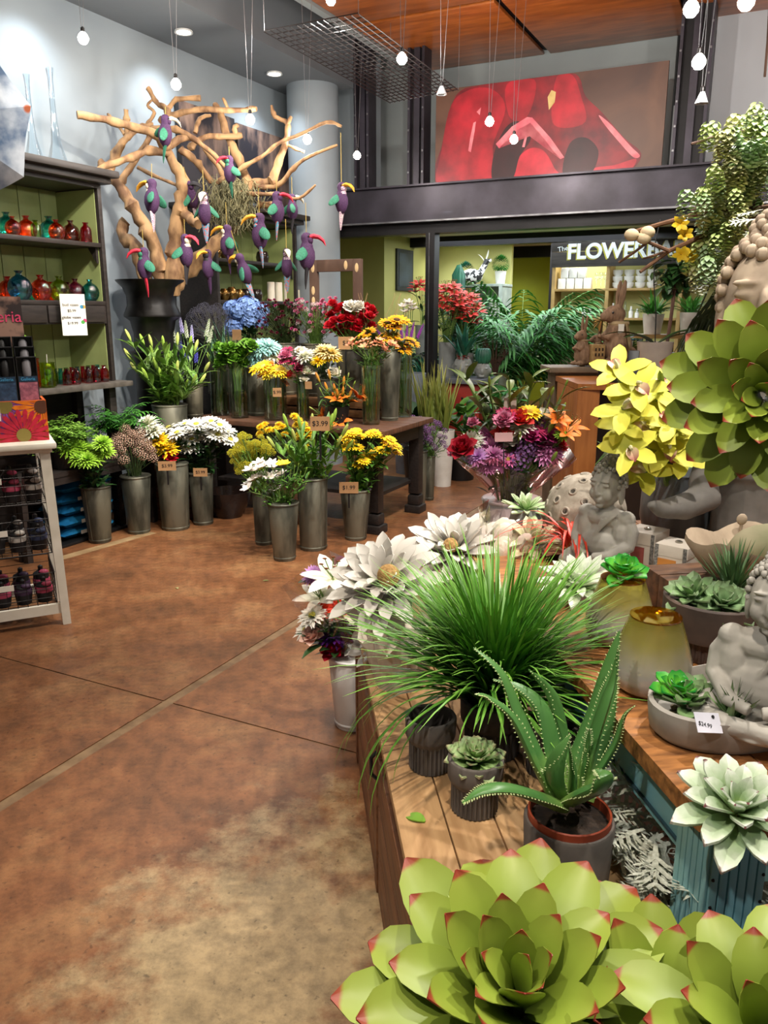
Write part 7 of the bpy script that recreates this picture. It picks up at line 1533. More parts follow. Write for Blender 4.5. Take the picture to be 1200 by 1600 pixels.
AGA = uvramp('agave_leaf', [(0, '#4a6a3a'), (.6, '#7a9a64'), (1, '#5a6a48')], .5); agm = leafmeshes('aga', .055, .032, AGA, (-.1, .2, .5), .4, 1.2, .6, .5, .004, 5, 2)
EMER = uvramp('emerald_leaf', [(0, '#b8d868'), (.35, '#6ab83c'), (1, '#178030')], .25, noise=.05); emm = leafmeshes('eme', .042, .034, EMER, (-.4, -.1, .3), .35, .9, .4, .5, .003, 5, 2)
def spiky(p, n, L, w, label, mat=None):
    t = thing('spiky_succulent', label, 'succulent', p)
    for i in range(n): mb = MB(); mb.leaf(L * rnd(.7, 1.1), w, rnd(-.1, .4), .4, .5, .9, 4, 2, 0, mleaf((rnd(-.012, .012), rnd(-.012, .012), 0), i * 2.4, PI / 2 - abs(random.gauss(0, .55)))); mb.build('leaf', mat or AGA, t)
q = Pz(1070, 1100, TZ + .05); rosette('succulent', 'matte green agave rosette in the oval planter', 'succulent', q + Vector((.005, -.01, .015)), (-.1, -.25, 1), 20, agm, .6, 1.05, 1.4, .3, None, .015, .006)
q = Pz(1068, 1075, TZ + .09); rosette('succulent', 'shiny emerald glass-like succulent behind the agave in the oval planter', 'succulent', q + Vector((0, .02, -.01)), (0, -.2, 1), 18, emm, .5, 1.0, 1.3, .2, 'emerald succulents', .012, .005)
q = Pz(1142, 1130, TZ + .045); spiky(q, 34, .085, .010, 'spiky green succulent before the Buddha in the oval planter')
q = Pz(1102, 1133, TZ + .06); t = thing('price_tag', 'white paper tag with a punched hole stuck in the oval planter', 'price tag', q + Vector((0, -.01, .01)), 0, None, (-.7, .2, .3)); mb = MB(); mb.box((0, 0, 0), (.052, .001, .034)); mb.build('card', pm('pale_tag_card', '#dcdce8', None, .7), t); mb = MB(); mb.lathe([(.003, 0), (.003, .0012)], 10, M=Matrix.Translation((.012, -.0006, .010)) @ Matrix.Rotation(PI / 2, 4, 'X')); mb.build('hole', INK, t); text('lettering', '$24.99', .010, INK, t, (-.008, -.001, -.004), (PI / 2, .2, 0), .0002)
# glitter succulent at the near corner
GLI = uvramp('frosted_leaf', [(0, '#a8bc7a'), (.45, '#8fa87c'), (.8, '#c4d0b8'), (.96, '#dfe4d8'), (1, '#7a4a4a')], .35, noise=.25, scale=90); glm = leafmeshes('gli', .085, .038, GLI, (-.15, .1, .3), .45, 1.15, .55, .45, .005, 6, 2)
q = Pz(1152, 1262, TZ + .03); rosette('succulent', 'frosted pale green succulent lying on the near table corner', 'succulent', q, (-.05, -.3, 1), 30, glm, .45, 1.05, 1.35, .02, None, .012, .006)
# gold-frosted glass vases
def ombre():
    m = bpy.data.materials.new('ombre_glass'); m.use_nodes = True; nt = m.node_tree; b = nt.nodes['Principled BSDF']; b.inputs['Roughness'].default_value = .12; b.inputs['Coat Weight'].default_value = .5
    tc = nt.nodes.new('ShaderNodeTexCoord'); sp = nt.nodes.new('ShaderNodeSeparateXYZ'); nt.links.new(tc.outputs['UV'], sp.inputs[0]); n = nt.nodes.new('ShaderNodeTexNoise'); n.inputs['Scale'].default_value = 18; nt.links.new(tc.outputs['Object'], n.inputs[0])
    ma = nt.nodes.new('ShaderNodeMath'); ma.operation = 'MULTIPLY_ADD'; ma.inputs[1].default_value = .12; nt.links.new(n.outputs[0], ma.inputs[0]); nt.links.new(sp.outputs['Y'], ma.inputs[2])
    r = nt.nodes.new('ShaderNodeValToRGB'); cr = r.color_ramp
    for p_, c in ((.30, '#b3a59c'), (.50, '#a8a5a0'), (.75, '#a39a52')): e = cr.elements.new(p_); e.color = lin(c)
    cr.elements[0].color = lin('#b08a60'); cr.elements[-1].color = lin('#8f8428'); nt.links.new(ma.outputs[0], r.inputs[0]); nt.links.new(r.outputs[0], b.inputs['Base Color'])
    tr = nt.nodes.new('ShaderNodeBsdfTransparent'); tr.inputs[0].default_value = lin('#d8cf8a'); mr = nt.nodes.new('ShaderNodeMapRange'); mr.inputs[1].default_value = .45; mr.inputs[2].default_value = .95; mr.inputs[3].default_value = .10; mr.inputs[4].default_value = .62; nt.links.new(ma.outputs[0], mr.inputs[0])
    mx = nt.nodes.new('ShaderNodeMixShader'); nt.links.new(mr.outputs[0], mx.inputs[0]); nt.links.new(b.outputs[0], mx.inputs[1]); nt.links.new(tr.outputs[0], mx.inputs[2]); nt.links.new(mx.outputs[0], nt.nodes['Material Output'].inputs[0])
    return m
OMB = ombre()
def ovase(px, pyb, wpx, h, label):
    p = Pz(px, pyb, TZ); p.z = TZ + .001; r_ = S(wpx / 2, p); t = thing('frosted_vase', label, 'vase', p, 0, 'gold-frosted glass vases')
    mb = MB(); mb.lathe([(.001, .0), (r_ * .72, 0), (r_ * .92, h * .08), (r_, h * .24), (r_ * .97, h * .42), (r_ * .85, h * .65), (r_ * .70, h * .88), (r_ * .62, h), (r_ * .605, h)], 36); mb.build('glass', OMB, t); mb = MB(); mb.lathe([(r_ * .60, h - .002), (r_ * .63, h - .001), (r_ * .63, h + .002), (r_ * .60, h + .002)], 36); mb.build('rim', GC['amber'], t); return p, r_
vp, vr = ovase(1015, 1075, 122, .155, 'gold to silver frosted glass vase at the table edge')
vp2, vr2 = ovase(966, 1000, 106, .150, 'frosted glass vase topped with an emerald succulent')
rosette('succulent', 'shiny emerald glass-like succulent on the frosted vase', 'succulent', vp2 + Vector((.0, -.0, .175)), (0, -.25, 1), 22, emm, .6, 1.15, 1.3, .15, 'emerald succulents', .02, .006)
# round dark pot with succulents
rp = Pz(1108, 1018, TZ); rp.z = TZ + .001; rr_ = S(75, rp)
t = thing('concrete_pot', 'wide round dark concrete pot of mixed succulents', 'pot', rp); mb = MB(); mb.lathe([(.002, 0), (rr_ * .78, 0), (rr_ * .8, .05), (rr_ * .97, .05), (rr_, .06), (rr_, .128), (rr_ * .97, .131), (rr_ * .92, .131), (rr_ * .9, .105), (.002, .105)], 36); mb.build('bowl', pm('brown_concrete', '#5c4a40', '#3c302a', .75, scale=8, bump=.15), t)
mb = MB()
for i in range(40): a = 2 * PI * i / 40; mb.tube([(rr_ * .79 * math.cos(a), rr_ * .79 * math.sin(a), .002), (rr_ * .8 * math.cos(a), rr_ * .8 * math.sin(a), .055)], .004, 5)
mb.build('ribs', pm('brown_concrete', '#5c4a40'), t); mb = MB(); mb.lathe([(.001, .118), (rr_ * .91, .113), (rr_ * .91, .10)], 24); mb.build('soil', SOIL, t)
q = rp + Vector((0, 0, .122))
AGL = uvramp('agave_leaf_b', [(0, '#4f7040'), (.6, '#86a474'), (1, '#5f7048')], .5); agb = leafmeshes('agb', .06, .042, AGL, (-.1, .2, .5), .4, 1.1, .5, .5, .004, 5, 2)
rosette('succulent', 'broad green rosette at the front of the round pot', 'succulent', q + Vector((.0, -.045, .01)), (-.1, -.4, 1), 20, agb, .5, 1.0, 1.4, .2, None, .012, .006); rosette('succulent', 'toothed green rosette at the outer side of the round pot', 'succulent', q + Vector((-.055, -.01, .015)), (-.4, -.2, 1), 20, agm, .6, 1.1, 1.4, .2, None, .012, .006)
spiky(q + Vector((.05, .03, 0)), 60, .13, .008, 'fine spiky succulent at the back of the round pot', pm('spiky_green', '#5f8250', '#3c5a34', .5)); t = thing('price_tag', 'narrow white tag stuck in the round pot', 'price tag', q + Vector((.05, -.06, .02)), 0, None, (-.3, .2, .1)); mb = MB(); mb.box((0, 0, .01), (.012, .002, .04)); mb.build('card', CARD, t)
# gift boxes
BOXW = pm('ivory_box', '#e6dccf', '#d8cdbf', .55, scale=9)
def giftbox(p, w, h, rz, label, win):
    t = thing('gift_box', label, 'box', p, rz, 'ivory candle boxes'); mb = MB(); mb.box((0, 0, h * .34), (w, w, h * .68), bev=.002); mb.build('base', BOXW, t); mb = MB(); mb.box((0, 0, h * .84), (w + .004, w + .004, h * .32), bev=.002); mb.build('lid', BOXW, t)
    mb = MB(); mb.box((-.012, -w / 2 - .0015, h * .36), (w * .6, .002, h * .5)); mb.build('window', win, t)
    for x in (w * .43, -w * .46):
        mb = MB(); mb.box((x, -w / 2 - .003, h * .5), (w * .11, .002, h * .98)); mb.build('patterned_band', pm('silver_lace', '#8c8984', '#5e5b58', .5, scale=160, lo=.45, hi=.55), t)
    mb = MB(); mb.ell((0, 0, h + .003), (.012, .009, .004), nu=10, nv=5); mb.build('clasp', pm('silver_clasp', '#b8b4a8', None, .3, metal=.9), t)
g1_ = Pz(1012, 890, TZ); g2_ = Pz(1052, 906, TZ)
giftbox(Vector((g1_.x, g1_.y + .03, TZ + .001)), .092, .115, -.75, 'ivory box with pink window', pm('pink_window', '#b8605a', '#9c4c48', .5)); giftbox(Vector((g2_.x + .012, g2_.y + .015, TZ + .001)), .092, .105, -.75, 'ivory box with orange window beside the round pot', pm('orange_window', '#d08a3a', '#b8742c', .5))
# wood plinth with lotus dish and stone figure
wp = Vector((.905, 1.93, TZ + .001)); t = thing('wooden_plinth', 'dark wooden plinth carrying the lotus dish', 'plinth', wp, TR); 
for k in range(3): mb = MB(); mb.box((0, -.085 + k * .085, .045), (.40, .08, .09), bev=.003); mb.build('plank', CRATE, t)
dp = wp + Vector((.01, -.06, .091)); t = thing('lotus_dish', 'wavy-edged stone lotus leaf dish with a rounded stone', 'dish', dp); mb = MB(); n = 48; vv = []; ff = []; pr = [(0, .012), (.45, .012), (.75, .03), (.95, .075), (1.05, .10), (1.04, .115), (.93, .095), (.72, .05), (.4, .03), (0, .03)]
for k, (f_, z) in enumerate(pr):
    for i in range(n): a = 2 * PI * i / n; w_ = 1 + .09 * math.sin(a * 5) * f_; vv.append((.155 * f_ * w_ * math.cos(a), .12 * f_ * w_ * math.sin(a), z + .010 * math.sin(a * 5 + 1) * f_ ** 2))
for k in range(len(pr) - 1):
    for i in range(n): ff.append((k * n + i, k * n + (i + 1) % n, (k + 1) * n + (i + 1) % n, (k + 1) * n + i))
mb.add(vv, ff); mb.build('leaf_dish', STONEW, t); mb = MB(); mb.ell((.03, 0, .075), (.105, .085, .075), nu=20, nv=12); mb.build('rounded_stone', pm('mossy_stone', '#9a9076', '#7c7a58', .85, scale=8, bump=.15), t)
mb = MB(); mb.ell((.0, .11, .135), (.014, .008, .015)); mb.tube([(0, .11, .09), (0, .11, .13)], .004, 6); mb.build('bud', STONEW, t)
pl_ = Vector((1.10, 2.36, TZ + .001)); t = thing('stone_block', 'low stone block under the weathered stone figure', 'block', pl_, -.5); MB().box((.02, .0, .035), (.22, .24, .07), bev=.006).build('block_body', STONED, t)
fp_ = pl_ + Vector((0, 0, .071)); t = thing('stone_figure', 'tall weathered stone figure with pointed shoe, closed eyes and curled hair', 'statue', fp_, -.5); mb = MB()
zc = .25; mb.lathe([(.09, .18), (.115, .2), (.11, .32), (.10, .45), (.12, .56), (.10, .64), (.05, .67)], 20); mb.lathe([(.10, 0), (.10, .18)], 16); mb.tube([(-.02, -.05, .40), (-.08, -.10, .30), (-.10, -.12, .24)], [.07, .07, .075], 12); mb.tube([(-.10, -.12, .26), (-.115, -.15, .17)], [.045, .042], 10); mb.tube([(-.09, -.13, .15), (-.15, -.22, .125), (-.20, -.30, .13), (-.225, -.34, .15)], [.046, .040, .027, .012], 10)
remeshed(mb, 'body', STONED, .010, t, smooth=2)
mb = MB(); head_parts(mb, (0, -.02, .70), 1.12); mb.tube([(0, .0, .66), (0, .01, .58)], [.06, .08], 12); remeshed(mb, 'head', STONEW, .008, t, smooth=1); hair_curls(t, (0, -.02, .70), 1.12, STONEW)
# lotus pod shell
sp_ = P(922, 770, 2.60); sp_.z = TZ + .042; t = thing('stone_lotus_pod', 'stone lotus pod dome pierced with round holes', 'ornament', sp_, 0, None, (.0, -.25, 0)); DR = .135; mb = MB(); mb.lathe([(.0, DR * 1.35)] + [(DR * math.sin(k / 10 * 1.75), DR * .35 + DR * math.cos(k / 10 * 1.75)) for k in range(1, 11)] + [(DR * .7, 0), (.001, 0)], 36); mb.build('dome', pm('pitted_stone', '#b5aa9a', '#938878', .9, scale=30, bump=.4), t)
HOLE_SHADE = pm('pod_hole_shade', '#4a4238', '#332d26', .9)  # dark disc colour paints the shade inside the pod's holes
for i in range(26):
    h = 1 - .78 * (i + .5) / 26; q_ = math.sqrt(1 - h * h); a = i * 2.39996; d = Vector((q_ * math.cos(a), q_ * math.sin(a), h)); c_ = Vector((0, 0, DR * .35)) + d * DR; mb = MB(); M_ = orient(c_, d, 0, 1); mb.lathe([(.0085, .0015), (.0125, .003), (.0155, .0), (.0165, -.004)], 14, 0, M_); mb.lathe([(.001, -.001), (.0125, .0015)], 14, 1, M_); mb.build('hole', [pm('pitted_stone', '#b5aa9a'), HOLE_SHADE], t)
# red air plant on brown leaves
rpn = P(893, 845, 2.36); rpn.z = TZ + .035; t = thing('red_air_plant', 'red looping wire-leaved plant behind the small Buddha', 'plant', rpn); RAP = pm('coral_red_leaf', '#d8452e', '#b8301c', .4)
for i in range(34): az = rnd(0, 2 * PI); mb = MB(); mb.leaf(rnd(.20, .31), .011, rnd(1.6, 3.2), .3, .4, .9, 9, 2, 0, mleaf((rnd(-.02, .02), rnd(-.02, .02), 0), az, rnd(.7, 1.4))); mb.build('leaf', RAP, t)
mb = MB(); [mb.leaf(.09, .05, .6, .2, M=mleaf((rnd(-.03, .03), rnd(-.03, .03), -.02), rnd(0, 6), rnd(-.2, .4))) for i in range(24)]; f = mb.build('dried_leaves', pm('dried_leaf', '#8a5a34', '#5f3c22', .8), t); f['kind'] = 'stuff'
# cream succulents at the table's far corner
CRM = uvramp('cream_leaf', [(0, '#8f9a68'), (.5, '#c0bd94'), (1, '#d8d0b0')], .55); crm = leafmeshes('crm', .10, .034, CRM, (-.3, .2, .7), .4, 1.0, .6, .5, .004, 6, 2); PGR = uvramp('pale_green_leaf', [(0, '#8fb070'), (.5, '#b5cc98'), (1, '#d0dcb8')], .5); pgr = leafmeshes('pgr', .075, .024, PGR, (-.2, .1, .3), .4, .9, .6, .6, .004, 6, 2)
q = P(832, 846, 2.45); rosette('succulent', 'cream succulent with curling leaves at the far table corner', 'succulent', q, (0, -.3, 1), 24, crm, .6, 1.05, 1.4, .1, None, .02, .008); cone_pot(Vector((q.x, q.y, TZ + .001)), .05, .04, max(.03, q.z - TZ - .01), GPOT, 'small grey pot under the cream succulent')
q = P(822, 792, 2.66); rosette('succulent', 'pale green star succulent before the white bucket', 'succulent', q, (0, -.25, 1), 24, pgr, .5, 1.05, 1.3, .1, None, .012, .008); cone_pot(Vector((q.x, q.y, TZ + .001)), .045, .07, max(.03, q.z - TZ - .005), GPOT, 'grey tapered pot under the pale star succulent')
WGR = uvramp('mint_leaf', [(0, '#a8c890'), (.4, '#c8d8b4'), (1, '#e4e8dc')], .5); wgr = leafmeshes('wgr', .10, .030, WGR, (-.1, .1, .3), .4, 1.0, .6, .5, .004, 6, 2)
q = Pz(905, 908, TZ + .05); rosette('succulent', 'flat mint white succulent beside the grass', 'succulent', q, (-.1, -.25, 1), 40, wgr, .45, 1.1, 1.35, .05, None, .02, .008)
tag(MB().box((0, 0, .0), (.16, .20, .004)).build('paper_sheet', CARD, None, Pz(1000, 915, TZ + .003), (0, 0, .5)), 'white paper sheet under the ivory boxes', 'paper')
# ------------------------------------------------------------------ cymbidium in glazed pot
def H_cymb():
    mb = MB(); ring(mb, 5, 1.0, .52, .35, .35, .08, 0, 0, .3, 5, 2, .15, .06, .9, .55); mb.leaf(.55, .42, .9, .5, .9, .5, 4, 2, 1, mleaf((0, 0, .05), -PI / 2, .5)); mb.tube([(0, 0, .02), (0, -.06, .28), (0, -.2, .38)], [.07, .07, .05], 6, 2); return mb.mesh('flower', [petal('cymb', '#ece04a', '#d4d850'), uvramp('cymb_lip', [(0, '#e8d8b0'), (.55, '#d8b090'), (1, '#a83848')], .5), pm('cymb_column', '#e8e0b0', None, .5)])
HEADS['cymb'] = H_cymb()
cpp = P(1056, 800, 2.50); cpp.z = TZ + .001
t = thing('glazed_pot', 'grey-blue glazed pot of yellow orchids', 'pot', cpp); mb = MB(); mb.lathe([(.002, 0), (.085, 0), (.112, .10), (.11, .21), (.105, .25), (.097, .25), (.094, .2), (.002, .2)], 32); mb.build('pot_body', pm('blue_grey_glaze', '#75797c', '#5a6066', .4, scale=6, stretch=(3, 3, .5)), t)
bunch('orchid_plant', 'yellow cymbidium orchid stems in the glazed pot', 'orchid', cpp + Vector((0, 0, .24)), pts([(966, 580, 'cymb', 62), (995, 605, 'cymb', 66), (975, 638, 'cymb', 66), (1008, 640, 'cymb', 70), (1025, 610, 'cymb', 62), (985, 670, 'cymb', 70), (1012, 668, 'cymb', 74), (1038, 645, 'cymb', 66), (1012, 704, 'cymb', 72), (985, 702, 'cymb', 62), (1044, 700, 'cymb', 66), (1066, 712, 'cymb', 60), (1008, 736, 'cymb', 62), (1034, 676, 'cymb', 66), (1050, 660, 'cymb', 60), (970, 665, 'cymb', 54)], 'cymb', 2.2, 46, .06), None, STEMG, 1, (.25, .02), LEAFG, .2, .8, 1.1, .006)
# ------------------------------------------------------------------ hops, branch, grass bundle, silver leaves at the upper right
def hop_mesh(k):
    mb = MB(); n = 40
    for i in range(n):
        t_ = i / n; a = i * 2.39996; r_ = .46 * math.sin(PI * (.12 + .80 * t_)) ** .8; mb.leaf(.56, .5, .3, .3, .8, .5, 3, 2, 0, mleaf((r_ * math.cos(a) * .7, r_ * math.sin(a) * .7, 1.5 - 2.5 * t_), a, -.55 + .9 * t_), tipq=.5)
    return mb.mesh('hop_cone', uvramp('hop_bract_%d' % k, [(0, ('#86a04c', '#92a04c', '#78984c')[k]), (1, ('#d4de9c', '#d6cf9c', '#bcd4ac')[k])], .6))
HOPS = [hop_mesh(k) for k in range(3)]
gp = P(1185, 330, 2.62); hg = thing('hop_garland', 'hanging garland of pale green hop cones', 'garland', gp); o = Vector(gp)
hl = [(745, 290), (920, 230), (1010, 220), (1100, 150), (850, 350), (940, 340), (1050, 320), (860, 450), (1060, 440), (1170, 480), (920, 520), (1050, 690), (760, 660), (840, 640), (560, 830), (660, 790), (760, 790), (860, 820), (950, 800), (1010, 900), (700, 960), (780, 950), (910, 1050), (680, 1130), (800, 1150), (975, 1150), (720, 1220), (590, 1290), (840, 1300), (720, 1340), (680, 1430), (840, 1410), (890, 600), (990, 560), (1000, 400), (1130, 250), (1080, 560), (930, 700), (800, 730), (870, 900), (960, 980), (1060, 780), (1100, 620), (1150, 380), (1180, 300), (760, 1060), (860, 1000), (900, 1180), (640, 1220), (780, 870), (1120, 520), (1000, 760), (970, 640), (1160, 200), (1050, 1000), (1120, 900), (1180, 700)]
hl += [(x + rnd(-45, 45), y + rnd(-50, 50)) for x, y in hl if x > 650][:42]
for i, (x, y) in enumerate(hl):
    p = P(960 + x / 5, 160 + y / 5, 2.62 + rnd(-.10, .10)); d = Vector((rnd(-.35, .25), rnd(-.4, .2), 1)); place(HOPS[i % 3] if i % 3 else HOPS[0], 'hop_cone', hg, M=orient(p - o, d, rnd(0, 6), rnd(.029, .038)))
for i in range(50):
    x, y = random.choice(hl); p = P(965 + x / 5 + rnd(-14, 14), 160 + y / 5 + rnd(-14, 14), 2.72 + rnd(-.04, .10)); mb = MB(); mb.leaf(.07, .045, .4, .2, M=mleaf((0, 0, 0), 0, 0)); place(mb.mesh('leaf', LEAFD if i % 2 else LEAFG), 'leaf', hg, M=mleaf(p - o, rnd(0, 6.3), rnd(-1.2, .5)))
for a in (((1195, 170), (1150, 260), (1110, 340), (1090, 440)), ((1200, 180), (1185, 300), (1150, 400), (1120, 450)), ((1200, 200), (1130, 210), (1080, 225)), ((1190, 260), (1120, 300), (1080, 330)), ((1195, 120), (1200, 60), (1205, -40))):
    mb = MB(); mb.tube([P(x, y, 2.64) - o for x, y in a], .004, 5); mb.build('vine', pm('twig_brown', '#6a4a3c'), hg)
br = thing('bare_branch', 'forked brown bare branch reaching out from the hops', 'branch', P(1120, 350, 2.66)); o = Vector(br.location); BRN = pm('branch_bark', '#7a563c', '#573b29', .85, scale=20, bump=.3)
for a, w in (([(1230, 320), (1150, 330), (1095, 333), (1040, 348), (990, 362)], .008), ([(1230, 330), (1140, 350), (1090, 372), (1045, 392), (1000, 425)], .008), ([(1045, 392), (1012, 378), (990, 395), (967, 410)], .005), ([(1048, 390), (1020, 400), (1005, 404)], .004)):
    mb = MB(); mb.tube([P(x, y, 2.66 + rnd(-.02, .02)) - o for x, y in a], [w * 1.3 * (1 - .5 * k / (len(a) - 1)) * rnd(.9, 1.2) for k in range(len(a))], 7); mb.build('twig', BRN, br)
for x, y in ((987, 367), (1006, 372), (1012, 363)):
    mb = MB(); mb.ell((0, 0, 0), (.024, .016, .019), nu=10, nv=7); mb.build('pale_fungus', pm('pale_fungus', '#d8c4a0', '#b89a78', .8), br, P(x, y, 2.64) - o)
for x, y, k in ((1063, 350, 'yellow_alst'), (1070, 366, 'yellow_alst'), (1064, 398, 'yellow_alst'), (1078, 400, 'yellow_alst')): place(HEADS[k], 'small_flower', br, M=orient(P(x, y, 2.62) - o, Vector((-.3, -1, .1)), rnd(0, 6), .03))
gb = thing('grass_bundle', 'bundle of long dark grass hanging below the hops', 'grass bundle', P(1135, 440, 2.75)); o = Vector(gb.location); mb = MB()
for i in range(120):
    x = rnd(1052, 1150); p0 = P(1150 + rnd(-25, 45), 425 + rnd(-20, 20), 2.75 + rnd(-.05, .05)) - o; p1 = P(x + (1150 - x) * .3, 500, 2.75) - o; p2 = P(x, 555 + rnd(-20, 25), 2.75 + rnd(-.05, .05)) - o; mb.tube([p0, p1.lerp(p0, .25), p1, p2], [.0026, .0033, .0033, .0013], 3)
f = mb.build('grass_blades', pm('dark_bear_grass', '#3f4f2c', '#26301c', .5), gb); f['kind'] = 'stuff'
t = thing('silver_leaves', 'grey lobed dusty miller leaves beside the hops', 'foliage', P(1200, 370, 2.45)); o = Vector(t.location)
for x, y, az, el in ((1185, 335, PI, -.2), (1195, 350, PI - .4, -.6), (1192, 365, PI, -1.0), (1200, 380, PI + .3, -1.2), (1205, 345, 2.4, .2), (1190, 390, PI + .6, -1.3), (1196, 410, PI + .3, -1.2), (1178, 350, PI - .2, -.1)): place(MIL, 'leaf', t, M=mleaf(P(x + 8, y - 8, 2.45 + rnd(-.03, .03)) - o, az, el, rnd(-.6, .6), .085))
mb = MB(); mb.tube([Vector((0, 0, 0)), Vector((.08, .02, .1)), Vector((.2, .02, .16))], .003, 5); mb.build('stem', STEMG, t)
# ------------------------------------------------------------------ silver rosettes and wrapped bundles at the far end of the chest
SIL = uvramp('silver_leaf', [(0, '#8f8a80'), (.4, '#bdb8ae'), (1, '#dcd8d0')], .6, noise=.15); slm = leafmeshes('sil', .125, .048, SIL, (-.2, .2, .6), .35, 1.05, .62, .4, .004, 7, 2)
GPD = pm('gold_pod', '#b8935a', '#8f6c3c', .9, scale=90, bump=.8)
for k, (x, y, Y, ax, n, pod, lab) in enumerate(((598, 905, 2.18, (-.35, -.55, .8), 46, (607, 899, 18), 'silver succulent rosette with golden pod nearest the grass'), (712, 850, 2.46, (-.1, -.4, 1), 42, (704, 852, 12), 'silver succulent rosette with golden pod at the chest end'), (600, 985, 2.24, (-.8, -.5, .3), 26, None, 'silver rosette hanging over the white flowers'))):
    c = P(x, y, Y); rosette('silver_succulent', lab, 'succulent', c, ax, n, slm, .6, 1.1, 1.3, .15, 'silver rosettes', .03, .02)
    if pod: q = P(pod[0], pod[1], Y - .06); t = thing('golden_pod', ['round golden pod in the nearest silver rosette', 'round golden pod in the far silver rosette'][k], 'pod', q, 0, 'golden pods'); mb = MB(); mb.ell((0, 0, 0), S(pod[2], q), nu=20, nv=14); mb.build('pod_body', GPD, t)
    if k < 2: cone_pot(Vector((c.x + .02, c.y + .02, CZ + .001)), .07, .055, c.z - CZ - .03, GPOT, ['grey pot under the nearest silver rosette', 'grey pot under the far silver rosette'][k])
CELL = glass('cellophane', '#fbf6f4', .16, .10); PAP = pm('crumpled_paper', '#e0d8ca', '#c4b8a8', .7, scale=14, bump=.5)
def wrap(p, r0, r1, h, mat, label, name, tilt=(0, 0, 0), n=34, jag=.12, inner=None):
    t = thing(name, label, 'wrapping', p, 0, None, tilt); mb = MB(); vv = []; ff = []; m_ = 7
    for k in range(m_):
        u = k / (m_ - 1)
        for i in range(n): a = 2 * PI * i / n; r_ = (r0 + (r1 - r0) * u ** 1.2) * (1 + jag * u * math.sin(i * 2.7) + rnd(-.05, .05) * u); vv.append((r_ * math.cos(a), r_ * math.sin(a), h * u * (1 + (.16 * math.sin(i * 1.3) if k == m_ - 1 else 0))))
    for k in range(m_ - 1):
        for i in range(n): ff.append((k * n + i, k * n + (i + 1) % n, (k + 1) * n + (i + 1) % n, (k + 1) * n + i))
    mb.add(vv, ff); mb.build('film', mat, t)
    if inner:
        mb = MB(); [mb.ell((rnd(-.4, .4) * r1, rnd(-.4, .4) * r1, h * rnd(.45, .8)), (.03, .02, .045), nu=8, nv=6) for i in range(12)]; mb.build('contents', inner, t)
    return t
q = P(765, 905, 2.44); q.z = CZ + .17; wrap(q, .03, .13, .20, CELL, 'crumpled cellophane bundle behind the grass', 'cellophane_bundle', (.0, .45, 0), inner=pm('pale_pink_paper', '#d0b8ac', '#c4c6b0', .7, scale=30, bump=.6)); cone_pot(Vector((q.x, q.y, CZ + .001)), .05, .04, .165, GPOT, 'grey pot under the cellophane bundle')
q = Vector((.045, 2.05, CZ + .001)); wrap(q, .07, .115, .15, PAP, 'white crumpled paper wrap on the chest behind the grass', 'paper_wrap', (0, 0, 0), 40, .10)
# ------------------------------------------------------------------ white bucket with bouquet at the chest corner
WBK = pm('white_plastic', '#e6e4e2', '#dcdad8', .35)
wb_ = Pz(552, 1130, 0); top = P(552, 1022, wb_.y); hb_ = top.z; t = bucket(wb_, hb_, S(38, top), S(28, wb_), 'white plastic bucket on the floor beside the pine chest', WBK, None, 'plastic_bucket', False)
bunch('bouquet', 'mixed bouquet of white lilies and purple and red flowers in the white bucket', 'bouquet', Vector((wb_.x, wb_.y, hb_)), pts([(520, 905, 'white_lily', 62), (500, 935, 'white_lily', 50), (488, 962, 'white_daisy', 34), (478, 985, 'white_daisy', 30), (487, 992, 'blush_rose', 24), (500, 955, 'ger_red', 32), (526, 952, 'ger_red', 30), (524, 992, 'purple_mum', 50), (556, 1010, 'white_lily', 44), (518, 1016, 'red_rose', 24), (545, 960, 'white_lily', 50), (490, 900, 'lilac_mum', 30), (540, 1020, 'magenta_carn', 22), (549, 878, 'pale_bud', 26), (560, 935, 'white_daisy', 30), (502, 975, 'white_daisy', 26), (575, 975, 'white_lily', 40)], 'white_lily', wb_.y - .02, 40, .06), None, STEMG, 4, (.10, .028), LEAFD, .25, .9, 1.0, .004)
wrap(Vector((wb_.x, wb_.y, hb_ - .03)), .05, .17, .33, CELL, 'clear cellophane sleeve around the bouquet in the white bucket', 'cellophane_sleeve', (.12, -.22, 0), 4, .02)
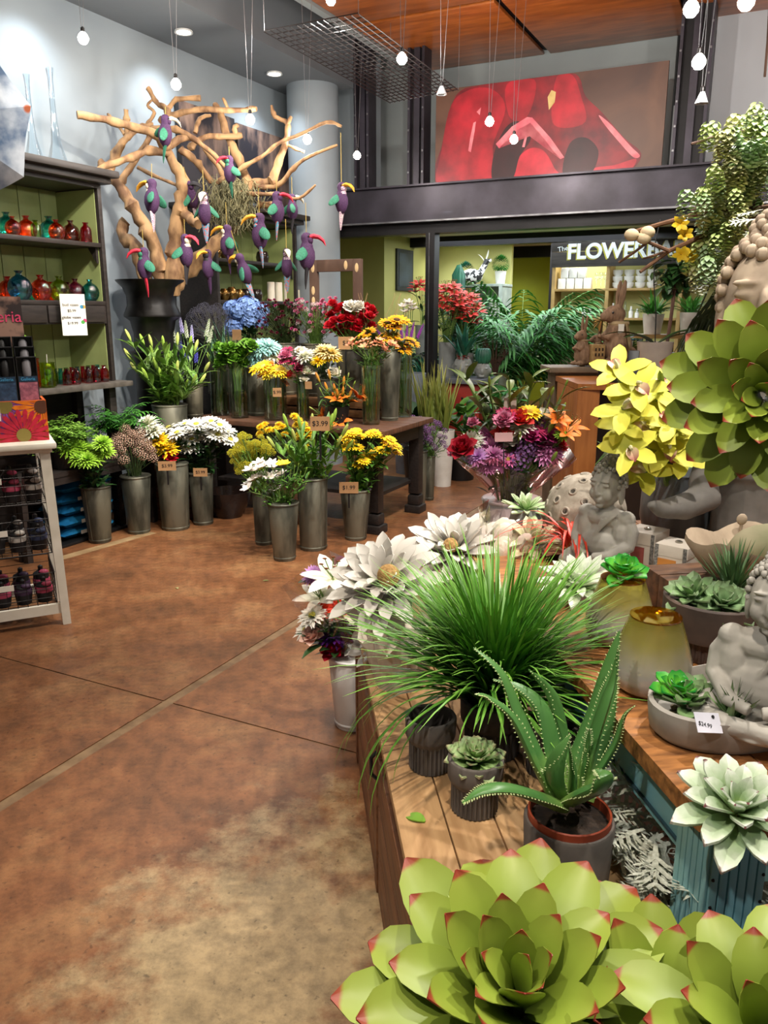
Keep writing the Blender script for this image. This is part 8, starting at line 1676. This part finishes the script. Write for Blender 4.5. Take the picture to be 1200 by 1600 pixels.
# ------------------------------------------------------------------ big wrapped bouquet in tall white vase
ZB6 = (4.286, 660, 580); Yb = 3.25
vb = P(798, 870, Yb); m = P(800, 768, Yb); t = bucket(Vector((m.x, m.y, 0)), m.z - .03, S(46, m), S(34, m), 'tall white vase holding the large wrapped bouquet', WBK, None, 'tall_vase', False)
hd = pts([(445, 445, 'pink_mum', 30), (465, 525, 'pink_mum', 32), (420, 595, 'lilac_mum', 32), (505, 612, 'lilac_mum', 30), (480, 565, 'pink_mum', 24), (835, 500, 'pink_mum', 32), (815, 555, 'pink_mum', 34), (865, 540, 'pink_mum', 28), (575, 592, 'pink_daisy', 20), (330, 475, 'white_mum', 28), (345, 510, 'white_carn', 22), (265, 510, 'red_rose', 26), (545, 380, 'white_mum', 28), (605, 365, 'white_mum', 34), (660, 385, 'white_mum', 30), (560, 300, 'ger_pink', 26), (540, 330, 'pink_carn', 22), (660, 315, 'coral_rose', 24), (720, 275, 'yellow_daisy', 24), (900, 330, 'orange_lily', 26), (990, 375, 'orange_lily', 30), (960, 420, 'orange_lily', 24), (535, 495, 'cream_mum', 16), (640, 520, 'pink_carn', 20), (690, 540, 'statice', 20), (620, 430, 'white_mum', 20), (780, 330, 'statice', 18), (340, 345, 'pink_carn', 14), (380, 530, 'lime', 14), (930, 430, 'lime', 16), (830, 300, 'white_rose', 20), (370, 580, 'lilac_mum', 24), (780, 470, 'magenta_carn', 24), (720, 440, 'magenta_carn', 22), (760, 400, 'ger_pink', 22), (210, 545, 'pink_carn', 14), (240, 520, 'pink_carn', 14), (540, 420, 'coral_rose', 20), (700, 500, 'statice', 20), (590, 470, 'white_carn', 20), (690, 370, 'coral_rose', 22), (870, 440, 'magenta_carn', 24), (910, 500, 'red_carn', 22), (440, 640, 'lilac_mum', 22), (640, 600, 'statice', 22)], 'pink_mum', Yb - .08, 28, .06, ZB6)
hd = [(p, k, r_ * 1.15) for p, k, r_ in hd]
hd += pts([(840, 420, 'green_bud', 24), (645, 472, 'green_bud', 20), (700, 500, 'green_bud', 20), (860, 610, 'green_bud', 24), (935, 265, 'green_bud', 16), (860, 165, 'green_bud', 16), (955, 105, 'green_bud', 14), (450, 100, 'green_bud', 18)], 'green_bud', Yb - .1, 20, .03, ZB6)
bunch('bouquet', 'large mixed bouquet of pink and white flowers in red-tinted wrap', 'bouquet', m, hd, None, STEMG, 2, (.09, .025), LEAFD, .3, .9, 1.0)
t = thing('lily_stems', 'tall leafy lily stems rising above the wrapped bouquet', 'stems', m + Vector((0, 0, -.2))); o = Vector(t.location)
for x, y, n_ in ((300, 60, 9), (440, 120, 9), (520, 150, 8), (640, 120, 9), (740, 40, 7), (350, 150, 8), (810, 170, 7), (930, 190, 6), (580, 60, 7)):
    tip = P(660 + x / 4.286, 580 + y / 4.286, Yb + rnd(-.08, .06)) - o; mb = MB(); mid = tip * .5 + Vector((-tip.x * .15, 0, .06)); mb.tube([Vector((0, 0, 0)), mid, tip], .004, 5)
    for k in range(n_): u = .45 + .55 * k / (n_ - 1); c_ = mid.lerp(tip, (u - .45) / .55); mb.leaf(rnd(.10, .15), .034, rnd(.3, .8), .3, .9, .2, 5, 2, 0, mleaf(c_, k * 2.4 + x, rnd(.5, 1.1)))
    mb.build('stem', pm('bouquet_leaf', '#6c7f3a', '#4a6428', .4, scale=9), t)
wrap(m + Vector((0, 0, -.05)), .05, .25, .20, glass('red_film', '#f2c8c8', .02, .1), 'red-tinted clear wrap around the large bouquet', 'bouquet_wrap', (0, 0, .4), 26, .08)
t = thing('price_tag', 'small paper tags standing in the large bouquet', 'price tag', P(797, 632, Yb - .05)); mb = MB(); mb.box((0, 0, 0), (.05, .002, .05)); mb.build('card', pm('pale_pink_card', '#e0c8b8', None, .7), t); mb = MB(); mb.box((0, .002, -.1), (.004, .002, .16)); mb.build('stick', BLACK, t)
t = thing('name_card', 'pink card lying at the front of the large bouquet', 'card', P(787, 683, Yb - .19), 0, None, (-.2, 0, .1)); mb = MB(); mb.box((0, 0, 0), (.07, .002, .035)); mb.build('card', pm('pink_card', '#d8a8a8', None, .7), t); mb = MB(); mb.box((0, .003, -.10), (.004, .002, .18)); mb.build('stick', BLACK, t)
# red-rimmed pots in the lower corner
for k, (x, y) in enumerate(((1195, 1500), (1200, 1545))):
    q = P(x, y, .98 - k * .15); t = thing('terracotta_pot', ['red-rimmed empty pot beside the table leg', 'second red-rimmed empty pot beside the table leg'][k], 'pot', Vector((q.x + .03, q.y, 0)), 0, 'red-rimmed pots'); h = q.z; mb = MB(); mb.lathe([(.002, 0), (.05, 0), (.062, h - .03), (.055, h - .03), (.045, .02)], 24); mb.build('pot_body', BLACK, t); mb = MB(); mb.lathe([(.060, h - .03), (.066, h - .02), (.066, h), (.060, h), (.057, h - .03)], 24); mb.build('rim', pm('red_rim', '#a83a34', None, .5), t)
# dried leaf and specks on the floor
for k, (x, y, c) in enumerate(((278, 920, '#b8b478'), (420, 907, '#8a8a50'))):
    mb = MB(); mb.leaf(.045, .018, .3, .3, thick=.001); tag(mb.build('fallen_petal', pm('petal_bit_%d' % k, c, None, .7), None, Pz(x, y, .003), (0, 0, .5 + k)), ['pale fallen petal on the floor before the buckets', 'greenish fallen petal on the floor by the bucket group'][k], 'petal')
